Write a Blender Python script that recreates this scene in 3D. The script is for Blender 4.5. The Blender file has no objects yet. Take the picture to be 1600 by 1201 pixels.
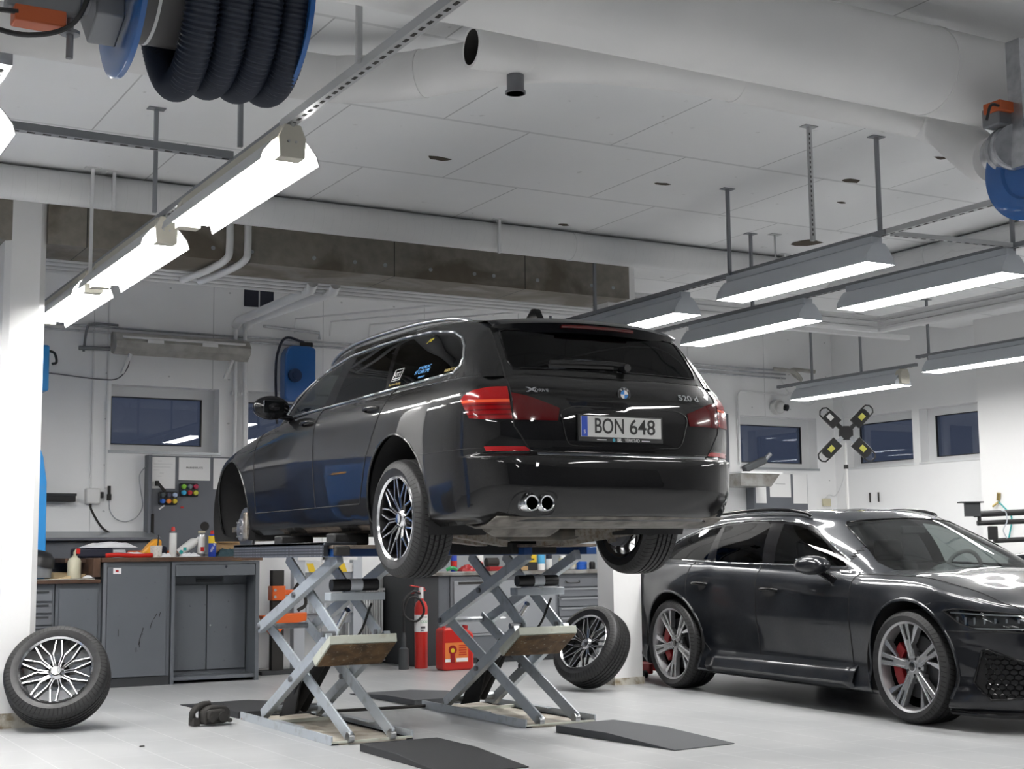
import bpy, bmesh, math, random
import numpy as np
from mathutils import Vector, Matrix
random.seed(7)
PI = math.pi
scene = bpy.context.scene
COL = scene.collection

# ---------------------------------------------------------------- camera
def setup_camera():
    pi_, ro, ya = [math.radians(a) for a in (6.80, -0.604, 29.71)]
    F = Vector((math.sin(ya)*math.cos(pi_), math.cos(ya)*math.cos(pi_), math.sin(pi_)))
    R0 = Vector((math.cos(ya), -math.sin(ya), 0)); U0 = R0.cross(F)
    R = R0*math.cos(ro)+U0*math.sin(ro); U = -R0*math.sin(ro)+U0*math.cos(ro)
    cd = bpy.data.cameras.new('camera'); cam = bpy.data.objects.new('camera', cd); COL.objects.link(cam)
    cd.sensor_fit = 'HORIZONTAL'; cd.sensor_width = 36; cd.lens = 2223/1600*36
    cd.clip_start = .05; cd.clip_end = 200
    M = Matrix((R, U, -F)).transposed().to_4x4(); M.translation = Vector((0, 0, 1.12))
    cam.matrix_world = M
    scene.camera = cam
setup_camera()
# ---------------------------------------------------------------- world and exposure
w = bpy.data.worlds.new('world'); scene.world = w; w.use_nodes = True
w.node_tree.nodes['Background'].inputs[0].default_value = (.058, .066, .092, 1)
w.node_tree.nodes['Background'].inputs[1].default_value = 1.1
scene.view_settings.view_transform = 'Standard'; scene.view_settings.look = 'None'
scene.view_settings.exposure = 0.55; scene.view_settings.gamma = 1.0; scene.view_settings.use_curve_mapping = False
LAMP = 27.0      # radiance of the fluorescent tubes' openings

# ---------------------------------------------------------------- materials
MATS = {}
def mat(name, col=(.5,.5,.5), rough=.5, metal=0., coat=0., emit=None, es=1., spec=.5, noise=None, bump=None, alpha=None, croughness=.03):
    """noise=(scale, colour2, low, high) mixes a second colour; bump=(scale, strength)"""
    if name in MATS: return MATS[name]
    m = bpy.data.materials.new(name); m.use_nodes = True; nt = m.node_tree; N = nt.nodes; L = nt.links
    b = N['Principled BSDF']
    b.inputs['Base Color'].default_value = (*col, 1); b.inputs['Roughness'].default_value = rough
    b.inputs['Metallic'].default_value = metal; b.inputs['Coat Weight'].default_value = coat
    b.inputs['Coat Roughness'].default_value = croughness
    b.inputs['Specular IOR Level'].default_value = spec
    if emit: b.inputs['Emission Color'].default_value = (*emit, 1); b.inputs['Emission Strength'].default_value = es
    if noise or bump:
        tc = N.new('ShaderNodeTexCoord')
    if noise:
        n = N.new('ShaderNodeTexNoise'); n.inputs['Scale'].default_value = noise[0]; n.inputs['Detail'].default_value = 6
        L.new(tc.outputs['Object'], n.inputs['Vector'])
        r = N.new('ShaderNodeMapRange'); r.inputs[1].default_value = noise[2]; r.inputs[2].default_value = noise[3]
        L.new(n.outputs[0], r.inputs[0])
        mx = N.new('ShaderNodeMix'); mx.data_type = 'RGBA'; mx.inputs[6].default_value = (*col, 1); mx.inputs[7].default_value = (*noise[1], 1)
        L.new(r.outputs[0], mx.inputs[0]); L.new(mx.outputs[2], b.inputs['Base Color'])
    if bump:
        n = N.new('ShaderNodeTexNoise'); n.inputs['Scale'].default_value = bump[0]; n.inputs['Detail'].default_value = 3
        L.new(tc.outputs['Object'], n.inputs['Vector'])
        bp = N.new('ShaderNodeBump'); bp.inputs['Strength'].default_value = bump[1]; bp.inputs['Distance'].default_value = .01
        L.new(n.outputs[0], bp.inputs['Height']); L.new(bp.outputs[0], b.inputs['Normal'])
    MATS[name] = m
    return m
def glassmat(name, tint, rough=.0, ior=1.5):
    """thin pane: tinted see-through plus mirror reflection by angle"""
    if name in MATS: return MATS[name]
    m = bpy.data.materials.new(name); m.use_nodes = True; nt = m.node_tree; N = nt.nodes; L = nt.links
    N.remove(N['Principled BSDF']); o = N['Material Output']
    t = N.new('ShaderNodeBsdfTransparent'); t.inputs[0].default_value = (*tint, 1)
    g = N.new('ShaderNodeBsdfGlossy'); g.inputs['Roughness'].default_value = rough; g.inputs[0].default_value = (1, 1, 1, 1)
    fr = N.new('ShaderNodeFresnel'); gm = N.new('ShaderNodeNewGeometry'); mr = N.new('ShaderNodeMapRange'); mr.inputs[3].default_value = ior; mr.inputs[4].default_value = 1/ior
    L.new(gm.outputs['Backfacing'], mr.inputs[0]); L.new(mr.outputs[0], fr.inputs[0])
    mx = N.new('ShaderNodeMixShader'); L.new(fr.outputs[0], mx.inputs[0]); L.new(t.outputs[0], mx.inputs[1]); L.new(g.outputs[0], mx.inputs[2])
    L.new(mx.outputs[0], o.inputs[0]); MATS[name] = m
    return m
class NT:
    """small node helper for the bigger procedural materials"""
    def __init__(s, name):
        s.m = bpy.data.materials.new(name); s.m.use_nodes = True; s.N = s.m.node_tree.nodes; s.L = s.m.node_tree.links
        s.b = s.N['Principled BSDF']; MATS[name] = s.m
        s.geo = s.N.new('ShaderNodeNewGeometry'); s.sep = s.N.new('ShaderNodeSeparateXYZ'); s.L.new(s.geo.outputs['Position'], s.sep.inputs[0])
        s.x, s.y, s.z = s.sep.outputs
        s.tc = s.N.new('ShaderNodeTexCoord')
    def _in(s, sock, v):
        if isinstance(v, (int, float)): sock.default_value = v
        elif isinstance(v, tuple): sock.default_value = (*v, 1) if len(v) == 3 else v
        else: s.L.new(v, sock)
    def math(s, op, a, b=0., c=0.):
        n = s.N.new('ShaderNodeMath'); n.operation = op; s._in(n.inputs[0], a); s._in(n.inputs[1], b); s._in(n.inputs[2], c); return n.outputs[0]
    def noise(s, scale, vec=None, detail=4, dist=0):
        n = s.N.new('ShaderNodeTexNoise'); n.inputs['Scale'].default_value = scale; n.inputs['Detail'].default_value = detail; n.inputs['Distortion'].default_value = dist
        s.L.new(vec if vec is not None else s.geo.outputs['Position'], n.inputs['Vector']); return n.outputs[0]
    def rng(s, v, a, b, c=0., d=1.):
        n = s.N.new('ShaderNodeMapRange'); s._in(n.inputs[0], v)
        for i, k in enumerate((a, b, c, d)): n.inputs[i+1].default_value = k
        return n.outputs[0]
    def mix(s, f, a, b):
        n = s.N.new('ShaderNodeMix'); n.data_type = 'RGBA'; s._in(n.inputs[0], f); s._in(n.inputs[6], a); s._in(n.inputs[7], b); return n.outputs[2]
    def line(s, coord, period, width, off=0.):
        """1 on thin lines every period"""
        q = s.math('ADD', coord, off); q = s.math('DIVIDE', q, period); q = s.math('FRACT', q); q = s.math('SUBTRACT', q, .5); q = s.math('ABSOLUTE', q)
        return s.math('GREATER_THAN', q, .5-width/period/2)
    def bump(s, h, strength, dist=.01):
        n = s.N.new('ShaderNodeBump'); n.inputs['Strength'].default_value = strength; n.inputs['Distance'].default_value = dist
        s._in(n.inputs['Height'], h); s.L.new(n.outputs[0], s.b.inputs['Normal'])
    def set(s, **k):
        for a, v in k.items(): s._in(s.b.inputs[a.replace('_', ' ')], v)
        return s.m

# ---------------------------------------------------------------- mesh helpers
def basis(d, up=Vector((0, 0, 1))):
    d = Vector(d).normalized(); up = Vector(up)
    if abs(d.dot(up)) > .98: up = Vector((0, 1, 0)) if abs(d.y) < .9 else Vector((1, 0, 0))
    s = d.cross(up).normalized(); u = s.cross(d).normalized()
    return d, s, u
class MB:
    def __init__(s): s.v = []; s.f = []; s.m = []; s.uv = {}
    def add(s, vs, fs, m=0):
        b = len(s.v); s.v += [tuple(v) for v in vs]; s.f += [tuple(b+i for i in f) for f in fs]; s.m += [m]*len(fs); return s
    def box(s, a, b, m=0):
        x0, y0, z0 = a; x1, y1, z1 = b
        return s.add([(x0,y0,z0),(x1,y0,z0),(x1,y1,z0),(x0,y1,z0),(x0,y0,z1),(x1,y0,z1),(x1,y1,z1),(x0,y1,z1)],
                     [(0,3,2,1),(4,5,6,7),(0,1,5,4),(1,2,6,5),(2,3,7,6),(3,0,4,7)], m)
    def cbox(s, c, d, m=0, R=None):
        b = len(s.v); s.box([-d[0]/2,-d[1]/2,-d[2]/2], [d[0]/2,d[1]/2,d[2]/2], m)
        for i in range(b, len(s.v)):
            p = Vector(s.v[i]); p = (R @ p if R else p)+Vector(c); s.v[i] = tuple(p)
        return s
    def bar(s, p, q, w, h, up=(0,0,1), m=0):
        p = Vector(p); q = Vector(q); d, a, u = basis(q-p, up); a = a*w/2; u = u*h/2
        vs = [p-a-u, p+a-u, p+a+u, p-a+u, q-a-u, q+a-u, q+a+u, q-a+u]
        return s.add(vs, [(0,1,2,3),(7,6,5,4),(0,4,5,1),(1,5,6,2),(2,6,7,3),(3,7,4,0)], m)
    def cyl(s, p, q, r, r2=None, n=16, caps=True, m=0):
        p = Vector(p); q = Vector(q); r2 = r if r2 is None else r2; d, a, u = basis(q-p)
        vs = []
        for c, rr in ((p, r), (q, r2)):
            for i in range(n):
                t = 2*PI*i/n; vs.append(c+a*math.cos(t)*rr+u*math.sin(t)*rr)
        fs = [(i, (i+1) % n, n+(i+1) % n, n+i) for i in range(n)]
        if caps: fs += [tuple(range(n-1, -1, -1)), tuple(range(n, 2*n))]
        return s.add(vs, fs, m)
    def tube(s, path, r, n=8, m=0, closed=False, caps=True):
        P = [Vector(p) for p in path]; k = len(P); vs = []; T = []
        rr = r if isinstance(r, (list, tuple)) else [r]*k
        for i in range(k):
            a = P[i-1] if (i > 0 or closed) else P[i]; b = P[(i+1) % k] if (i < k-1 or closed) else P[i]
            T.append((b-a).normalized())
        d, sx, u = basis(T[0])
        for i in range(k):
            sx = (sx-T[i]*sx.dot(T[i])).normalized(); u = sx.cross(T[i])
            for j in range(n):
                t = 2*PI*j/n; vs.append(P[i]+sx*math.cos(t)*rr[i]+u*math.sin(t)*rr[i])
        fs = []
        for i in range(k if closed else k-1):
            a = i*n; b = ((i+1) % k)*n
            for j in range(n): fs.append((a+j, a+(j+1) % n, b+(j+1) % n, b+j))
        if caps and not closed: fs += [tuple(range(n-1, -1, -1)), tuple((k-1)*n+j for j in range(n))]
        return s.add(vs, fs, m)
    def prism(s, pts, ext, m=0, m2=None):
        """pts: 3-D planar polygon, ext: extrusion vector"""
        P = [Vector(p) for p in pts]; e = Vector(ext); n = len(P)
        b = len(s.f)
        s.add(P+[p+e for p in P], [tuple(range(n-1, -1, -1)), tuple(range(n, 2*n))]+[(i, (i+1) % n, n+(i+1) % n, n+i) for i in range(n)], m)
        if m2 is not None: s.m[b+1] = m2
        return s
    def lathe(s, prof, c=(0,0,0), ax=(0,0,1), n=32, m=0, closed=False, ms=None, caps=True):
        """prof: list of (radius, height along axis)"""
        c = Vector(c); d, a, u = basis(ax); vs = []; k = len(prof)
        for r, h in prof:
            for i in range(n):
                t = 2*PI*i/n; vs.append(c+d*h+(a*math.cos(t)+u*math.sin(t))*r)
        fs = []; mm = []
        for j in range(k if closed else k-1):
            b = j*n; e = ((j+1) % k)*n
            for i in range(n): fs.append((b+i, b+(i+1) % n, e+(i+1) % n, e+i)); mm.append(ms[j] if ms else m)
        if not closed and caps:
            if prof[0][0] > 1e-4: fs.append(tuple(range(n-1, -1, -1))); mm.append(ms[0] if ms else m)
            if prof[-1][0] > 1e-4: fs.append(tuple((k-1)*n+i for i in range(n))); mm.append(ms[-1] if ms else m)
        b0 = len(s.m); s.add(vs, fs); s.m[b0:] = mm
        return s
    def xf(s, M, start=0):
        for i in range(start, len(s.v)): s.v[i] = tuple(M @ Vector(s.v[i]))
        return s
    def shift(s, o):
        s.v = [(x+o[0], y+o[1], z+o[2]) for x, y, z in s.v]; return s
def build(name, mb, mats, parent=None, smooth=35, o=None, bevel=0, loc=None):
    if o is not None: mb.shift((-o[0], -o[1], -o[2]))
    me = bpy.data.meshes.new(name); me.from_pydata(mb.v, [], mb.f)
    if not isinstance(mats, (list, tuple)): mats = [mats]
    for mm in mats: me.materials.append(mm)
    if any(mb.m): me.polygons.foreach_set('material_index', mb.m)
    bm = bmesh.new(); bm.from_mesh(me); bmesh.ops.recalc_face_normals(bm, faces=bm.faces) if not getattr(mb, 'raw', 0) else None; bm.to_mesh(me); bm.free()
    if smooth:
        me.polygons.foreach_set('use_smooth', [True]*len(me.polygons)); me.set_sharp_from_angle(angle=math.radians(smooth))
    ob = bpy.data.objects.new(name, me); COL.objects.link(ob)
    if parent: ob.parent = parent
    if loc: ob.location = loc
    if bevel:
        bv = ob.modifiers.new('bevel', 'BEVEL'); bv.width = bevel; bv.segments = 2; bv.limit_method = 'ANGLE'; bv.angle_limit = math.radians(50)
    return ob
def tag(o, label=None, cat=None, group=None, kind=None):
    if label: o['label'] = label
    if cat: o['category'] = cat
    if group: o['group'] = group
    if kind: o['kind'] = kind
    return o
def thing(name, loc, label, cat, group=None, rz=0.):
    o = bpy.data.objects.new(name, None); COL.objects.link(o); o.location = loc; o.rotation_euler = (0, 0, rz); o.empty_display_size = .1
    return tag(o, label, cat, group)
def solo(name, mb, mats, label, cat, group=None, smooth=35, bevel=0):
    a = np.array(mb.v); c = ((a[:,0].min()+a[:,0].max())/2, (a[:,1].min()+a[:,1].max())/2, a[:,2].min())
    c = tuple(float(k) for k in c); ob = build(name, mb, mats, None, smooth, c, bevel, c)
    return tag(ob, label, cat, group)
def struct(name, mb, mats, smooth=35, parent=None, o=None):
    ob = build(name, mb, mats, parent, smooth, o)
    if not parent: tag(ob, kind='structure')
    return ob
def copy_tree(o, parent=None):
    c = o.copy(); COL.objects.link(c)
    if parent: c.parent = parent
    for ch in list(o.children): copy_tree(ch, c)
    return c
def bez(pts, n=8):
    """Catmull-Rom through pts"""
    P = [Vector(p) for p in pts]; out = []
    for i in range(len(P)-1):
        a = P[i-1] if i > 0 else P[i]*2-P[i+1]; b = P[i]; c = P[i+1]; d = P[i+2] if i+2 < len(P) else c*2-b
        for k in range(n):
            t = k/n; out.append(.5*((2*b)+(c-a)*t+(2*a-5*b+4*c-d)*t*t+(3*b-a-3*c+d)*t**3))
    out.append(P[-1]); return out
# ---------------------------------------------------------------- material library
def lib():
    mat('white_paint', (.80,.80,.80), .55, bump=(9,.15)); mat('grey_metal', (.28,.29,.31), .45, .6); mat('zinc', (.42,.44,.46), .4, .8, noise=(30,(.30,.32,.34),.4,.7))
    mat('black_plastic', (.012,.012,.013), .45); mat('gloss_black', (.006,.006,.007), .12, coat=.0, spec=.35); mat('rubber', (.016,.016,.017), .62, bump=(60,.2))
    mat('chrome', (.75,.76,.78), .12, 1.); mat('satin_chrome', (.62,.63,.65), .28, 1.); mat('steel', (.45,.46,.47), .35, 1.)
    mat('polished', (.80,.80,.82), .16, 1.); mat('rim_black', (.010,.010,.011), .25, coat=.5); mat('rim_grey', (.42,.42,.43), .36, .8); mat('rim_bright', (.55,.55,.57), .25, 1.)
    mat('cast_iron', (.30,.28,.25), .5, .7, noise=(40,(.18,.13,.09),.45,.7)); mat('under', (.05,.047,.042), .8, noise=(9,(.10,.085,.065),.4,.65)); mat('under_light', (.20,.185,.165), .6, noise=(11,(.09,.08,.07),.4,.65))
    mat('liner', (.014,.014,.015), .85);  mat('red_lens_dark', (.09,.001,.002), .12, coat=.6, spec=.3); mat('visor_glass', (.10,.11,.12), .05, 1.)
    mat('reflector_red', (.40,.003,.006), .18, coat=1.); mat('seat', (.03,.03,.032), .7); mat('interior', (.022,.022,.024), .75); mat('interior_grey', (.10,.10,.105), .8)
    mat('plate_white', (.62,.62,.61), .45); mat('letter_black', (.008,.008,.008), .5); mat('eu_blue', (.012,.07,.50), .4); mat('letter_white', (.8,.8,.8), .5)
    mat('sticker_blue', (.08,.38,.85), .5); mat('sticker_yellow', (.75,.60,.05), .5); mat('sticker_gold', (.45,.33,.08), .5)
    glassmat('glass_dark', (.03,.032,.035), .0, 1.27); glassmat('glass_mid', (.34,.37,.37), .0, 1.42); glassmat('glass_clear', (.66,.72,.70), .0, 1.5); glassmat('glass_lamp', (.75,.78,.8), .0, 1.5)
    mat('brake_red', (.26,.006,.010), .45); mat('disc_steel', (.34,.34,.35), .35, .9)
    # lamp glass with its rows of reflector strips and light bar
    n = NT('red_lens'); ox = n.N.new('ShaderNodeSeparateXYZ'); n.L.new(n.tc.outputs['Object'], ox.inputs[0]); z = ox.outputs[2]
    bar = n.math('MULTIPLY', n.math('GREATER_THAN', z, .925), n.math('LESS_THAN', z, .940)); rows = n.line(z, .026, .009, .0)
    low = n.math('LESS_THAN', z, .925); c = n.mix(n.math('MULTIPLY', rows, low), (.30,.002,.003), (.10,.001,.001)); c = n.mix(n.math('MULTIPLY', low, .45), c, (.12,.0,.001)); c = n.mix(n.math('MULTIPLY', bar, .85), c, (.80,.10,.03))
    n.set(Base_Color=c, Roughness=.18, Coat_Weight=.5, Coat_Roughness=.03); n.b.inputs['Specular IOR Level'].default_value = .3
    # car paints
    n = NT('paint_grey'); v = n.noise(900, n.tc.outputs['Object'], 1)
    n.set(Base_Color=n.mix(n.rng(v,.35,.65), (.005,.005,.0055), (.011,.011,.0115)), Metallic=.3, Roughness=.4, Coat_Weight=1., Coat_Roughness=.012); n.b.inputs['Specular IOR Level'].default_value = .08
    n = NT('paint_dusty'); ox = n.N.new('ShaderNodeSeparateXYZ'); n.L.new(n.tc.outputs['Object'], ox.inputs[0])
    v = n.noise(3.2, n.tc.outputs['Object'], 5); v2 = n.noise(60, n.tc.outputs['Object'], 3)
    film = n.math('MULTIPLY', n.rng(v,.33,.62), n.rng(v2,.30,.70,.55,1.)); low = n.rng(ox.outputs[2],.15,1.25,1.,.42); film = n.math('MULTIPLY', n.math('MULTIPLY', film, low), .28)
    n.set(Base_Color=n.mix(film, (.008,.010,.014), (.085,.090,.10)), Metallic=.25, Roughness=n.rng(film,0,1,.30,.62), Coat_Weight=n.rng(film,0,1,1.,.55), Coat_Roughness=n.rng(film,0,.3,.02,.16)); n.b.inputs['Specular IOR Level'].default_value = .15
    n = NT('paint_dusty_front'); v = n.noise(6, n.tc.outputs['Object'], 3)
    n.set(Base_Color=n.mix(n.rng(v,.5,.8,0,.25), (.008,.009,.012), (.06,.06,.065)), Metallic=.2, Roughness=.3, Coat_Weight=1., Coat_Roughness=.02); n.b.inputs['Specular IOR Level'].default_value = .1
    # tyre tread: blocks around the circumference (wheel axis = local y)
    n = NT('tread'); ox = n.N.new('ShaderNodeSeparateXYZ'); n.L.new(n.tc.outputs['Object'], ox.inputs[0]); X, Y, Zz = ox.outputs
    a = n.math('MULTIPLY', n.math('ARCTAN2', Zz, X), .33); sk = n.math('ABSOLUTE', Y); a = n.math('ADD', a, n.math('MULTIPLY', sk, .35))
    l1 = n.line(a, .030, .007); l2 = n.line(a, .010, .0022); l1 = n.math('MAXIMUM', l1, n.math('MULTIPLY', l2, .5))
    n.bump(n.math('SUBTRACT', 1., l1), .9, .006); n.set(Base_Color=n.mix(l1, (.030,.030,.031), (.003,.003,.003)), Roughness=.6)
    n = NT('sidewall'); ox = n.N.new('ShaderNodeSeparateXYZ'); n.L.new(n.tc.outputs['Object'], ox.inputs[0]); X, Y, Zz = ox.outputs
    r = n.math('SQRT', n.math('ADD', n.math('MULTIPLY', X, X), n.math('MULTIPLY', Zz, Zz)))
    v = n.noise(25, n.tc.outputs['Object'], 4); n.bump(n.line(r, .016, .0025), .35, .003); n.set(Base_Color=n.mix(n.rng(v,.4,.75), (.010,.010,.011), (.024,.024,.026)), Roughness=.42)
lib()
M_ = MATS
def envlib():
    n = NT('floor_tiles'); v = n.noise(.9, None, 5, .6); v2 = n.noise(7, None, 5); v3 = n.noise(45, None, 2)
    wob = n.math('MULTIPLY', n.math('SUBTRACT', v2, .5), .01)
    l = n.math('MAXIMUM', n.line(n.x, .30, .008, .05), n.line(n.y, .60, .008, .1))
    base = n.mix(n.rng(v,.35,.7), (.46,.465,.47), (.35,.36,.37))
    base = n.mix(n.math('MULTIPLY', l, .35), base, (.74,.74,.74))
    n.set(Base_Color=base, Roughness=.33)
    n = NT('wall_paint'); v = n.noise(1.3, None, 5); v2 = n.noise(50, None, 2)
    c = n.mix(n.rng(v,.45,.8,0,.5), (.87,.875,.88), (.78,.79,.80)); n.bump(v2, .12, .004); n.set(Base_Color=c, Roughness=.5)
    n = NT('wall_panels'); v = n.noise(1.3, None, 5); l = n.line(n.x, 1.2, .008, .32); l = n.math('MAXIMUM', l, n.line(n.z, 60, .010, 27.2+0.0))
    dots = n.math('MULTIPLY', n.math('LESS_THAN', n.math('ADD', n.math('POWER', n.math('SUBTRACT', n.math('FRACT', n.math('DIVIDE', n.x, .62)), .5), 2.), n.math('POWER', n.math('SUBTRACT', n.math('FRACT', n.math('DIVIDE', n.z, .45)), .5), 2.)), .0004), .5)
    c = n.mix(n.rng(v,.45,.8,0,.5), (.87,.875,.88), (.78,.79,.80)); c = n.mix(n.math('MAXIMUM', n.math('MULTIPLY', l, .55), dots), c, (.30,.31,.32)); n.set(Base_Color=c, Roughness=.5)
    n = NT('ceiling_panels'); v = n.noise(.8, None, 4); v2 = n.noise(10, None, 6)
    row = n.math('FLOOR', n.math('DIVIDE', n.math('ADD', n.y, 1.0), 1.2)); xs = n.math('ADD', n.x, n.math('MULTIPLY', n.math('FRACT', n.math('MULTIPLY', row, .5)), 1.2))
    lx = n.line(xs, 1.2, .010, 1.03); ly = n.line(n.y, 1.2, .030, -.2)
    l = n.math('MAXIMUM', n.math('MULTIPLY', lx, .5), n.math('MULTIPLY', ly, .26))
    c = n.mix(n.rng(v,.4,.7,0,.6), (.82,.825,.83), (.76,.77,.78)); c = n.mix(l, c, (.16,.165,.175)); c = n.mix(n.rng(v2,.70,.74,0,.35), c, (.3,.29,.28)); n.set(Base_Color=c, Roughness=.7)
    n = NT('duct_wrap'); l = n.line(n.x, .30, .006); l2 = n.line(n.math('ADD', n.x, n.math('MULTIPLY', n.noise(2.0), .1)), .075, .003); v = n.noise(1.5)
    c = n.mix(n.rng(v,.4,.7), (.74,.74,.74), (.68,.69,.70)); c = n.mix(n.math('MULTIPLY', l2, .10), c, (.2,.2,.2)); n.bump(n.math('SUBTRACT', 1., l2), .15, .003); n.set(Base_Color=c, Roughness=.45)
    n = NT('duct_plain'); v = n.noise(1.5); c = n.mix(n.rng(v,.4,.7), (.74,.735,.73), (.68,.68,.68)); n.set(Base_Color=c, Roughness=.5)
    n = NT('beam_board'); v = n.noise(1.6, None, 6, .8); v2 = n.noise(14, None, 5); l = n.line(n.x, 1.2, .008, .1)
    st = n.rng(n.math('ADD', v, n.math('MULTIPLY', n.math('SUBTRACT', 3.45, n.z), .6)), .50, .62)
    c = n.mix(n.rng(v2,.3,.7), (.27,.245,.21), (.20,.185,.16)); c = n.mix(n.math('MULTIPLY', st, .75), c, (.10,.078,.050)); c = n.mix(l, c, (.02,.018,.015)); n.set(Base_Color=c, Roughness=.6)
    n = NT('rusty_plate'); v = n.noise(9, None, 6, .5); v2 = n.noise(40, None, 4)
    c = n.mix(n.rng(v,.35,.65), (.045,.024,.010), (.15,.085,.035)); c = n.mix(n.rng(v2,.62,.72), c, (.30,.27,.20)); n.set(Base_Color=c, Roughness=.75)
    n = NT('lift_plate'); v = n.noise(5, None, 6, .5); c = n.mix(n.rng(v,.4,.65), (.42,.39,.33), (.20,.17,.13)); n.set(Base_Color=c, Roughness=.5)
    n = NT('lift_paint'); v = n.noise(14, None, 6); c = n.mix(n.rng(v,.55,.75,0,.6), (.44,.48,.52), (.25,.25,.25)); n.set(Base_Color=c, Roughness=.32, Metallic=.25, Coat_Weight=.3)
    n = NT('lift_cream'); v = n.noise(14, None, 6); c = n.mix(n.rng(v,.55,.75,0,.5), (.52,.54,.47), (.3,.25,.16)); n.set(Base_Color=c, Roughness=.4)
    n = NT('perforated'); dx = n.math('SUBTRACT', n.math('FRACT', n.math('DIVIDE', n.y, .022)), .5); dz = n.math('SUBTRACT', n.math('FRACT', n.math('DIVIDE', n.math('ADD', n.z, n.x), .018)), .5)
    d = n.math('LESS_THAN', n.math('ADD', n.math('MULTIPLY', dx, dx), n.math('MULTIPLY', dz, dz)), .055); n.set(Base_Color=n.mix(d, (.035,.038,.045), (.30,.31,.33)), Roughness=.4, Metallic=.4)
    n = NT('bench_steel'); v = n.noise(2, n.tc.outputs['Object'], 4); v2 = n.noise(28, n.tc.outputs['Object'], 3); c = n.mix(n.rng(v,.4,.7,0,.5), (.135,.148,.165), (.115,.125,.14)); c = n.mix(n.rng(v2,.70,.75,0,.6), c, (.05,.05,.055)); n.set(Base_Color=c, Roughness=.42, Metallic=.15)
    mat('bench_steel_light', (.30,.315,.335), .42, .2); mat('bench_dark', (.035,.038,.042), .6); mat('drawer_grey', (.17,.18,.20), .45, .2); mat('dark_panel', (.13,.14,.16), .5, .1)
    n = NT('worktop_wood'); v = n.noise(3, n.tc.outputs['Object'], 6, 1.); v2 = n.noise(30, n.tc.outputs['Object'], 3); c = n.mix(n.rng(v,.35,.65), (.060,.030,.018), (.13,.07,.042)); c = n.mix(n.rng(v2,.6,.7,0,.4), c, (.03,.02,.015)); n.set(Base_Color=c, Roughness=.45)
    mat('steel_top', (.34,.34,.33), .38, .7, noise=(6,(.18,.16,.14),.4,.7)); mat('paper', (.80,.80,.80), .7); mat('ink', (.08,.08,.09), .7); mat('frame_white', (.70,.71,.72), .4); mat('frame_aluminium', (.42,.44,.46), .38, .7)
    mat('blue_paint', (.012,.10,.33), .30, coat=.4); mat('blue_light', (.03,.30,.72), .35, coat=.3); mat('blue_dark', (.008,.030,.095), .40); mat('blue_steel', (.010,.055,.20), .35, coat=.3)
    n = NT('hose_blue'); n.set(Base_Color=(.012,.018,.034), Roughness=.55)
    mat('galvanised', (.50,.51,.53), .32, .85, noise=(18,(.36,.37,.39),.4,.7)); mat('dark_galv', (.20,.205,.22), .42, .6); mat('rail_grey', (.24,.25,.27), .45, .5); mat('rail_light', (.48,.49,.50), .42, .5)
    mat('lamp_body', (.50,.53,.57), .38, .15); mat('lamp_shell', (.56,.57,.58), .4); mat('lamp_cream', (.50,.48,.41), .5); mat('lamp_white', (.74,.745,.75), .35)
    mat('tube_light', (1,1,1), .5, emit=(1.,.985,.96), es=LAMP); mat('lamp_dirty', (.42,.41,.38), .5, noise=(8,(.30,.29,.26),.4,.7))
    mat('orange', (.80,.13,.010), .4, coat=.2); mat('red_plastic', (.55,.018,.012), .35, coat=.2); mat('red_dark', (.30,.008,.010), .35); mat('yellow', (.75,.52,.02), .45); mat('amber', (.85,.38,.03), .35)
    mat('cardboard', (.48,.32,.16), .8, noise=(5,(.38,.24,.11),.4,.7)); mat('cream_plastic', (.58,.54,.38), .4); mat('white_plastic', (.74,.74,.73), .35); mat('label_blue', (.02,.06,.42), .35); mat('rag_teal', (.035,.07,.085), .9, bump=(40,.5)); mat('rag_white', (.70,.71,.73), .9, bump=(25,.5))
    mat('orange_label', (.75,.20,.04), .5); mat('green', (.04,.35,.12), .4); mat('lime', (.30,.62,.03), .4); mat('sky_blue', (.10,.42,.72), .45); mat('mat_rubber', (.024,.025,.028), .7, bump=(220,.5)); mat('mat_grey', (.075,.080,.088), .65, bump=(260,.7))
    mat('soot', (.03,.028,.026), .8); mat('aluminium', (.60,.61,.62), .30, .9); mat('radiator', (.76,.765,.77), .4); mat('navy', (.012,.014,.03), .5); mat('led_yellow', (.65,.62,.12), .3); mat('brown_hole', (.06,.045,.03), .9); mat('teal', (.02,.33,.32), .4)
    glassmat('glass_window', (.62,.66,.72), .0, 1.6); mat('visor', (.20,.21,.22), .15, coat=.6)
    m = glassmat('lamp_cover', (.92,.93,.93), .05, 1.3)
envlib()
# ---------------------------------------------------------------- car body surfaces
def pchip(P, n):
    P = np.asarray(P, float); k = len(P); d = P[1:]-P[:-1]; m = np.zeros_like(P)
    s = d[:-1]*d[1:]; m[1:-1] = np.where(s > 0, 2*s/np.where(np.abs(d[:-1]+d[1:]) < 1e-9, 1, d[:-1]+d[1:]), 0)
    m[0] = d[0]; m[-1] = d[-1]
    out = []
    for i in range(k-1):
        for j in range(n):
            t = j/n; out.append((2*t**3-3*t*t+1)*P[i]+(t**3-2*t*t+t)*m[i]+(-2*t**3+3*t*t)*P[i+1]+(t**3-t*t)*m[i+1])
    out.append(P[-1]); return np.array(out)
def surf(cols, nu, nv):
    """cols[c][r] = (x,y,z); returns dense grid [C][R]"""
    A = np.array(cols, float)                     # C,R,3
    A = pchip(A, nu)                              # along columns
    A = np.transpose(pchip(np.transpose(A, (1, 0, 2)), nv), (1, 0, 2))
    return A
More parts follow.
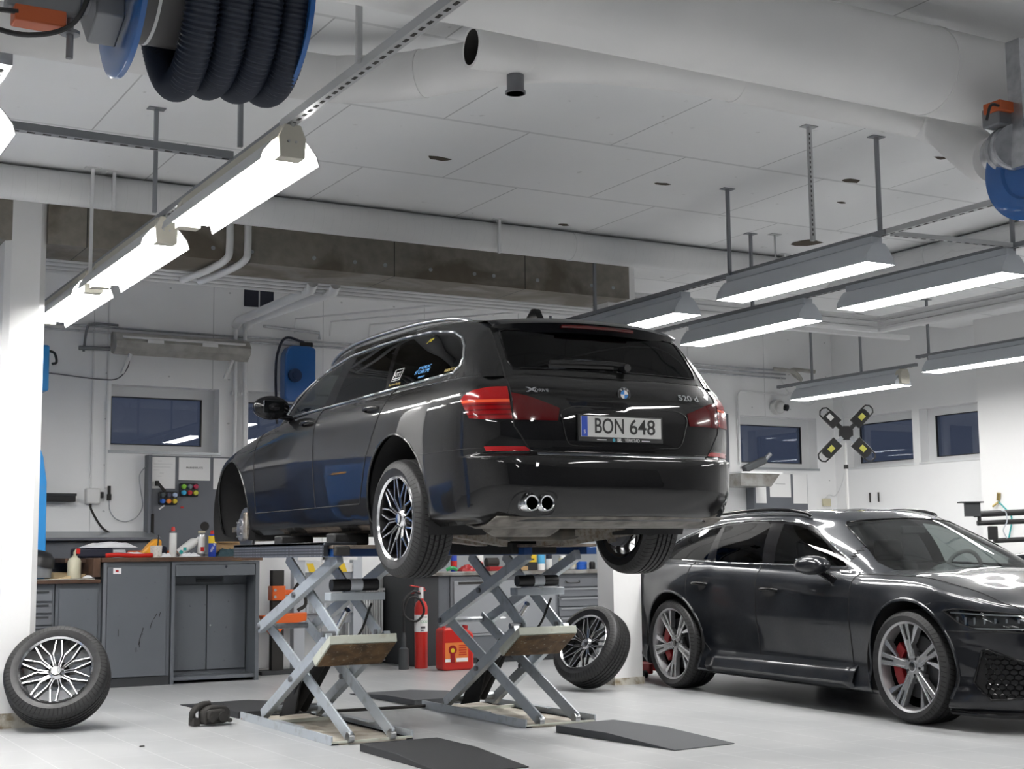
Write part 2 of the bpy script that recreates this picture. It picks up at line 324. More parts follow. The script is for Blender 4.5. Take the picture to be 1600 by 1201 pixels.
def grid_to_bm(bm, A, flip=False):
    C_, R_, _ = A.shape
    vs = [[bm.verts.new(A[i, j]) for j in range(R_)] for i in range(C_)]
    for i in range(C_-1):
        for j in range(R_-1):
            q = [vs[i][j], vs[i+1][j], vs[i+1][j+1], vs[i][j+1]]
            if flip: q.reverse()
            try: bm.faces.new(q)
            except ValueError: pass
def cut(bm, lay, pts, d, pid, only=None, maxd=.35, nd=.25):
    """mark the part of the surface inside the convex polygon pts (3-D points on it), seen along d"""
    d = Vector(d).normalized(); P = [Vector(p) for p in pts]; c = sum(P, Vector())/len(P)
    rad = max((p-c).length for p in P)+.02
    def inside_dir(f): return f.normal.dot(d) < nd
    fs = [f for f in bm.faces if (only is None or f[lay] in only) and inside_dir(f) and abs((f.calc_center_median()-c).dot(d)) < maxd
          and ((f.calc_center_median()-c)-d*((f.calc_center_median()-c).dot(d))).length < rad+.12]
    n = len(P); nrm = []
    for i in range(n):
        e = P[(i+1) % n]-P[i]; q = e.cross(d).normalized()
        if (c-P[i]).dot(q) < 0: q.negate()
        nrm.append((P[i], q))                    # q points inward
    for p0, q in nrm:
        fs = [f for f in fs if f.is_valid]
        geom = set(fs)
        for f in fs: geom.update(f.edges); geom.update(f.verts)
        r = bmesh.ops.bisect_plane(bm, geom=list(geom), plane_co=p0, plane_no=q, dist=1e-5)
        fs = [g for g in r['geom'] if isinstance(g, bmesh.types.BMFace)]
        fs = [f for f in fs if (f.calc_center_median()-p0).dot(q) > -1e-4]   # keep the inner side only
    for f in fs:
        if f.is_valid: f[lay] = pid
    return fs
def rounded(poly, r, n=4):
    """round the corners of a 2-D polygon"""
    out = []; k = len(poly)
    for i in range(k):
        p = Vector(poly[i]); a = Vector(poly[i-1])-p; b = Vector(poly[(i+1) % k])-p
        rr = min(r if not isinstance(r, list) else r[i], a.length*.45, b.length*.45)
        if rr < 1e-4: out.append(tuple(p)); continue
        s = p+a.normalized()*rr; e = p+b.normalized()*rr
        for j in range(n+1):
            t = j/n; out.append(tuple((1-t)**2*s+2*t*(1-t)*p+t*t*e))
    return out
def smooth_normals(me, kd, nrms):
    ns = []
    for v in me.vertices:
        co, i, dd = kd.find(v.co); ns.append(nrms[i])
    me.normals_split_custom_set_from_vertices(ns)
# ---------------------------------------------------------------- splitting a body surface into parts
def text_mesh(name, s, size, m, parent, M, extrude=.001, sx=1., align='CENTER', shear=0., bold=0.):
    cu = bpy.data.curves.new(name, 'FONT'); cu.body = s; cu.size = size; cu.extrude = extrude; cu.align_x = align; cu.align_y = 'CENTER'; cu.shear = shear; cu.offset = bold
    tmp = bpy.data.objects.new(name+'_source', cu); COL.objects.link(tmp)
    dg = bpy.context.evaluated_depsgraph_get(); me = bpy.data.meshes.new_from_object(tmp.evaluated_get(dg)); COL.objects.unlink(tmp); bpy.data.objects.remove(tmp)
    me.name = name; me.transform(M @ Matrix.Diagonal((sx, 1, 1, 1))); me.materials.clear(); me.materials.append(m)
    ob = bpy.data.objects.new(name, me); COL.objects.link(ob)
    if parent: ob.parent = parent
    return ob
def frame(o, xdir, ydir):
    """matrix whose local x,y run along xdir,ydir (text reads along x)"""
    x = Vector(xdir).normalized(); y = Vector(ydir); z = x.cross(y).normalized(); y = z.cross(x)
    M = Matrix((x, y, z)).transposed().to_4x4(); M.translation = Vector(o); return M
class Body:
    def __init__(s, grids, ys, root, holes):
        s.root = root; s.ys = ys; bm = bmesh.new(); s.bm = bm; s.lay = bm.faces.layers.int.new('pid')
        s.ids = {'body_shell': 0}
        for gi, A in enumerate(grids):
            A = np.array(A)*[1, ys, 1]; n0 = len(bm.faces); grid_to_bm(bm, A); bm.faces.ensure_lookup_table()
        # outward orientation
        bm.normal_update()
        for f in bm.faces:
            c = f.calc_center_median(); ref = Vector((min(max(c.x, .2), 2.6), 0, .75))
            if f.normal.dot(c-ref) < 0: f.normal_flip()
        bm.normal_update()
        from mathutils.kdtree import KDTree
        s.kd = KDTree(len(bm.verts)); s.nr = []
        for i, v in enumerate(bm.verts):
            n = v.normal.copy()
            if v.co.y < 1e-4: n.y = 0; n.normalize()
            s.kd.insert(v.co, i); s.nr.append(n)
        s.kd.balance(); s.base = [g for g in grids]
        from mathutils.bvhtree import BVHTree
        s.bvh = BVHTree.FromBMesh(bm)
    def cut(s, name, pts, d, only=None, maxd=.35, nd=.25):
        i = s.ids.setdefault(name, len(s.ids)); o = None if only is None else {s.ids[k] for k in only}
        return cut(s.bm, s.lay, pts, d, i, o, maxd, nd)
    def split(s, name, co, no, only, test):
        """bisect the faces of `only` by a plane and give those on the +no side passing test the part name"""
        i = s.ids.setdefault(name, len(s.ids)); o = {s.ids[k] for k in only}
        fs = [f for f in s.bm.faces if f[s.lay] in o and test(f.calc_center_median())]; g = set(fs)
        for f in fs: g.update(f.edges); g.update(f.verts)
        bmesh.ops.bisect_plane(s.bm, geom=list(g), plane_co=co, plane_no=no, dist=1e-5)
        for f in s.bm.faces:
            if f[s.lay] in o and test(f.calc_center_median()) and (f.calc_center_median()-Vector(co)).dot(Vector(no)) > 0: f[s.lay] = i
    def normal(s, p):
        a = s.kd.find_n(p, 4); n = Vector()
        for co, i, d in a: n += s.nr[i]/(d+1e-4)
        return n.normalized()
    def hit(s, o, d):
        h = s.bvh.ray_cast(Vector(o), Vector(d).normalized()); return h[0]
    def hole(s, cx, cz, r, ang=(0, 2*PI)):
        pts = [(cx+r*math.cos(2*PI*k/48), .93, cz+r*math.sin(2*PI*k/48)) for k in range(48)]
        s.cut('hole', pts, (0,-1,0), maxd=.5)
        h = s.ids['hole']; bmesh.ops.delete(s.bm, geom=[f for f in s.bm.faces if f[s.lay] == h], context='FACES')
    def seams(s, pairs, r, m, name='panel_gap', lift=0.0):
        bm = s.bm; inv = {v: k for k, v in s.ids.items()}; mb = MB()
        for e in bm.edges:
            if len(e.link_faces) != 2: continue
            a, b = inv[e.link_faces[0][s.lay]], inv[e.link_faces[1][s.lay]]
            if a == b or not (frozenset((a, b)) in pairs): continue
            p, q = e.verts[0].co, e.verts[1].co
            if p.y < 1e-4 and q.y < 1e-4: continue
            if (p-q).length < 1e-4: continue
            n = (s.normal(p)+s.normal(q)).normalized()*lift; d = (q-p).normalized()*r*.35
            mb.cyl(p+n-d, q+n+d, r, n=6, caps=True)
        k = len(mb.v)
        if not k: return
        mb.add([(x, -y, z) for x, y, z in mb.v], list(mb.f)); return build(name, mb, m, s.root, 60)
    def emit(s, name, m, both='join', label=None, thick=0., oname=None, offset=0.):
        """make the object(s) of a part; both = join / pair"""
        i = s.ids[name]; bm = s.bm; fs = [f for f in bm.faces if f[s.lay] == i]
        vm = {}; V = []; F = []
        for f in fs:
            t = []
            for v in f.verts:
                if v not in vm: vm[v] = len(V); V.append(v.co.copy())
                t.append(vm[v])
            F.append(t)
        NR = [s.normal(v) for v in V]; V = [v+n*offset for v, n in zip(V, NR)]
        def mk(V, F, NR):
            me = bpy.data.meshes.new(oname or name); me.from_pydata([tuple(v) for v in V], [], F); me.materials.append(m)
            me.polygons.foreach_set('use_smooth', [True]*len(me.polygons)); me.normals_split_custom_set_from_vertices([tuple(n) for n in NR])
            ob = bpy.data.objects.new(oname or name, me); COL.objects.link(ob); ob.parent = s.root
            if label: ob['label'] = label
            return ob
        V2 = [Vector((v.x, -v.y, v.z)) for v in V]; N2 = [Vector((n.x, -n.y, n.z)) for n in NR]; F2 = [list(reversed(f)) for f in F]
        if both == 'join':
            k = len(V); return [mk(V+V2, F+[[a+k for a in f] for f in F2], NR+N2)]
        return [mk(V, F, NR), mk(V2, F2, N2)]
def seats(root, rows, sc=1.):
    for x, ys, n in rows:
        for y in ys:
            w = .50 if n == 1 else 1.25
            mb = MB().cbox((x+.05, y, .42), (.50, w, .14)).cbox((x-.25, y, .74), (.12, w*.94, .62), R=Matrix.Rotation(-.28, 3, 'Y'))
            st = build('seat', mb, M_['seat'], root, 40, bevel=.05)
            for k in ([0] if n == 1 else [-.38, .38]):
                build('headrest', MB().cbox((x-.36, y+k, 1.12), (.09, .26, .17), R=Matrix.Rotation(-.2, 3, 'Y')), M_['seat'], st, 40, bevel=.035)
# ---------------------------------------------------------------- the room
XL, XR, YB, YF, ZC, ZH = -5.0, 12.82, 14.0, -4.0, 3.72, 4.35
def room():
    T = M_
    struct('floor', MB().box((XL-.2, YF-.2, -.1), (XR+.2, YB+.2, 0)), T['floor_tiles'])
    mb = MB(); mb.box((XL-.2, YF-.2, ZC), (XR+.2, 10.50, ZC+.12)).box((7.05, 10.50, ZC), (XR+.2, 11.9, ZC+.12)); struct('ceiling', mb, T['ceiling_panels'])
    mb = MB(); mb.box((XL-.2, 10.45, ZH), (XR+.2, YB+.2, ZH+.1)).box((XL-.2, 10.45, ZC+.12), (7.10, 10.50, ZH)).box((7.05, 10.50, ZC+.12), (7.10, 11.9, ZH)).box((7.10, 11.85, ZC+.12), (XR+.2, 11.9, ZH)); struct('ceiling', mb, T['white_paint'])
    def wall_holes(name, m, span, zt, holes, axis, at, depth):
        """wall along one axis with rectangular window openings (a0,a1) at z 2.17..2.82"""
        mb = MB(); a0, a1 = span; z0, z1 = 2.17, 2.82
        def bx(p, q, zz0, zz1):
            if axis == 'x': mb.box((p, at, zz0), (q, at+depth, zz1))
            else: mb.box((at, p, zz0), (at+depth, q, zz1))
        bx(a0, a1, 0, z0); bx(a0, a1, z1, zt); c = a0
        for h0, h1 in holes: bx(c, h0, z0, z1); c = h1
        bx(c, a1, z0, z1); return struct(name, mb, m)
    wall_holes('wall_back', T['wall_panels'], (XL-.2, XR+.2), ZH, [(3.46, 4.55), (4.86, 5.95), (11.27, 12.52)], 'x', YB, .3)
    wall_holes('wall_right', T['wall_paint'], (YF, YB), ZH, [(11.36, 12.50), (12.62, 13.80)], 'y', XR, .3)
    struct('wall_left', MB().box((XL-.2, YF, 0), (XL, YB, ZH)), T['wall_paint']); struct('wall_front', MB().box((XL-.2, YF-.2, 0), (XR+.2, YF, ZC+.1)), mat('dark_blue_wall', (.035,.045,.07), .6))
    # windows: frame, glass
    k = 0
    for (a0, a1) in ((3.46, 4.55), (4.86, 5.95), (11.27, 12.52)):
        k += 1; mb = MB(); y = 14.16; f = .07
        mb.box((a0, y, 2.17), (a1, y+.07, 2.17+f)).box((a0, y, 2.82-f-.03), (a1, y+.07, 2.82)).box((a0, y, 2.17+f), (a0+.035, y+.07, 2.82-f-.03)).box((a1-.13, y, 2.17+f), (a1, y+.07, 2.82-f-.03))
        w_ = struct('window_%d' % k, mb, T['frame_white'], 30)
        mb = MB(); g0, g1 = a0+.035, a1-.13
        for q0, q1 in (((g0, 2.24), (g1, 2.25)), ((g0, 2.71), (g1, 2.72)), ((g0, 2.24), (g0+.012, 2.72)), ((g1-.012, 2.24), (g1, 2.72))): mb.box((q0[0], y-.005, q0[1]), (q1[0], y+.02, q1[1]))
        build('window_gasket', mb, T['black_plastic'], w_); build('window_pane', MB().box((g0, y+.03, 2.24), (g1, y+.036, 2.72)), T['glass_window'], w_)
        build('window_sill', MB().box((a0-.02, YB-.015, 2.145), (a1+.02, y, 2.172)), T['frame_aluminium'], w_)
    for (a0, a1) in ((11.36, 12.50), (12.62, 13.80)):
        k += 1; mb = MB(); x = XR+.14; f = .06
        mb.box((x, a0, 2.17), (x+.07, a1, 2.17+f)).box((x, a0, 2.82-f-.03), (x+.07, a1, 2.82)).box((x, a0, 2.17+f), (x+.07, a0+.03, 2.82-f-.03)).box((x, a1-.13, 2.17+f), (x+.07, a1, 2.82-f-.03))
        w_ = struct('window_%d' % k, mb, T['frame_white'], 30); mb = MB(); g0, g1 = a0+.03, a1-.13
        for q0, q1 in (((g0, 2.23), (g1, 2.24)), ((g0, 2.72), (g1, 2.73)), ((g0, 2.23), (g0+.012, 2.73)), ((g1-.012, 2.23), (g1, 2.73))): mb.box((x-.005, q0[0], q0[1]), (x+.02, q1[0], q1[1]))
        build('window_gasket', mb, T['black_plastic'], w_); build('window_pane', MB().box((x+.03, g0, 2.23), (x+.036, g1, 2.73)), T['glass_window'], w_)
        build('window_sill', MB().box((XR-.015, a0-.02, 2.15), (x, a1+.02, 2.172)), T['frame_white'], w_)
    # nothing stands outside the windows; the panes show the plain dark blue world colour
    # columns
    mb = MB().prism([(1.79, 10.10, 0), (1.985, 10.10, 0), (2.03, 10.145, 0), (2.03, 10.40, 0), (1.75, 10.40, 0), (1.75, 10.14, 0)], (0, 0, ZC)); struct('trim_1', mb, T['white_paint'])
    mb = MB().box((1.74, 10.09, 0), (2.035, 10.405, .10)); struct('trim_2', mb, mat('column_foot', (.55,.53,.47), .7, noise=(14,(.25,.2,.13),.45,.65)))
    mb = MB().prism([(6.86, 10.30, 0), (7.02, 10.30, 0), (7.035, 10.32, 0), (7.16, 10.32, 0), (7.16, 10.55, 0), (6.86, 10.55, 0)], (0, 0, ZC)); struct('trim_3', mb, T['white_paint'])
    mb = MB().box((6.855, 10.295, 0), (7.165, 10.555, .06)); struct('trim_4', mb, MATS['column_foot'])
    struct('trim_5', MB().box((12.55, 10.20, 0), (XR, 11.34, ZC)), T['white_paint'])
    # the boarded beam with its underside and washers
    mb = MB().box((2.03, 10.10, 3.315), (6.95, 10.62, 3.74)); mb.box((XL, 10.10, 3.315), (1.79, 10.62, 3.74)); b = struct('trim_6', mb, T['beam_board'], 0)
    for x in (2.92, 3.22, 3.52, 4.02, 4.36, 4.62, 5.02, 5.42, 5.60, 6.02, 6.56, 6.78): build('washer', MB().cyl((x, 10.095, 3.40), (x, 10.102, 3.40), .016, n=14), T['zinc'], b)
    struct('baseboard_back', MB().box((6.2, YB-.02, 0), (XR, YB, .08)), T['dark_panel'])
    # high vent opening in the back wall
    mb = MB().box((4.80, YB-.012, 3.70), (5.12, YB-.002, 3.96)); t = solo('wall_vent', mb, T['navy'], 'dark square opening high in the back wall under the ceiling', 'vent'); build('glazing_bar', MB().box((-.006,-.012,-.0), (.006,.0,.26)), T['frame_white'], t)
    # holes and stains in the ceiling boards
    for i, (x, y, a, b_, r) in enumerate(((4.13, 8.18, .10, .05, .3), (5.83, 8.03, .07, .03, .1), (5.87, 9.42, .05, .035, 0), (6.97, 7.34, .09, .05, .5), (8.05, 9.06, .16, .16, .2), (7.10, 6.62, .06, .03, 1.), (7.35, 7.85, .05, .025, .2))):
        mb = MB(); n = 9; random.seed(i+3); pts = [(x+a*math.cos(2*PI*k/n+r)*random.uniform(.6, 1.1), y+b_*math.sin(2*PI*k/n+r)*random.uniform(.6, 1.1), ZC-.004) for k in range(n)]
        mb.prism(pts, (0, 0, .003)); o = struct('trim_%d' % (20+i), mb, T['brown_hole'], 0)
room()
def services():
    T = M_
    def duct(path, r, label, m='duct_wrap', rings=(), n=36, cap=True, name='ventilation_duct'):
        P = [Vector(p) for p in path]; mb = MB().tube(P, r, n); 
        for (p, d) in rings: d = Vector(d).normalized(); mb.cyl(Vector(p)-d*.012, Vector(p)+d*.012, r+.004, n=n)
        return solo(name, mb, T[m], label, 'duct')
    duct([(XL, 4.74, 3.40), (XR, 4.74, 3.40)], .21, 'thickest white round duct, crossing the ceiling at the top of the room', 'duct_plain', [((x, 4.74, 3.40), (1,0,0)) for x in (1.2, 5.02, 8.8)], 48)
    duct([(XL, 9.62, 3.60), (8.75, 9.62, 3.60)], .115, 'slim white duct running along the brown boarded beam', 'duct_wrap', [((x, 9.62, 3.60), (1,0,0)) for x in (3.0, 6.05)])
    pth = bez([(XL, 6.47, 3.50), (1.0, 6.47, 3.50), (2.45, 6.47, 3.50), (2.75, 6.40, 3.50), (2.98, 6.22, 3.50), (3.22, 5.90, 3.50), (3.42, 5.70, 3.50), (3.75, 5.56, 3.50), (4.3, 5.49, 3.50), (5.72, 5.49, 3.49)], 8)+bez([(5.75, 5.48, 3.48), (5.79, 5.37, 3.41), (5.72, 5.20, 3.28), (5.60, 4.98, 3.13), (5.48, 4.80, 3.03), (5.40, 4.68, 3.0)], 6)
    duct(pth, .118, 'white duct with an S bend behind the thickest duct', 'duct_plain', [((2.40, 6.47, 3.5), (1,0,0)), ((3.02, 6.17, 3.5), (.6,-.8,0)), ((3.33, 5.78, 3.5), (.7,-.6,0)), ((4.45, 5.49, 3.5), (1,0,0))])
    # stub with open end and damper cap at the bend
    t = thing('duct_stub', (3.22, 5.70, 3.50), 'short open duct end beside the S bend', 'duct'); mb = MB().lathe([(.10, 0), (.10, .30), (.085, .30), (.085, .05), (0, .05)], (0,0,0), (-.75,.05,0), 28, ms=[0,0,1,1]); mb.xf(Matrix.Translation((.14, 0, 0))); build('sleeve', mb, [T['duct_plain'], T['soot']], t)
    build('damper_cap', MB().cyl((.08, .02, -.10), (.08, .02, -.19), .042, n=20).cyl((.08, .02, -.18), (.08, .02, -.19), .050, n=20), T['dark_galv'], t)
    duct([(9.05, 9.85, 3.60), (9.05, 5.0, 3.60)], .115, 'white duct running towards the right edge above the light rails', 'duct_wrap', [((9.05, y, 3.60), (0,1,0)) for y in (8.6, 7.2)])
    # hangers
    def hanger(x, y, z0, z1, label, w=.022, plate=True, grp=None, nm='ceiling_hanger', m='rail_grey'):
        mb = MB().box((x-w/2, y-w/2, z0), (x+w/2, y+w/2, z1))
        if plate: mb.box((x-.05, y-.03, z1-.006), (x+.05, y+.03, z1))
        return solo(nm, mb, T[m], label, 'hanger', grp)
    G = 'steel hangers of the light rails'
    hanger(2.20, 8.00, 3.10, ZC, 'steel hanger holding the near left light row beside the hose reel', grp=G); hanger(2.20, 6.50, 3.10, ZC, 'steel hanger disappearing behind the blue hose reel', grp=G)
    hanger(2.23, 5.13, 3.10, ZC, 'steel hanger above the slotted rail near the top of the room', grp=G, m='rail_light')
    hanger(6.36, 6.46, 3.08, ZC, 'tall steel hanger at the near end of the second light row', grp=G); hanger(6.33, 7.93, 3.08, ZC, 'steel hanger at the far end of the big lamp of the second row', grp=G)
    for x, y in ((7.41, 6.33), (7.41, 9.0), (11.05, 9.3), (11.05, 10.6), (11.05, 12.4), (11.05, 11.6)): hanger(x, y, 3.06, ZC if y < 11.8 else ZH, 'thin steel hanger '+{6.33: 'at the near end of the third light row', 9.0: 'in the middle of the third light row', 9.3: 'of the far light row nearest the right edge', 10.6: 'where the two far row lamps meet', 12.4: 'at the corner end of the far light row', 11.6: 'over the cream-ended corner lamp'}[y], grp='thin hangers of the far light rows')
    hanger(6.33, 9.7, 3.08, ZC, 'steel hanger in front of the right end of the brown beam', grp=G)
    hanger(7.30, 12.0, 3.12, ZH, 'thin steel hanger of the small lamp beyond the raised car roof', grp=None)
    t = hanger(5.83, 6.49, 3.0, ZC, 'free slotted rod hanging from the ceiling with nothing on it', .024, True, None, 'slotted_rod', 'rail_light')
    mb = MB()
    for k in range(22): mb.box((-.013, -.014, .03+k*.03), (-.006, -.0125, .045+k*.03))
    build('slots', mb, T['soot'], t)
    for x, y in ((2.18, 9.46), (2.33, 9.49), (5.32, 9.50), (8.2, 9.50)):
        hanger(x, y, 3.0 if x == 2.18 else 3.45, ZC, {2.18: 'long white rod in front of the left end of the slim duct', 2.33: 'short white strap of the slim duct at left', 5.32: 'short white strap of the slim duct near its middle', 8.2: 'short white strap of the slim duct at right'}[x], .02, True, 'straps of the slim duct', 'duct_strap', 'lamp_white')
    hanger(6.20, 4.52, 3.45, ZC, 'white strap of the thickest duct', .03, True, None, 'duct_strap', 'lamp_white'); hanger(7.61, 8.93, 3.25, ZC, 'wire hanger in front of the slim duct', .01, True, None, 'wire_hanger', 'rail_light')
    # slotted steel channels
    def channel(p, q, label, w=.041, m='rail_grey', slots=True, grp='slotted steel channels', nm='steel_channel'):
        p = Vector(p); q = Vector(q); d = (q-p).normalized(); mb = MB().bar(p, q, w, w*.8)
        t = solo(nm, mb, T[m], label, 'rail', grp)
        if slots:
            L = (q-p).length; ms = MB(); c0 = Vector(t.location)
            s = d.cross(Vector((0,0,1))); k = int(L/.07)
            for i in range(k):
                a = p+d*(.02+i*.07); ms.bar(a-c0-Vector((0,0,w*.41)), a+d*.035-c0-Vector((0,0,w*.41)), w*.3, .003)
            build('slots', ms, T['soot'], t)
        return t
    channel((2.26, 11.3, 3.095), (2.26, 6.05, 3.095), 'steel channel carrying the near left lamps'); channel((2.26, 6.05, 3.095), (2.26, 1.0, 3.095), 'pale slotted channel running out of the top of the picture', .05, 'rail_light')
    channel((-1.2, 6.46, 3.05), (2.16, 6.50, 3.05), 'slotted cross channel between the two left light rows', .045, 'rail_grey'); channel((.97, 7.9, 3.102), (.97, 5.75, 3.102), 'short slotted channel at the left edge of the picture', .06, 'galvanised')
    channel((6.36, 10.6, 3.093), (6.36, 6.40, 3.093), 'steel channel carrying the second light row'); channel((6.36, 6.39, 3.093), (6.36, 1.5, 3.093), 'pale slotted channel beyond the near end of the second light row', .041, 'rail_light')
    channel((6.42, 6.42, 3.093), (7.38, 6.32, 3.093), 'slotted cross channel from the second to the third light row', .035, 'rail_light'); channel((7.41, 10.4, 3.093), (7.41, 4.5, 3.093), 'steel channel carrying the third light row'); channel((11.05, 13.0, 3.054), (11.05, 10.78, 3.054), 'steel channel above the corner lamp'); channel((11.05, 10.77, 3.133), (11.05, 7.2, 3.133), 'steel channel carrying the far light row at the right edge')
    # conduits and cable trays under the ceiling
    for i in range(4): solo('conduit', MB().cyl((2.0, 10.72+.085*i, 3.335-.012*i), (7.6, 10.72+.085*i, 3.335-.012*i), .018, n=10), T['lamp_white'], ('nearest', 'second nearest', 'third', 'farthest')[i]+' of the four white conduits side by side behind the beam', 'pipe', 'conduits behind the beam')
    for i in range(3):
        z = 3.40+.066*i; y = 10.86+.03*i; x = 10.62+.03*i
        solo('cable_trunking', MB().tube([(6.6, y, z), (x-.05, y, z), (x, y-.05, z), (x, 5.05, z)], .032, 8), T['lamp_white'], ('lowest', 'middle', 'topmost')[i]+' of the three white trunkings turning the corner below the ceiling at right', 'pipe', 'trunking turning the corner')
    solo('cable_trunking', MB().box((7.2, 11.3, 3.42), (11.5, 11.38, 3.47)), T['lamp_white'], 'flat white trunking farther back under the ceiling', 'pipe')
    for i, (x, dx) in enumerate(((5.35, 0), (5.75, 0), (6.2, 0))): solo('conduit', MB().tube([(x+.45, 10.95, 3.33), (x, 13.95, 3.60), (x, 13.98, 3.45)], .010, 6), T['lamp_white'], ('left', 'middle', 'right')[i]+' of three thin white conduits slanting back to the wall', 'pipe', 'thin conduits slanting to the wall')
    # two insulated pipes: down the beam, under it, back to the wall and down
    for i, (x, lab) in enumerate(((3.33, 'left one of the two bent white pipes over the beam'), (3.47, 'right one of the two bent white pipes over the beam'))):
        solo('insulated_pipe', MB().tube(bez([(x, 10.05, 3.70), (x, 10.05, 3.42), (x-.02, 10.06, 3.32), (x-.09, 10.30, 3.27), (x-.16, 10.7, 3.26)], 5), .028, 12), T['lamp_white'], lab, 'pipe')
    for i, (x1, x0, lab) in enumerate(((4.25, 4.70, 'upper one of two thick white pipes sloping back from the beam to the wall'), (4.45, 4.82, 'lower one of two thick white pipes sloping back from the beam to the wall'))):
        solo('insulated_pipe', MB().tube([(x1, 10.70, 3.33), (x1+.02, 10.80, 3.29), (x0, 13.85, 3.52), (x0, 13.95, 3.48)], .043, 14), T['lamp_white'], lab, 'pipe')
    for i, x in enumerate((4.70, 4.80)): solo('wall_pipe', MB().cyl((x, 13.95, 1.9), (x, 13.95, 3.50), .022, n=10).cbox((x, 13.97, 2.78), (.07, .05, .03)), T['lamp_white'], ('left', 'right')[i]+' one of two thin white pipes running down the wall beside the first window', 'pipe', 'two thin pipes beside the first window')
    for i in range(2): solo('wall_pipe', MB().cyl((2.2, 13.965, 3.375-.05*i), (12.0, 13.965, 3.365-.05*i), .011, n=8), T['galvanised'], ('upper', 'lower')[i]+' one of two thin steel pipes running along the whole back wall', 'pipe', 'thin pipes along the back wall')
    solo('wall_pipe', MB().cyl((9.5, 13.955, 3.42), (11.95, 13.955, 3.41), .011, n=8), T['galvanised'], 'third thin steel pipe above the camera corner', 'pipe')
    solo('conduit', MB().tube([(5.0, 13.96, 3.50), (5.62, 13.96, 3.47), (5.62, 13.96, 3.40)], .016, 8), T['galvanised'], 'short steel conduit above the blue wall reel', 'pipe')
    solo('conduit', MB().tube([(11.22, 13.97, 2.2), (11.22, 13.97, 3.08), (11.26, 13.97, 3.12), (12.0, 13.97, 3.10), (12.1, 13.97, 3.14)], .010, 8), T['lamp_white'], 'thin conduit framing the far right window and the camera', 'pipe')
    for x, z0, z1, lab in ((3.28, 1.80, 3.35, 'vertical wire duct down to the white switch box'), (3.42, 1.80, 3.95, 'vertical wire duct left of the first window, reaching up to the ceiling')): solo('wire_duct', MB().box((x-.008, 13.98, z0), (x+.008, 13.998, z1)), T['lamp_white'], lab, 'pipe')
    solo('conduit', MB().tube(bez([(3.17, 13.95, 3.12), (3.20, 13.95, 3.35), (3.26, 13.95, 3.40), (3.5, 13.95, 3.40)], 5), .012, 8).cyl((3.12, 13.93, 3.15), (3.42, 13.93, 3.16), .022, n=8), T['dark_galv'], 'short bent dark conduit left of the old wall lamp', 'pipe')
    solo('cable', MB().tube(bez([(2.4, 13.97, 2.92), (2.9, 13.97, 2.89), (3.3, 13.97, 2.86), (3.5, 13.97, 2.87), (3.60, 13.96, 2.98), (3.62, 13.95, 3.1)], 6), .007, 6), T['dark_galv'], 'thin grey cable sagging along the wall below the old lamp', 'cable')
services()
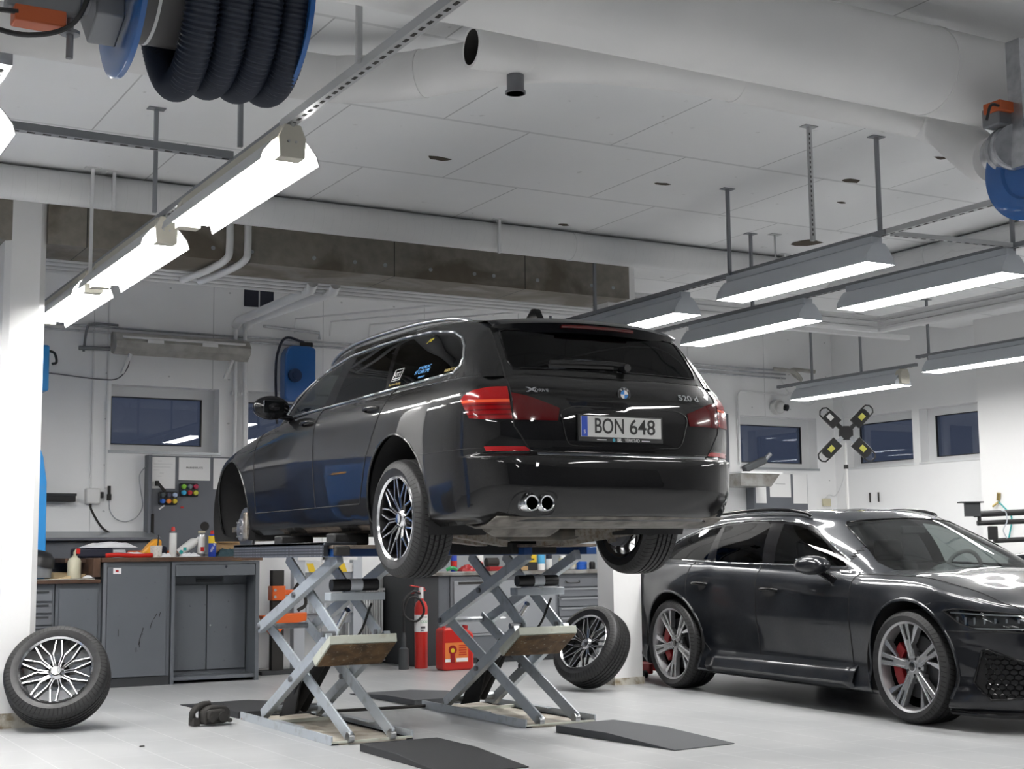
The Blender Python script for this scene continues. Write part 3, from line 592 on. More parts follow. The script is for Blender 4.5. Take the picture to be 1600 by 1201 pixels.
def lamps():
    T = M_
    def lamp(x, y0, y1, z, label, grp, kind='grey', lit=True, w=.25, cream_end=None):
        """open reflector batten along y; opening faces the floor"""
        t = thing('strip_lamp', (x, (y0+y1)/2, z), label, 'lamp', grp); L = (y1-y0)/2
        prof = [(-w/2, 0), (-w/2+.012, .045), (-w*.30, .10), (-.045, .13), (.045, .13), (w*.30, .10), (w/2-.012, .045), (w/2, 0)]
        inn = [(px*.965, pz-.004 if 0 < i < 7 else pz) for i, (px, pz) in enumerate(prof)]
        n = len(prof); mb = MB(); V = [(px, s*L, pz) for s in (-1, 1) for px, pz in prof]+[(px, s*L, pz) for s in (-1, 1) for px, pz in inn]
        mb.add(V, [(i, i+1, n+i+1, n+i) for i in range(n-1)]); mb.add(V, [(2*n+i, 2*n+i+1, 3*n+i+1, 3*n+i) for i in range(n-1)], 1); 
        cream = kind == 'cream'
        for s in (() if cream else (0, 1)): mb.add(V, [tuple(s*n+i for i in range(n))], 0)
        build('reflector', mb, [T['lamp_body' if kind == 'grey' else 'lamp_shell'], T['lamp_white']], t, 30)
        build('lamp_spine', MB().box((-.045, -L+.02, .131), (.045, L-.02, .175)), T['lamp_body' if kind == 'grey' else 'lamp_cream'], t, bevel=.004)
        zt = .045 if cream else -.001; wt = w*.40 if cream else w*.47
        build('tube_opening', MB().box((-wt, -L+.004, zt), (wt, L-.004, zt+.004)), T['tube_light'] if lit else T['lamp_dirty'], t, 0)
        if kind == 'cream' or cream_end:
            for s in ((-1, 1) if cream_end is None else (cream_end,)):
                e = build('end_housing', MB().prism([(-.06, s*(L-.05), .015), (.06, s*(L-.05), .015), (.065, s*(L-.05), .11), (.04, s*(L-.05), .17), (-.04, s*(L-.05), .17), (-.065, s*(L-.05), .11)], (0, s*.085, 0)), T['lamp_cream'], t, 30, bevel=.004)
                m2 = MB().cyl((-.02, s*(L+.036), .09), (-.02, s*(L+.04), .09), .006, n=8).cyl((.015, s*(L+.036), .09), (.015, s*(L+.04), .09), .006, n=8).cyl((0, s*(L+.02), .165), (0, s*(L+.05), .18), .012, n=10); build('end_screws', m2, T['steel'], e)
        return t
    g1 = 'strip lamps of the near left row'
    lamp(2.26, 5.98, 7.55, 2.90, 'largest glaring strip lamp, nearest of the left row', g1, 'cream', w=.29); lamp(2.26, 7.98, 9.52, 2.90, 'glaring strip lamp behind the nearest one in the left row', g1, 'cream', w=.29); lamp(2.26, 9.72, 11.2, 2.90, 'farthest glaring strip lamp of the left row, beside the white column', g1, 'cream', w=.29)
    lamp(.94, 6.10, 7.65, 2.90, 'strip lamp cut off by the left edge of the picture', None, 'cream', w=.29); lamp(.94, 8.4, 9.9, 2.9, 'hidden strip lamp further along beyond the left edge', None, 'cream', w=.29); lamp(.94, 10.6, 12.1, 2.9, 'strip lamp at the far left behind the white column', None, 'cream', w=.29)
    g2 = 'strip lamps of the second row'
    lamp(6.34, 6.45, 7.95, 2.90, 'grey strip lamp with the brightest opening, right above the sport car roof side', g2); lamp(6.39, 8.52, 10.1, 2.90, 'grey strip lamp partly hidden by the roof of the raised estate car', g2)
    g3 = 'strip lamps of the third row'
    lamp(7.38, 6.30, 7.85, 2.90, 'grey strip lamp nearest the right edge, third row', g3); lamp(7.42, 8.32, 9.85, 2.90, 'smaller grey strip lamp farther along the third row', g3)
    lamp(7.30, 11.3, 12.8, 2.95, 'small strip lamp peeping out beyond the raised car roof', None)
    lamp(11.05, 10.98, 12.65, 2.86, 'cream-ended strip lamp in front of the far corner', None, 'grey', w=.24, cream_end=-1); lamp(11.02, 8.90, 10.56, 2.94, 'grey strip lamp of the far row at the right edge', None)
    # more rows overhead behind the photographer
    for i, (x, y) in enumerate(((2.26, 2.0), (6.36, 2.0), (6.36, 4.0), (9.8, 3.6), (9.8, 6.6), (-1.5, 2.0), (-1.5, 5.5), (-1.5, 9.0), (4.3, 0.0), (0.5, -1.5), (11.3, 6.0))):
        lamp(x, y-.75, y+.75, 2.9, 'ceiling strip lamp outside the picture, '+('first over the left bay','first over the middle bay','nearest over the middle bay','far right of the photographer','right beside the sport car nose','far left, rearmost','far left, middle','far left, by the blue lift','straight behind the photographer','left behind the photographer','close to the right wall')[i], 'strip lamps outside the picture')
    # old unlit lamp on the back wall
    t = thing('wall_lamp', (4.12, 13.97, 3.13), 'long dusty unlit wall lamp above the first window', 'lamp')
    mb = MB(); prof = [(0, 0), (-.10, -.03), (-.20, .03), (-.22, .09), (-.16, .17), (-.05, .20), (0, .20)]
    mb.add([(s*.68, y, z) for s in (-1, 1) for y, z in prof], [(i, i+1, 8+i, 7+i) for i in range(6)]+[tuple(range(7)), tuple(range(7, 14))]); build('cover', mb, T['lamp_dirty'], t, 30)
    for x in (-.52, .52): build('bracket', MB().bar((x, -.12, -.02), (x-.05, -.01, -.20), .035, .02), T['lamp_white'], t)
    build('tube', MB().cyl((-.62, -.205, .13), (.62, -.205, .13), .013, n=8), T['white_plastic'], t)
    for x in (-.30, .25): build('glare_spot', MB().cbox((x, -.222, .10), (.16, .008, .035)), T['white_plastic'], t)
lamps()
def reels():
    T = M_
    def reel(cx, cy, cz, r, x0, x1, label, wraps, side=1):
        t = thing('hose_reel', (cx, cy, cz), label, 'hose reel', 'exhaust hose reels')
        for x, nm in ((x0, 'a'), (x1, 'b')):
            mb = MB().lathe([(0, 0), (r*.55, 0), (r*.6, .012), (r-.015, .012), (r, .006), (r, -.010), (r-.02, -.006), (0, -.006)], (x, 0, 0), (1 if x == x1 else -1, 0, 0), 64)
            d = build('reel_flange', mb, T['blue_paint'], t, 40)
        build('drum', MB().cyl((x0+.005, 0, 0), (x1-.005, 0, 0), r*.60, n=48), mat('drum_brown', (.10,.095,.095), .5), t)
        # hose: loops around the drum, ribbed
        h = MB(); hr = .056; R = r-.030-hr; FR = (.30, .50, .69, .88) if wraps == 4 else (.38, .62, .86); SG = (.085, .062, .060, .058)
        for k in range(wraps):
            xc = x0+(x1-x0)*FR[k]; pts = []; rad = []
            m = 220
            for j in range(m+1):
                a = 2*PI*j/m; z = math.sin(a)*R; sag = SG[k]*max(0, -math.sin(a))**2
                pts.append((xc+.04*math.sin(a*.5), math.cos(a)*R, z-sag)); rad.append(hr*(1.0 if j % 2 else .90))
            h.tube(pts, rad, 18)
        build('hose', h, T['hose_blue'], t, 20)
        return t
    t = reel(1.10, 4.42, 2.955, .305, .0, .535, 'big blue exhaust hose reel hanging at the top left', 4)
    # flange bracket, inlet sleeve, actuator at its left
    build('side_bracket', MB().prism([(-.11, -.12, .30), (-.11, .10, .30), (-.11, .12, -.10), (-.11, .0, -.22), (-.11, -.12, -.16)], (.09, 0, 0)), T['dark_galv'], t, bevel=.006)
    build('side_bracket', MB().box((.55, -.11, -.12), (.595, .06, .74)), T['galvanised'], t, bevel=.006)
    mb = MB().lathe([(.0, 0), (.075, 0), (.075, .12), (.082, .13), (.075, .14), (.075, .24), (.085, .25), (.085, .27), (.075, .28), (.075, .55)], (-.08, 0, -.05), (-1,0,0), 32); build('inlet_sleeve', mb, T['galvanised'], t)
    a = build('damper_actuator', MB().box((-.38, -.16, -.20), (-.16, -.09, -.02)), T['dark_galv'], t, bevel=.008); build('actuator_motor', MB().box((-.36, -.175, -.245), (-.21, -.10, -.195)), mat('actuator_orange', (.45,.09,.02), .5), a, bevel=.005)
    build('actuator_spindle', MB().cyl((-.19, -.13, -.19), (-.19, -.13, -.325), .011, n=10).cyl((-.19, -.13, -.25), (-.19, -.13, -.24), .03, n=16), T['dark_galv'], a)
    build('actuator_cable', MB().tube(bez([(-.35, -.17, -.22), (-.43, -.17, -.23), (-.43, -.18, -.28), (-.32, -.18, -.29), (-.20, -.18, -.24), (-.14, -.17, -.11), (-.11, -.16, .10), (-.10, -.15, .6)], 6), .008, 8), T['black_plastic'], a)
    build('warning_ring', MB().lathe([(.185, 0), (.185, .010)], (.075, 0, 0), (1,0,0), 40), T['white_plastic'], t)
    # the second reel at the right edge
    t = reel(5.20, 4.36, 2.86, .245, .03, .56, 'blue exhaust hose reel cut off by the right edge of the picture', 3)
    mb = MB().lathe([(.0, 0), (.10, 0), (.10, .03), (.11, .035), (.11, .05), (.10, .055), (.10, .12), (.112, .125), (.112, .135), (.10, .14), (.10, .26)], (.0, .03, .11), (.42,.65,.08), 32); build('inlet_sleeve', mb, T['galvanised'], t)
    a = build('damper_actuator', MB().box((-.10, .04, .20), (.06, .14, .29)), T['dark_galv'], t, bevel=.008); build('actuator_motor', MB().box((-.11, .02, .26), (.0, .12, .31)), MATS['actuator_orange'], a, bevel=.005)
    build('actuator_cable', MB().tube(bez([(-.10, .03, .28), (-.17, .02, .27), (-.19, .03, .20)], 6), .007, 6), T['black_plastic'], a)
    build('reel_arm', MB().box((-.02, -.03, .0), (.02, .05, .60)), T['galvanised'], t)
    # small blue reel on the back wall
    t = thing('wall_hose_reel', (5.36, 13.98, 2.98), 'flat blue hose reel case on the back wall behind the raised car', 'hose reel')
    pts = rounded([(-.17, -.26), (.17, -.26), (.17, .30), (.10, .32), (-.12, .32), (-.17, .22)], .06)
    build('case', MB().prism([(x, 0, z) for x, z in pts], (0, -.16, 0)), T['blue_paint'], t, bevel=.015); build('hub', MB().cyl((-.07, -.16, 0), (-.07, -.20, 0), .07, n=24).cyl((-.07, -.20, 0), (-.07, -.21, 0), .035, n=20), T['blue_dark'], t)
    build('hose_bracket', MB().bar((.02, -.10, .34), (.15, -.10, .34), .06, .05), T['soot'], t, bevel=.01); build('supply_hose', MB().tube(bez([(.05, -.12, .36), (-.14, -.10, .40), (-.22, -.08, .25), (-.24, -.07, 0), (-.22, -.07, -.5)], 6), .014, 8), T['navy'], t)
    # blue balancer boxes left, behind the column
    t = thing('wall_hose_reel', (2.52, 13.2, 2.62), 'tall blue box beside the white column, below the glaring lamp', 'hose reel'); build('case', MB().box((-.16, -.10, 0), (.16, .15, .42)), T['blue_light'], t, bevel=.02); build('handle', MB().tube(bez([(.16, 0, .38), (.22, 0, .36), (.24, 0, .28), (.20, 0, .26)], 5), .012, 8), T['soot'], t); build('wall_arm', MB().box((-.1, .10, .05), (.05, .8, .12)), T['blue_paint'], t)
reels()
# ---------------------------------------------------------------- the estate on the lift
def bmw_surfaces():
    Z = [.285, .33, .47, .62, .65, .80, .93, 1.015, 1.085, 1.09]
    DY = [.11, .045, .02, .006, .004, 0, .006, .03, .085, .13]
    rx = [-1.00, -1.06, -1.115, -1.105, -1.055, -1.07, -1.06, -1.03, -.965, -.93]
    rz = [.30, .35, .49, .635, .66, .80, .93, 1.01, 1.08, 1.085]
    cols = []
    # rear columns: y, x shift
    for y, sx in ((0, 0), (.40, .012), (.64, .05), (.79, .13)):
        cols.append([(rx[r]+sx, y-(DY[r]*.8 if y > .7 else DY[r]*.4 if y > .6 else 0), rz[r]) for r in range(10)])
    for x, y, k in ((-.86, .875, .7), (-.66, .918, .25), (-.35, .932, 0)):
        cols.append([(x+(rx[r]+1.10)*k*.6, y-DY[r], rz[r]*k+Z[r]*(1-k)) for r in range(10)])
    for x, y, zt, fx in ((0, .935, 1.085, 0), (.45, .93, 1.085, 0), (1.3, .928, 1.082, 0), (1.75, .926, 1.07, 0), (2.3, .922, 1.025, 0), (2.75, .922, .965, 0),
                 (3.15, .905, .91, .02), (3.45, .83, .87, .05), (3.68, .62, .85, .07), (3.78, .32, .84, .08), (3.80, 0, .84, .08)):
        s = (zt-.285)/(1.085-.285); col = []
        for r in range(10):
            t = max(0, (r-5)/4) if fx else 0; tt = max(0, (1-r)/1) if fx else 0
            sc = 1 if y > .8 else .9
            col.append((x-fx*(t**1.5)*1.6-fx*tt*.8, y-(DY[r] if y > .5 else DY[r]*y/.7), .285+(Z[r]-.285)*s))
        cols.append(col)
    low = surf(cols, 10, 6)
    # greenhouse: base, mid, glass top, gutter, roof, centre
    g = []
    def gc(bx, by, tx, ty, tz, gx, gy, gz, rx_, ry_, rz_, cx, cz, bz=1.07, bulge=.0, bf=0.):
        mx = bx*.52+tx*.48; my = by*.52+ty*.48+.015+bulge; mz = bz*.5+tz*.5+bf; mx += bf
        return [(bx, by, bz), (mx, my if by > .01 else 0, mz), (tx, ty, tz), (gx, gy, gz), (rx_, ry_, rz_), (cx, 0, cz)]
    g.append(gc(-.955, 0, -.73, 0, 1.40, -.66, 0, 1.44, -.45, 0, 1.475, -.30, 1.485))
    g.append(gc(-.945, .38, -.72, .34, 1.395, -.65, .33, 1.435, -.45, .25, 1.47, -.29, 1.485))
    g.append(gc(-.90, .68, -.69, .57, 1.375, -.62, .54, 1.42, -.44, .40, 1.46, -.28, 1.486))
    g.append(gc(-.84, .775, -.655, .635, 1.365, -.58, .60, 1.415, -.42, .46, 1.458, -.27, 1.487))
    g.append(gc(-.70, .825, -.56, .68, 1.375, -.50, .645, 1.425, -.36, .49, 1.465, -.24, 1.489))
    g.append(gc(-.35, .842, -.28, .705, 1.405, -.25, .668, 1.455, -.18, .50, 1.488, -.1, 1.51, 1.075))
    g.append(gc(.30, .846, .30, .71, 1.43, .30, .675, 1.48, .30, .50, 1.515, .30, 1.535, 1.075))
    g.append(gc(1.05, .843, 1.02, .70, 1.438, 1.0, .665, 1.490, .95, .49, 1.522, .95, 1.538, 1.072))
    g.append(gc(1.75, .836, 1.42, .69, 1.415, 1.35, .655, 1.472, 1.22, .48, 1.517, 1.2, 1.532, 1.06, .0, .015))
    g.append(gc(2.19, .805, 1.68, .655, 1.375, 1.57, .62, 1.445, 1.36, .45, 1.505, 1.32, 1.524, 1.035, .0, .035))
    g.append(gc(2.35, .66, 1.77, .53, 1.395, 1.65, .50, 1.455, 1.43, .34, 1.505, 1.36, 1.52, 1.02, .0, .035))
    g.append(gc(2.45, .34, 1.82, .27, 1.415, 1.69, .26, 1.468, 1.45, .18, 1.510, 1.38, 1.52, 1.01, .0, .03))
    g.append(gc(2.48, 0, 1.84, 0, 1.42, 1.71, 0, 1.472, 1.47, 0, 1.512, 1.40, 1.52, 1.01, .0, .03))
    green = surf(g, 10, 10)
    # bonnet: from the top edge of the low grid to the middle
    top = low[:, -1, :]; idx = [i for i in range(len(top)) if top[i][0] > 1.55]
    hood = []
    for i in idx:
        x, y, z = top[i]; row = []
        for j in range(11):
            t = j/10; row.append((x, y*(1-t), z+.055*math.sin(t*PI/2)*min(1, y/.5)*(1 if x < 3.4 else max(.0, (3.8-x)/.4))))
        hood.append(row)
    return low, green, np.array(hood)
def rs6_surfaces():
    Z = [.155, .19, .27, .36, .50, .66, .79, .89, .97, .985]
    DY = [.07, .0, .012, .045, .03, .012, .012, .022, .075, .115]
    cols = []
    R = range(10)
    rxx = [.08, .03, .02, 0, 0, .03, .05, .06, .10, .14]
    for x, y, zt in ((-1.08, 0, 1.03), (-1.05, .5, 1.03), (-.93, .80, 1.03), (-.62, .93, 1.03), (-.38, .955, 1.03)):
        s = (zt-.155)/(.985-.155)
        cols.append([(x+rxx[r], max(0, y-DY[r]*(1 if y > .3 else 0)), .155+(Z[r]-.155)*s+(.1*(1-r/9) if x < -.5 else 0)) for r in R])
    #   x, y, ztop, arch flare
    for x, y, zt, fl in ((0, .955, 1.035, .022), (.40, .945, 1.03, .0), (.62, .93, 1.025, 0), (1.35, .93, 1.0, 0), (2.05, .928, .965, 0), (2.42, .94, .95, .0), (2.92, .955, .93, .022)):
        s = (zt-.155)/(.985-.155)
        cols.append([(x, y-DY[r]*(1 if fl == 0 or r > 6 or r < 1 else .2)+(fl if 2 <= r <= 6 else 0), .155+(Z[r]-.155)*s) for r in R])
    for x, y, zt, k in ((3.28, .955, .885, .03), (3.52, .90, .84, .06), (3.72, .78, .80, .10), (3.86, .55, .785, .12), (3.93, .28, .78, .13), (3.95, 0, .78, .13)):
        s = (zt-.155)/(.985-.155)
        col = []
        for r in R:
            t = max(0, (r-5)/4); b = [.05, .02, 0, 0, 0, 0, 0, 0, 0, 0][r]
            col.append((x-k*t*t*1.3-b, max(0, y-(DY[r]*.6 if y > .5 else DY[r]*.3*y)), .155-.03*(r == 0)-.02+(Z[r]-.155)*s))
        cols.append(col)
    low = surf(cols, 10, 6)
    def gc(bx, by, tx, ty, tz, gx, gy, gz, rx_, ry_, rz_, cx, cz, bz=1.0):
        mx = bx*.52+tx*.48; my = by*.52+ty*.48+.018; mz = bz*.5+tz*.5
        return [(bx, by, bz), (mx, my if by > .01 else 0, mz), (tx, ty, tz), (gx, gy, gz), (rx_, ry_, rz_), (cx, 0, cz)]
    g = []
    g.append(gc(-.96, 0, -.62, 0, 1.32, -.55, 0, 1.36, -.3, 0, 1.40, -.1, 1.415, 1.02))
    g.append(gc(-.94, .40, -.60, .34, 1.32, -.53, .33, 1.36, -.3, .25, 1.40, -.1, 1.415, 1.02))
    g.append(gc(-.86, .70, -.52, .56, 1.30, -.45, .54, 1.345, -.25, .42, 1.39, -.08, 1.415, 1.02))
    g.append(gc(-.70, .79, -.40, .63, 1.29, -.34, .60, 1.34, -.18, .46, 1.39, -.05, 1.417, 1.02))
    g.append(gc(-.40, .83, -.15, .67, 1.305, -.1, .64, 1.355, 0, .49, 1.40, .1, 1.42, 1.02))
    g.append(gc(.15, .85, .30, .69, 1.33, .32, .66, 1.385, .35, .50, 1.425, .35, 1.44, 1.02))
    g.append(gc(.95, .855, .90, .69, 1.345, .90, .655, 1.40, .90, .49, 1.44, .90, 1.455, 1.0))
    g.append(gc(1.55, .85, 1.35, .67, 1.335, 1.32, .635, 1.39, 1.30, .47, 1.435, 1.30, 1.45, .98))
    g.append(gc(2.10, .84, 1.58, .64, 1.31, 1.52, .60, 1.365, 1.48, .44, 1.42, 1.48, 1.435, .955))
    g.append(gc(2.44, .80, 1.70, .60, 1.30, 1.62, .565, 1.355, 1.56, .41, 1.41, 1.56, 1.425, .935))
    g.append(gc(2.60, .66, 1.80, .49, 1.325, 1.71, .46, 1.368, 1.62, .33, 1.413, 1.60, 1.42, .925))
    g.append(gc(2.71, .34, 1.86, .26, 1.345, 1.77, .25, 1.38, 1.66, .17, 1.415, 1.62, 1.418, .92))
    g.append(gc(2.74, 0, 1.88, 0, 1.35, 1.79, 0, 1.385, 1.68, 0, 1.416, 1.63, 1.418, .92))
    green = surf(g, 10, 10)
    top = low[:, -1, :]; idx = [i for i in range(len(top)) if top[i][0] > 2.0]
    hood = []
    for i in idx:
        x, y, z = top[i]; row = []
        k = 1 if x < 3.4 else max(.0, (3.82-x)/.42)
        for j in range(13):
            t = j/12; row.append((x, y*(1-t), z+(.06*math.sin(t*PI/2)+.012*math.sin(min(1, t*2.2)*PI))*k))
        hood.append(row)
    return low, green, np.array(hood)
# ---------------------------------------------------------------- wheels; axle along local y, outer face towards +y
def tyre_mb(R, rr, w, grooves=4):
    h = w/2; P = [(rr-.006, -h+.012), (rr+.012, -h+.002), (rr+(R-rr)*.45, -h-.007), (R-.03, -h+.004), (R-.012, -h+.016), (R-.004, -h+.034)]; ms = [0]*5
    t0 = -h+.034; t1 = h-.034; n = grooves; step = (t1-t0)/(n+1)
    for i in range(n):
        c = t0+step*(i+1); rc = R-.002*(abs(c)/h)**2
        P += [(rc, c-.006), (rc-.008, c-.004), (rc-.008, c+.004), (rc, c+.006)]; ms += [1, 2, 2, 2]
    P += [(R-.004, h-.034), (R-.012, h-.016), (R-.03, h-.004), (rr+(R-rr)*.45, h+.007), (rr+.012, h-.002), (rr-.006, h-.012)]; ms += [1, 0, 0, 0, 0, 0]
    ms = ms[:len(P)-1]; ms[4] = 1; ms[3] = 1; k = len(P)
    ms[k-4] = 1; ms[k-5] = 1
    mb = MB().lathe(P, (0,0,0), (0,1,0), 96, ms=ms, caps=False); return mb
def pol(r, a, y): return Vector((r*math.cos(a), y, r*math.sin(a)))
def arm(mb, p, q, w0, w1, depth, top, side, taper=0):
    """a spoke leg from p to q (top-face centre line), widths w0, w1, running back by depth"""
    p = Vector(p); q = Vector(q); d = (q-p).normalized(); s = Vector((0,1,0)).cross(d).normalized()
    P = [p-s*w0/2, q-s*w1/2, q+s*w1/2, p+s*w0/2]; c = [v-Vector((0, .004, 0))+ (s*(.003) if i in (2,3) else -s*.003) for i, v in enumerate(P)]
    B = [v-Vector((0, depth, 0)) for v in c]
    mb.add(P+c+B, [(0,1,2,3)], top); b = len(mb.v)-12
    for i in range(4):
        j = (i+1) % 4
        mb.f.append((b+i, b+j, b+4+j, b+4+i)); mb.m.append(side); mb.f.append((b+4+i, b+4+j, b+8+j, b+8+i)); mb.m.append(side)
    mb.f.append((b+8, b+9, b+10, b+11)); mb.m.append(side)
def rim_y_spoke(w=.235, rr=.243, name='rim', parent=None):
    h = w/2; mb = MB()
    mb.lathe([(rr-.004, h-.001), (rr-.001, h-.006), (rr-.012, h-.010), (rr-.018, h-.030), (rr-.022, h-.055), (rr-.035, 0), (rr-.022, -h+.02), (rr-.002, -h+.004), (rr-.006,-h+.004), (rr-.026, -h+.02), (rr-.04, 0), (rr-.025, h-.05), (rr-.016, h-.012)],
             (0,0,0), (0,1,0), 72, closed=True, ms=[0,0,1,1,1,1,1,1,1,1,1,1,0])
    yt = h-.028; yh = h-.045
    for k in range(10):
        a = 2*PI*k/10
        for s in (-1, 1):
            hub = pol(.045, a+s*.13, yh); kn = pol(.122, a+s*.075, yt+.004); tip = pol(rr-.013, a+s*.245, yt+.008)
            arm(mb, hub, kn, .008, .0065, .035, 0, 1); arm(mb, kn, tip, .0065, .0075, .03, 0, 1)
    mb.lathe([(.085, yh-.055), (.085, yh-.02), (.062, yh-.008), (.055, yh), (.036, yh+.014), (.033, yh+.012), (.030, yh+.020), (0, yh+.022)], (0,0,0), (0,1,0), 32, ms=[1,1,1,0,0,1,0,0])
    for k in range(5):
        a = 2*PI*(k+.5)/5; mb.cyl(pol(.056, a, yh-.012), pol(.056, a, yh+.006), .008, n=6, m=1)
    return build(name, mb, [M_['polished'], M_['rim_black']], parent, 30)
def rim_blade(w=.27, rr=.297, name='rim', parent=None):
    h = w/2; mb = MB()
    mb.lathe([(rr-.005, h-.001), (rr, h-.005), (rr-.008, h-.010), (rr-.014, h-.028), (rr-.030, h-.08), (rr-.04, 0), (rr-.025, -h+.02), (rr-.002, -h+.004), (rr-.008,-h+.004), (rr-.03, -h+.02), (rr-.045, 0), (rr-.035, h-.08), (rr-.018, h-.012)],
             (0,0,0), (0,1,0), 80, closed=True, ms=[2,2,0,0,0,1,1,1,1,1,1,0,0])
    yt = h-.02; yh = h-.05
    def poly3(pts, depth, top, side):
        P = [pol(r, a, y) for r, a, y in pts]; mb.prism([p-Vector((0, depth, 0)) for p in P], (0, depth, 0), side, top)
    for k in range(5):
        a = 2*PI*k/5+.30; D = math.radians
        # root
        poly3([(.045, a-.75, yh), (.115, a-.28, yh+.008), (.125, a, yh+.01), (.115, a+.28, yh+.008), (.045, a+.75, yh)], .045, 0, 0)
        # main blade with a slot, and the fin that branches off half way
        r0 = .10; r1 = rr-.012; rm = .155
        poly3([(r0, a-.24, yh+.010), (rm, a-.17, yt-.014), (r1, a-.15, yt), (r1, a+.13, yt), (rm, a+.15, yt-.014), (r0, a+.24, yh+.010)], .042, 0, 0)
        poly3([(rm-.02, a+.14, yt-.016), (r1, a+.36, yt-.002), (r1, a+.50, yt-.002), (rm+.01, a+.30, yt-.016)], .040, 2, 0)
        for e0, e1, w_ in ((-.155, -.14, .008), (.14, .12, .007)): arm(mb, pol(rm-.005, a+e0, yt-.010), pol(r1-.003, a+e1, yt+.003), w_, w_, .01, 2, 0)
        arm(mb, pol(.07, a-.22, yh+.012), pol(rm, a-.165, yt-.010), .007, .008, .01, 2, 0); arm(mb, pol(.07, a+.22, yh+.012), pol(rm, a+.145, yt-.010), .007, .007, .01, 2, 0)
        arm(mb, pol(.175, a+.0, yt-.006), pol(rr-.022, a-.01, yt+.0035), .006, .016, .004, 1, 1)
    mb.lathe([(.075, yh-.06), (.075, yh-.02), (.058, yh+.002), (.036, yh+.004), (.034, yh+.012), (.028, yh+.014), (0, yh+.014)], (0,0,0), (0,1,0), 32, ms=[0,0,0,2,2,1,1])
    for k in range(5):
        an = 2*PI*(k+.5)/5+.30; mb.cyl(pol(.055, an, yh-.02), pol(.055, an, yh+.004), .009, n=6, m=1)
    return build(name, mb, [M_['rim_grey'], M_['rim_black'], M_['rim_bright']], parent, 30)
def tyre(R, rr, w, parent, grooves=4):
    return build('tyre', tyre_mb(R, rr, w, grooves), [M_['sidewall'], M_['tread'], M_['liner']], parent, 40)
def brake_disc(parent, y, r=.17, caliper=None):
    mb = MB().lathe([(.07, .0), (r, 0), (r, -.009), (r-.01, -.011), (r-.01, -.019), (r, -.021), (r, -.03), (.07, -.03)], (0,y,0), (0,1,0), 48)
    mb.lathe([(.085, -.005), (.085, .04), (.078, .045), (.036, .045), (.034, .06), (.028, .062), (.0, .062)], (0,y,0), (0,1,0), 32)
    for k in range(5):
        a = 2*PI*k/5; mb.cyl(pol(.056, a, y+.044), pol(.056, a, y+.065), .006, n=8)
    return build('brake_disc', mb, M_['disc_steel'], parent, 35)
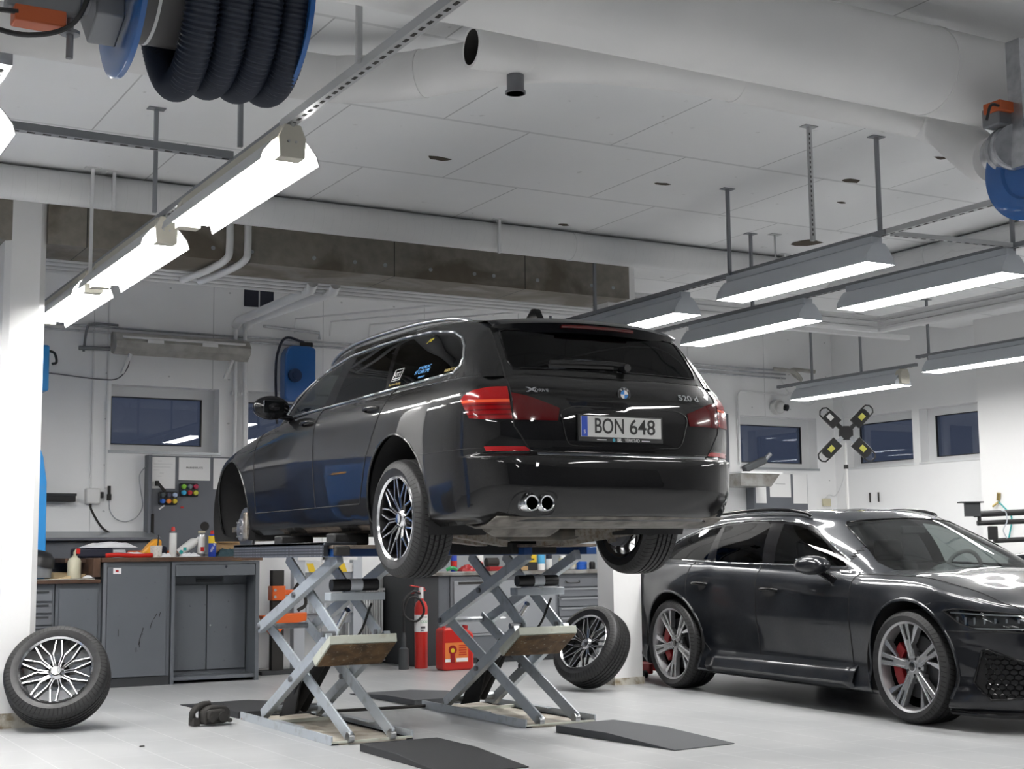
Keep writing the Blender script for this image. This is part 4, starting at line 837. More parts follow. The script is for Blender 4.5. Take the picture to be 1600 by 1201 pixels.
def build_estate():
    root = thing('estate_car', (4.35, 7.44, .99), 'dark grey estate car raised on the scissor lift, its front left wheel off', 'car', rz=math.radians(90))
    low, green, hood = bmw_surfaces()
    B = Body([low, green, hood], .968, root, None)
    yv = .86
    # tailgate, rear window, lamps
    gx = (1, 0, 0)
    B.cut('tailgate', [(-1, -.05, .662), (-1, .575, .662), (-1, .668, .80), (-1, .672, .95), (-1, .655, 1.10), (-1, .64, 1.24), (-1, .615, 1.375), (-1, .58, 1.40), (-1, -.05, 1.415)], gx, None, .62, -.15)
    B.cut('rear_window', [(-.9, -.05, 1.128), (-.9, .60, 1.118), (-.9, .615, 1.16), (-.8, .602, 1.27), (-.7, .585, 1.345), (-.7, .55, 1.357), (-.7, -.05, 1.372)], gx, ['tailgate'], .6)
    ld = Vector((1, -.55, 0))
    B.cut('tail_lamp', [(-.775,.862,.945),(-.80,.853,.968),(-.839,.824,.992),(-.897,.749,1.008),(-.962,.682,1.008),(-1.006,.678,.832),(-.90,.80,.834),(-.843,.848,.844)], ld, ['body_shell'], .4)
    B.cut('tailgate_lamp', [(-.98,.668,.985),(-1.013,.59,.957),(-1.044,.448,.926),(-1.049,.415,.906),(-1.053,.430,.828),(-1.006,.668,.829)], (1,-.1,0), ['tailgate'], .4)
    bd = Vector((1, -1, 0))
    B.split('rear_bumper', (0, 0, .683), (0, 0, -1), ['body_shell'], lambda c: c.x < -.0)
    B.cut('reflector', [(-.904,.794,.692),(-.960,.70,.692),(-1.012,.605,.690),(-1.019,.578,.672),(-1.012,.59,.667),(-.960,.70,.666),(-.910,.785,.666)], bd, ['rear_bumper', 'body_shell', 'tailgate'], .3)
    # side glass
    dl = (0, -1, 0)
    dlo = [(2.07,.80,1.078),(1.97,.80,1.145),(1.80,.78,1.250),(1.62,.72,1.328),(1.42,.70,1.382),(1.10,.69,1.428),(.60,.69,1.438),(.25,.69,1.436),(-.10,.69,1.420),(-.38,.70,1.378),(-.50,.72,1.33),(-.575,.73,1.27),(-.62,.76,1.20),(-.615,.77,1.155),(-.56,.79,1.118),(-.50,.80,1.104),(.5,.81,1.098),(1.3,.80,1.090)]
    B.cut('window_frame', dlo, dl, ['body_shell'])
    B.cut('front_door_window', [(1.88,.8,1.105),(1.82,.8,1.150),(1.68,.78,1.235),(1.52,.72,1.305),(1.36,.7,1.352),(1.14,.7,1.388),(1.26,.8,1.108)], dl, ['window_frame'])
    B.cut('rear_door_window', [(1.10,.8,1.112),(.98,.7,1.406),(.60,.69,1.416),(.36,.69,1.417),(.30,.8,1.118)], dl, ['window_frame'])
    B.cut('quarter_window', [(.24,.8,1.120),(.30,.69,1.414),(-.10,.69,1.400),(-.36,.7,1.362),(-.48,.72,1.318),(-.553,.73,1.262),(-.595,.76,1.20),(-.590,.77,1.162),(-.54,.79,1.132),(-.48,.8,1.122)], dl, ['window_frame'])
    # windscreen
    B.cut('windscreen', [(2.42,-.05,1.045),(2.35,.58,1.045),(2.24,.70,1.075),(1.78,.60,1.360),(1.76,.54,1.385),(1.83,-.05,1.408)], (-1,0,-.15), ['body_shell'], .7, -.3)
    B.cut('front_door', [(2.385,.9,1.05),(2.385,.9,.44),(1.236,.9,.44),(1.236,.9,1.097),(1.80,.9,1.085)], dl, ['body_shell'])
    B.cut('rear_door', [(.155,.9,1.098),(.155,.9,1.02),(.225,.9,.92),(.371,.9,.73),(1.236,.9,.73),(1.236,.9,1.098)], dl, ['body_shell'])
    B.cut('rear_door', [(.371,.9,.73),(.44,.9,.60),(.50,.9,.46),(.515,.9,.44),(1.236,.9,.44),(1.236,.9,.73)], dl, ['body_shell', 'rear_door'])
    B.cut('side_sill', [(.40,.9,.435),(.40,.9,.20),(2.60,.9,.20),(2.60,.9,.435)], dl, ['body_shell'])
    B.split('bonnet', (0, .70, 0), (0, -1, 0), ['body_shell'], lambda c: c.x > 2.16 and c.z > .84 and c.y < .9)
    for cx, cz, r in ((0, .415, .405), (2.955, .43, .415)): B.hole(cx, cz, r)
    P = M_['paint_grey']; fz = frozenset
    B.emit('body_shell', P); B.emit('tailgate', P); B.emit('rear_window', M_['glass_dark']); B.emit('windscreen', M_['glass_mid'])
    tl = B.emit('tail_lamp', M_['red_lens'], 'pair', offset=.004); tgl = B.emit('tailgate_lamp', M_['red_lens_dark'], 'pair', offset=.004)
    for o in tl: o['label'] = 'bright red outer tail lamp'
    for o in tgl: o['label'] = 'dark red inner tail lamp on the tailgate'
    B.emit('rear_bumper', P); B.emit('reflector', M_['reflector_red'], 'pair', offset=.003); B.emit('bonnet', P)
    B.emit('window_frame', M_['gloss_black'], 'pair'); fw = B.emit('front_door_window', M_['glass_mid'], 'pair')
    for n in ('rear_door_window', 'quarter_window'): B.emit(n, M_['glass_dark'], 'pair')
    fd = B.emit('front_door', P, 'pair'); rd = B.emit('rear_door', P, 'pair'); B.emit('side_sill', P, 'pair')
    B.seams({fz(('tailgate','body_shell')), fz(('tailgate','tail_lamp')), fz(('tailgate_lamp','tail_lamp')), fz(('front_door','body_shell')), fz(('front_door','rear_door')), fz(('rear_door','body_shell')),
             fz(('front_door','side_sill')), fz(('rear_door','side_sill')), fz(('rear_bumper','tailgate')), fz(('bonnet','body_shell'))}, .0042, M_['liner'])
    B.seams({fz(('rear_bumper','body_shell')), fz(('tail_lamp','body_shell'))}, .0022, M_['liner'], 'bumper_gap')
    B.seams({fz(('window_frame','body_shell')), fz(('window_frame','front_door')), fz(('window_frame','rear_door'))}, .0075, M_['satin_chrome'], 'window_trim', .003)
    B.seams({fz(('rear_window','tailgate'))}, .006, M_['gloss_black'], 'window_seal', .0)
    R = root
    # arch lips, liners
    for cx, cz, r, nm in ((0, .415, .405, 'rear'), (2.955, .43, .415, 'front')):
        for s in (1, -1):
            pts = []
            for k in range(41):
                a = math.radians(-22+224*k/40); x = cx+r*math.cos(a); z = cz+r*math.sin(a); h = B.hit((x, 2, z), (0, -1, 0))
                if h: pts.append((x, s*(h.y-.004), z))
            if len(pts) > 3: build('arch_lip', MB().tube(pts, .009, 6), P, R, 60)
            mb = MB(); prof = []; n = 28
            ring = [[(cx+(r+.01)*math.cos(math.radians(-25+230*k/n)), s*y, cz+(r+.01)*math.sin(math.radians(-25+230*k/n))) for k in range(n+1)] for y in (.50, .865)]
            mb.add(ring[0]+ring[1], [(k, k+1, n+2+k, n+1+k) for k in range(n)]+[tuple(range(n+1))])
            build('wheel_arch_liner', mb, M_['liner'], R, 40)
    # wheels (the front left one stands elsewhere: only its brake disc hangs here)
    def wheel(x, y, z, flip, spin):
        o = rim_y_spoke(parent=R, name='wheel'); tyre(.34, .243, .235, o); o.location = (x, y, z); o.rotation_euler = (0, spin, PI if flip else 0); return o
    wheel(0, .775, .34, False, .1); w2 = wheel(0, -.775, .34, True, .4); wheel(2.968, -.78, .34, True, .2)
    d = brake_disc(R, 0, .165); d.location = (2.93, .76, .335)
    for sx, sy in ((0, .66), (0, -.66), (2.968, -.66)):
        d2 = d.copy(); COL.objects.link(d2); d2.parent = R; d2.location = (sx, sy, .34); d2.rotation_euler = (0, 0, 0 if sy > 0 else PI)
    cal = MB().cbox((2.79, .77, .36), (.07, .10, .20)).cbox((2.80, .70, .36), (.09, .07, .16)); build('brake_caliper_bracket', cal, M_['cast_iron'], R, bevel=.012)
    st = MB().cyl((2.93,.66,.34), (2.95,.62,.85), .022).cyl((2.94,.645,.55), (2.95,.62,.84), .055).bar((2.93,.70,.26), (2.80,.35,.28), .05, .03).cyl((2.93,.74,.335), (2.93,.60,.335), .06).bar((2.93,.70,.36), (3.02,.70,.62), .04, .05)
    build('front_strut', st, M_['cast_iron'], R)
    # underbody
    ub = MB().box((-.55, -.74, .32), (3.3, .74, .36)); build('floor_pan', ub, M_['under'], R)
    ub = MB().box((.55, .42, .27), (2.4, .60, .33)).box((.55, -.60, .27), (2.4, -.42, .33)).cyl((-.3, .12, .30), (2.4, .10, .30), .035); build('floor_rail', ub, M_['under'], R)
    mb = MB(); n = 10; V = []
    for (x, z) in ((-1.035, .318), (-.93, .280), (-.70, .268), (-.50, .31)):
        for k in range(n+1):
            y = -.74+1.48*k/n; V.append((x+(.10*(abs(y)/.74)**3 if x < -.8 else 0), y, z))
    mb.add(V, [(r*(n+1)+k, r*(n+1)+k+1, (r+1)*(n+1)+k+1, (r+1)*(n+1)+k) for r in range(3) for k in range(n)])
    o = build('rear_undertray', mb, M_['under_light'], R, 60); sd = o.modifiers.new('thick', 'SOLIDIFY'); sd.thickness = .012
    mb = MB()
    for s in (1, -1):
        mb.bar((-.16, .68*s, .27), (-.05, .20*s, .20), .07, .05).bar((.12, .68*s, .25), (.22, .20*s, .20), .10, .04).bar((-.26, .60*s, .30), (-.30, .16*s, .25), .05, .04).cyl((-.22, .58*s, .30), (-.2, .56*s, .52), .045).bar((-.05, .66*s, .44), (0, .25*s, .42), .04, .04)
        mb.cyl((-.12, .58*s, .30), (-.10, .54*s, .66), .03).cyl((.0, .70*s, .34), (.0, .60*s, .34), .075, n=20).bar((.02,.66*s,.20), (.05,.64*s,.46), .05, .12)
    build('rear_suspension', mb, M_['cast_iron'], R)
    mb = MB().cbox((.06, 0, .25), (.34, .74, .08)).cbox((.04, 0, .33), (.26, .34, .20)); build('rear_subframe', mb, M_['under'], R, bevel=.03)
    mb = MB().cyl((-.86, .62, .385), (-.62, .58, .385), .045).lathe([(.0, 0), (.10, 0), (.125, .05), (.125, .38), (.10, .43), (0, .43)], (-.56, .16, .35), (0, 1, 0), 24)
    mb.tube([(-.62, .55, .385), (-.50, .50, .36), (-.45, .2, .34), (-.1, .12, .31), (.6, .10, .30)], .03, 10); build('exhaust_silencer', mb, M_['under_light'], R)
    for y in (.612, .520):
        mb = MB().lathe([(.034, 0), (.041, -.004), (.043, .004), (.043, .16), (.036, .16), (.036, .01), (.034, .0)], (-1.085, y, .392), (1, 0, 0), 28); mb.cyl((-1.06, y, .392), (-1.04, y, .392), .036, m=1)
        build('exhaust_tip', mb, [M_['chrome'], M_['liner']], R)
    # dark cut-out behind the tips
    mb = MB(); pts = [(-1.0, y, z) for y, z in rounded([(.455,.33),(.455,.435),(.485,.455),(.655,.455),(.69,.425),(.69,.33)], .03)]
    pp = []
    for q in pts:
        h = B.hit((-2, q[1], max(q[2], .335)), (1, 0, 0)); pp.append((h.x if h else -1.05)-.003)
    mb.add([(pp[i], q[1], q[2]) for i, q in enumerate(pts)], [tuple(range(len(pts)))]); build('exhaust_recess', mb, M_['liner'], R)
    # plate recess, licence plate
    def on(y, z, dx=0): h = B.hit((-2, abs(y), z), (1, 0, 0)); return (h.x if h else -1.05)-dx
    pl = build('licence_plate', MB().box((-1.082, -.218, .747), (-1.076, .302, .858)), M_['plate_white'], R, bevel=.002)
    Fp = lambda y, z, dx=.0: frame((-1.083-dx, y, z), (0, -1, 0), (0, 0, 1))
    build('country_band', MB().box((-1.0835, .262, .749), (-1.0822, .300, .856)), M_['eu_blue'], pl)
    text_mesh('country_letter', 'S', .028, M_['letter_white'], pl, Fp(.281, .772, .001), .0004)
    text_mesh('plate_lettering', 'BON', .114, M_['letter_black'], pl, Fp(.122, .803), .0005, .80, bold=.0012); text_mesh('plate_lettering', '648', .114, M_['letter_black'], pl, Fp(-.092, .803), .0005, 1.02, bold=.0012)
    pf = build('plate_holder', MB().box((-1.077, -.232, .722), (-1.062, .316, .866)), M_['black_plastic'], R, bevel=.003)
    text_mesh('holder_lettering', 'BIL', .026, M_['letter_white'], pf, frame((-1.0785, .055, .733), (0,-1,0), (0,0,1)), .0003, .9, bold=.0008)
    text_mesh('holder_lettering', 'VERKSTAD', .025, M_['letter_white'], pf, frame((-1.0785, -.028, .733), (0,-1,0), (0,0,1)), .0003, .8)
    build('holder_mark', MB().cyl((-1.0775, .092, .733), (-1.079, .092, .733), .009), mat('sticker_teal', (.05,.35,.50), .5), pf)
    build('holder_dash', MB().box((-1.0785, .14, .731), (-1.0775, .20, .735)).box((-1.0785, -.145, .731), (-1.0775, -.09, .735)), M_['letter_white'], pf)
    mb = MB(); rc = rounded([(.37,.70),(.42,.88),(.34,.91),(-.34,.91),(-.42,.88),(-.37,.70)], .05); rl = []
    for y, z in rc: rl.append((on(y, z, .002), y, z))
    build('plate_recess_edge', MB().tube(rl, .004, 6, closed=True), P, R)
    # chrome strip along the bumper
    cp = [(on(y, .652, .004), y, .652) for y in [.545-1.09*k/24 for k in range(25)]]
    mb = MB()
    for i in range(24): mb.bar(cp[i], cp[i+1], .010, .013)
    build('chrome_strip', mb, M_['chrome'], R, 60)
    # emblem: ring, black band with letters, four fields
    ex = on(.0, .985)-.004; em = build('badge', MB().cyl((ex+.006, 0, .987), (ex-.002, 0, .987), .041, n=40), M_['chrome'], R)
    build('badge_band', MB().cyl((ex, 0, .987), (ex-.003, 0, .987), .037, n=40), M_['letter_black'], em)
    for k in range(4):
        pts = [(ex-.0025, 0, .987)]+[(ex-.0025, -.024*math.cos(PI/2*k+PI/2*j/8), .987+.024*math.sin(PI/2*k+PI/2*j/8)) for j in range(9)]
        build('badge_field', MB().prism(pts, (-.0015, 0, 0)), M_['letter_white'] if k % 2 == 0 else mat('badge_blue', (.02,.22,.62), .3), em)
    for ch, a in (('B', 40), ('M', 0), ('W', -40)):
        t = math.radians(90+a); text_mesh('badge_letter', ch, .015, M_['letter_white'], em, frame((ex-.0038, -.0305*math.cos(t), .987+.0305*math.sin(t)), (0, -math.cos(math.radians(a)), math.sin(math.radians(a))), (0, math.sin(math.radians(a)), math.cos(math.radians(a)))) , .0003)
    def surf_text(nm, s, y, z, size, m, sx=1., shear=0., bold=0.):
        x = on(y, z, .003); x1 = on(y+.03, z); x2 = on(y-.03, z); xd = (x2-x1, -.06*(1 if y > 0 else 1), 0)
        if y < 0: xd = (on(y-.03, z)-on(y+.03, z), -.06, 0)
        zt = on(y, z+.015)-on(y, z-.015); return text_mesh(nm, s, size, m, R, frame((x, y, z), xd, (zt, 0, .03)), .0015, sx, shear=shear, bold=bold)
    surf_text('model_lettering', '520 d', -.448, .986, .050, M_['satin_chrome'], 1.35)
    surf_text('drive_lettering', 'X', .56, .992, .042, M_['satin_chrome'], 1.9, .0, .001); surf_text('drive_lettering', 'DRIVE', .505, .990, .024, M_['satin_chrome'], 1.2)
    # wiper
    wx = lambda y, z, d: on(y, z, d)
    mb = MB().tube([(wx(.38,1.165,.02), .38, 1.160), (wx(.2,1.165,.03), .2, 1.168), (wx(0,1.165,.035), .0, 1.170), (wx(-.08,1.16,.04), -.085, 1.165)], .014, 8).bar((wx(.39,1.15,.008), .39, 1.142), (wx(-.02,1.15,.012), -.02, 1.152), .012, .02).cyl((wx(-.09,1.15,0), -.09, 1.15), (wx(-.09,1.15,.055), -.09, 1.15), .022)
    build('rear_wiper', mb, M_['black_plastic'], R)
    # roof spoiler with brake light
    mb = MB(); V = []; n = 24
    for k in range(n+1):
        y = -.62+1.24*k/n; t = abs(y)/.62; xe = -.80+.11*t**2.5; zc = 1.405-.028*t**2; xi = -.50+.03*t; th = .030*(1-t**6)+.004
        V += [(xi, y, zc+.078-.03*t*t), (xe+.06, y, zc+.036), (xe, y, zc+.004), (xe+.008, y, zc-th*1.5), (xe+.12, y, zc-th*1.3-.006)]
    mb.add(V, [(k*5+j, k*5+j+1, (k+1)*5+j+1, (k+1)*5+j) for k in range(n) for j in range(4)]); sp = build('roof_spoiler', mb, [M_['gloss_black']], R, 50)
    sd = sp.modifiers.new('thick', 'SOLIDIFY'); sd.thickness = .004
    build('high_brake_light', MB().tube([(-.803+.11*(abs(y)/.62)**2.5, y, 1.388-.028*(abs(y)/.62)**2) for y in [-.24+.48*k/12 for k in range(13)]], .011, 8), M_['red_lens_dark'], R)
    # roof rails, aerial, mirrors, handles
    for s in (1, -1):
        pts = [(-.44, .612*s, 1.425), (-.36, .617*s, 1.458), (-.15, .633*s, 1.492), (.3, .648*s, 1.518), (.95, .645*s, 1.523), (1.30, .635*s, 1.508), (1.55, .615*s, 1.470), (1.63, .605*s, 1.440)]
        build('roof_rail', MB().tube(bez([(x, y*.985, z) for x, y, z in pts], 5), .014, 8), M_['satin_chrome'], R, 60)
        mb = MB().lathe([(0, 0), (.07, .008), (.098, .04), (.105, .09), (.095, .15), (.06, .19), (0, .20)], (0, 0, 0), (1, 0, 0), 20); mb.xf(Matrix.Translation((1.80, .955*s, 1.150)) @ Matrix.Diagonal((.8, 1.25, .80, 1)))
        mo = build('door_mirror', mb, M_['gloss_black'], R, 60); build('mirror_glass', MB().cbox((1.806, .955*s, 1.150), (.006, .15, .09)), M_['visor_glass'], mo, bevel=.02)
        mb = MB().bar((1.86, .92*s, 1.10), (1.88, .80*s, 1.08), .06, .035); build('mirror_arm', mb, M_['gloss_black'], R, bevel=.01)
        for x, z, dr in ((1.385, 1.005, fd), (.333, 1.000, rd)):
            h = B.hit((x, 2, z), (0,-1,0)); yy = h.y
            pts = [(x+.09, s*(yy+.000), z-.004), (x+.07, s*(yy+.026), z+.001), (x, s*(yy+.033), z+.005), (x-.08, s*(yy+.026), z+.002), (x-.10, s*(yy-.002), z-.002)]
            build('door_handle', MB().tube(bez(pts, 4), .011, 8), P, dr[0 if s > 0 else 1], 60)
            V = [(x-.09+.18*(.5+.5*math.cos(2*PI*k/20)), s*(yy+.003), z-.012+.030*math.sin(2*PI*k/20)) for k in range(20)]; build('handle_cup', MB().add(V, [tuple(range(20))]), M_['liner'], dr[0 if s > 0 else 1])
    mb = MB().prism([(-.20, -.025, 1.505), (.02, -.025, 1.515), (-.13, -.006, 1.600), (-.165, -.006, 1.597)], (0, .05, 0)); build('roof_aerial', mb, M_['gloss_black'], R, bevel=.008)
    # stickers on the left quarter glass
    def stick(nm, s, x, z, size, m, sx=1., shear=.3):
        h = B.hit((x, 2, z), (0,-1,0)); hu = B.hit((x, 2, z+.03), (0,-1,0)); hf = B.hit((x-.05, 2, z), (0,-1,0)); hb = B.hit((x+.05, 2, z), (0,-1,0))
        n = B.normal(h); o_ = h+n*.002; return text_mesh(nm, s, size, m, R, frame(o_, hf-hb, hu-h), .0003, sx, shear=shear)
    st1 = stick('glass_sticker', 'HTT', .175, 1.192, .042, M_['letter_white'], 1.15)
    hf = lambda x, z: B.hit((x, 2, z), (0,-1,0))+B.normal(B.hit((x, 2, z), (0,-1,0)))*.002
    build('sticker_border', MB().tube([hf(.235, 1.158), hf(.125, 1.160), hf(.095, 1.225), hf(.205, 1.225)], .0022, 4, closed=True).tube([hf(.225, 1.170), hf(.13, 1.171)], .003, 4), M_['letter_white'], R)
    stick('glass_sticker', 'Norrland Racing', .18, 1.137, .020, M_['sticker_gold'], 1.2)
    stick('glass_sticker', '// NORDIC', -.185, 1.196, .026, M_['sticker_blue'], 1.25, .5); stick('glass_sticker', 'FF CHROME', -.165, 1.172, .030, M_['sticker_blue'], 1.15, .5)
    stick('glass_sticker', 'DESIGN', -.17, 1.142, .013, M_['sticker_blue'], 1.8); stick('glass_sticker', 'MAXTON', -.52, 1.142, .026, M_['sticker_gold'], 1.2); stick('glass_sticker', 'JMP', -.125, 1.362, .032, M_['sticker_yellow'], 1.1, .5)
    # inside
    seats(R, [(1.50, (.38, -.38), 1), (.55, (0,), 2)])
    build('dashboard', MB().box((2.0, -.72, .70), (2.32, .72, 1.02)), M_['interior'], R, bevel=.06)
    sw = MB().tube([Vector((1.80, .38+.18*math.cos(2*PI*k/24), .98+.18*math.sin(2*PI*k/24))) for k in range(24)], .015, 8, closed=True).bar((1.81, .22, .98), (1.81, .54, .98), .03, .05).bar((1.81, .38, .98), (2.0, .38, .92), .05, .05); build('steering_wheel', sw, M_['interior'], R)
    build('boot_floor', MB().box((-.85, -.66, .66), (.3, .66, .70)), M_['interior'], R)
    build('headlining', MB().add([(1.55, -.50, 1.395), (1.55, .50, 1.395), (.5, .56, 1.435), (.5, -.56, 1.435), (-.45, .50, 1.38), (-.45, -.50, 1.38)], [(0,1,2,3), (3,2,4,5)]), M_['interior'], R)
    return root, B
def build_sport():
    root = thing('sport_estate_car', (8.057, 9.745, 0), 'dusty black sport estate car with five-spoke grey wheels, parked on the floor at right', 'car', rz=math.radians(-94.5))
    low, green, hood = rs6_surfaces(); B = Body([low, green, hood], 1., root, None); R = root; dl = (0, -1, 0)
    dlo = [(2.33,.83,.972),(2.20,.8,1.03),(1.98,.8,1.14),(1.78,.7,1.235),(1.62,.7,1.295),(1.45,.68,1.335),(1.2,.68,1.357),(.85,.68,1.366),(.5,.68,1.356),(.15,.69,1.318),(-.12,.7,1.245),(-.33,.75,1.15),(-.40,.78,1.065),(-.38,.8,1.045),(.5,.85,1.033),(1.3,.85,1.010)]
    B.cut('window_frame', dlo, dl, ['body_shell'])
    B.cut('front_door_window', [(2.16,.8,1.005),(2.12,.8,1.035),(1.93,.8,1.128),(1.74,.7,1.22),(1.59,.7,1.275),(1.43,.68,1.313),(1.26,.68,1.335),(1.33,.8,1.025)], dl, ['window_frame'])
    B.cut('rear_door_window', [(1.18,.8,1.030),(1.10,.7,1.342),(.80,.68,1.347),(.47,.7,1.334),(.53,.84,1.048)], dl, ['window_frame'])
    B.cut('quarter_window', [(.40,.84,1.052),(.42,.7,1.326),(.15,.69,1.295),(-.10,.7,1.228),(-.28,.75,1.14),(-.35,.78,1.075),(-.33,.8,1.062)], dl, ['window_frame'])
    B.cut('rear_window', [(-.9,-.05,1.07),(-.9,.62,1.07),(-.7,.56,1.29),(-.6,-.05,1.30)], (1,0,-.2), ['body_shell'], .5)
    B.cut('windscreen', [(2.6,-.05,.955),(2.6,.50,.962),(2.5,.655,.985),(2.3,.685,1.03),(1.80,.525,1.305),(1.75,.49,1.328),(1.8,-.05,1.352)], (-1,0,-.15), ['body_shell'], .8, -.12)
    B.cut('front_door', [(2.318,.9,.985),(2.318,.9,.90),(2.294,.9,.275),(1.183,.9,.295),(1.183,.9,1.025)], dl, ['body_shell'])
    B.cut('rear_door', [(.235,.9,1.05),(.231,.9,.93),(.255,.9,.72),(.36,.9,.478),(1.183,.9,.478),(1.183,.9,1.05)], dl, ['body_shell'])
    B.cut('rear_door', [(.36,.9,.478),(.45,.9,.38),(.55,.9,.305),(1.183,.9,.295),(1.183,.9,.478)], dl, ['body_shell', 'rear_door'])
    hd = Vector((-.75, -.85, 0))
    B.cut('headlamp', [(3.275,.95,.738),(3.36,.93,.752),(3.55,.86,.742),(3.75,.74,.722),(3.83,.62,.700),(3.84,.58,.648),(3.77,.72,.612),(3.50,.89,.628),(3.40,.92,.655)], hd, ['body_shell'], .5)
    B.split('front_bumper', (0, 0, .612), (0, 0, -1), ['body_shell'], lambda c: c.x > 2.95)
    B.cut('air_intake', [(3.465,.90,.30),(3.53,.88,.500),(3.575,.87,.508),(3.80,.66,.400),(3.84,.60,.24),(3.58,.87,.205)], hd, ['front_bumper'], .5)
    B.cut('grille', [(3.85,-.05,.72),(3.85,.42,.72),(3.85,.52,.60),(3.85,.46,.36),(3.85,-.05,.33)], (-1,0,0), ['body_shell','front_bumper'], .5)
    B.split('bonnet', (2.38, .80, .93), (-.02, -1, .35), ['body_shell'], lambda c: c.x > 2.15 and c.z > .70 and c.x < 3.82)
    for cx in (0, 2.93): B.hole(cx, .375, .425)
    P = M_['paint_dusty']; F = M_['paint_dusty_front']; fz = frozenset
    B.emit('body_shell', P); B.emit('bonnet', P); B.emit('front_bumper', F); B.emit('grille', M_['black_plastic']); B.emit('rear_window', M_['glass_dark']); B.emit('windscreen', M_['glass_clear'])
    B.emit('window_frame', M_['gloss_black'], 'pair'); B.emit('front_door_window', M_['glass_mid'], 'pair')
    for n in ('rear_door_window', 'quarter_window'): B.emit(n, M_['glass_dark'], 'pair')
    fd = B.emit('front_door', P, 'pair'); rd = B.emit('rear_door', P, 'pair')
    hl = B.emit('headlamp', M_['glass_lamp'], 'pair'); hin = B.emit('headlamp', M_['gloss_black'], 'pair', oname='lamp_housing', offset=-.03); it = B.emit('air_intake', M_['liner'], 'pair', offset=-.012)
    B.seams({fz(('front_door','body_shell')), fz(('front_door','rear_door')), fz(('rear_door','body_shell')), fz(('bonnet','body_shell')), fz(('front_bumper','body_shell')), fz(('headlamp','body_shell')), fz(('headlamp','front_bumper')), fz(('headlamp','bonnet')), fz(('front_bumper','bonnet'))}, .0042, M_['liner'])
    B.seams({fz(('window_frame','body_shell')), fz(('window_frame','front_door')), fz(('window_frame','rear_door'))}, .006, M_['chrome'], 'window_trim', .003)
    B.seams({fz(('windscreen','body_shell')), fz(('air_intake','front_bumper'))}, .008, M_['gloss_black'], 'screen_seal')
    # lamp innards and intake honeycomb
    for s in (1, -1):
        mb = MB(); mw = MB()
        for k in range(9):
            t = k/8; x = 3.38+.42*t; y = .93-.30*t**1.4; h = B.hit((x+.6, y+.68, .685), (-.6, -.68, 0))
            if h: mb.bar((h.x-.018, s*(h.y-.018), .70-.015*t), (h.x-.03, s*(h.y-.03), .655), .012, .018)
        for a, z0 in ((0, .728), (1, .632)):
            pts = []
            for k in range(10):
                t = k/9; x = 3.33+.46*t if a == 0 else 3.42+.36*t; y = .94-.33*t**1.4; h = B.hit((x+.6, y+.68, z0-.02*t if a == 0 else z0), (-.6, -.68, 0))
                if h: pts.append((h.x-.010, s*(h.y-.010), h.z))
            if len(pts) > 2: mw.tube(pts, .005, 6)
        build('lamp_fins', mb, M_['grey_metal'], hl[0 if s > 0 else 1]); build('light_strip', mw, M_['rim_grey'], hl[0 if s > 0 else 1])
        mb = MB()
        for r in range(9):
            for c in range(9):
                u = 3.56+.034*c+(.017 if r % 2 else 0); z = .225+.030*r
                if u > 3.83 or z > .50-(u-3.56)*.40: continue
                cen = None; P6 = []
                for j in range(7):
                    a = PI/3*j+PI/6; uu = u+.019*math.cos(a); zz = z+.019*math.sin(a); yy = .875-.275*max(0, (uu-3.56)/.26)**1.3
                    h = B.hit((uu+.5, yy+.5, zz), (-.5, -.5, 0)); P6.append(h)
                if any(p is None for p in P6): continue
                mb.tube([(p.x-.004, s*(p.y-.004), p.z) for p in P6], .0035, 4, caps=False)
        if mb.v: build('honeycomb', mb, M_['gloss_black'], it[0 if s > 0 else 1])
        mb = MB()
        for r in range(10):
            for c in range(8):
                u = (.055*c+(.0275 if r % 2 else 0)); z = .36+.038*r
                if u > .48 or z > .71: continue
                P6 = [B.hit((5, max(0, u+.026*math.cos(PI/3*j+PI/6)), z+.026*math.sin(PI/3*j+PI/6)), (-1, 0, 0)) for j in range(7)]
                if any(p is None for p in P6): continue
                mb.tube([(p.x+.003, s*p.y, p.z) for p in P6], .004, 4, caps=False)
        build('grille_mesh', mb, M_['gloss_black'], R)
    for cx in (0, 2.93):
        for s in (1, -1):
            pts = []
            for k in range(41):
                a = math.radians(-25+230*k/40); x = cx+.425*math.cos(a); z = .375+.425*math.sin(a); h = B.hit((x, 2, z), (0, -1, 0))
                if h and z > .17: pts.append((x, s*(h.y-.002), z))
            build('arch_lip', MB().tube(pts, .012, 6), P, R, 60)
            mb = MB(); n = 28; ring = [[(cx+.435*math.cos(math.radians(-25+230*k/n)), s*y, .375+.435*math.sin(math.radians(-25+230*k/n))) for k in range(n+1)] for y in (.55, .93)]
            mb.add(ring[0]+ring[1], [(k, k+1, n+2+k, n+1+k) for k in range(n)]+[tuple(range(n+1))]); build('wheel_arch_liner', mb, M_['liner'], R, 40)
            o = rim_blade(parent=R, name='wheel'); tyre(.367, .297, .285, o, 4); o.location = (cx, .822*s, .367); o.rotation_euler = (0, .15 if cx else .55, 0 if s > 0 else PI)
            mb = MB().lathe([(.08, 0), (.205, 0), (.205, -.036), (.08, -.036)], (0, .045, 0), (0,1,0), 56).lathe([(.10, 0), (.10, .02), (.0, .02)], (0, .045, 0), (0,1,0), 32); d = build('brake_disc', mb, mat('disc_dark', (.06,.06,.062), .4, .6), o); 
            c = MB(); 
            for k in range(7):
                a = math.radians(-40+80*k/6)+(PI if s > 0 else 0)
                c.cbox((.165*math.cos(a), .055, .165*math.sin(a)), (.075, .05, .055), R=Matrix.Rotation(-a, 3, 'Y'))
            cc = build('brake_caliper', c, M_['brake_red'], R, bevel=.006); cc.location = (cx, .822*s, .367); cc.rotation_euler = (0, 0, 0 if s > 0 else PI)
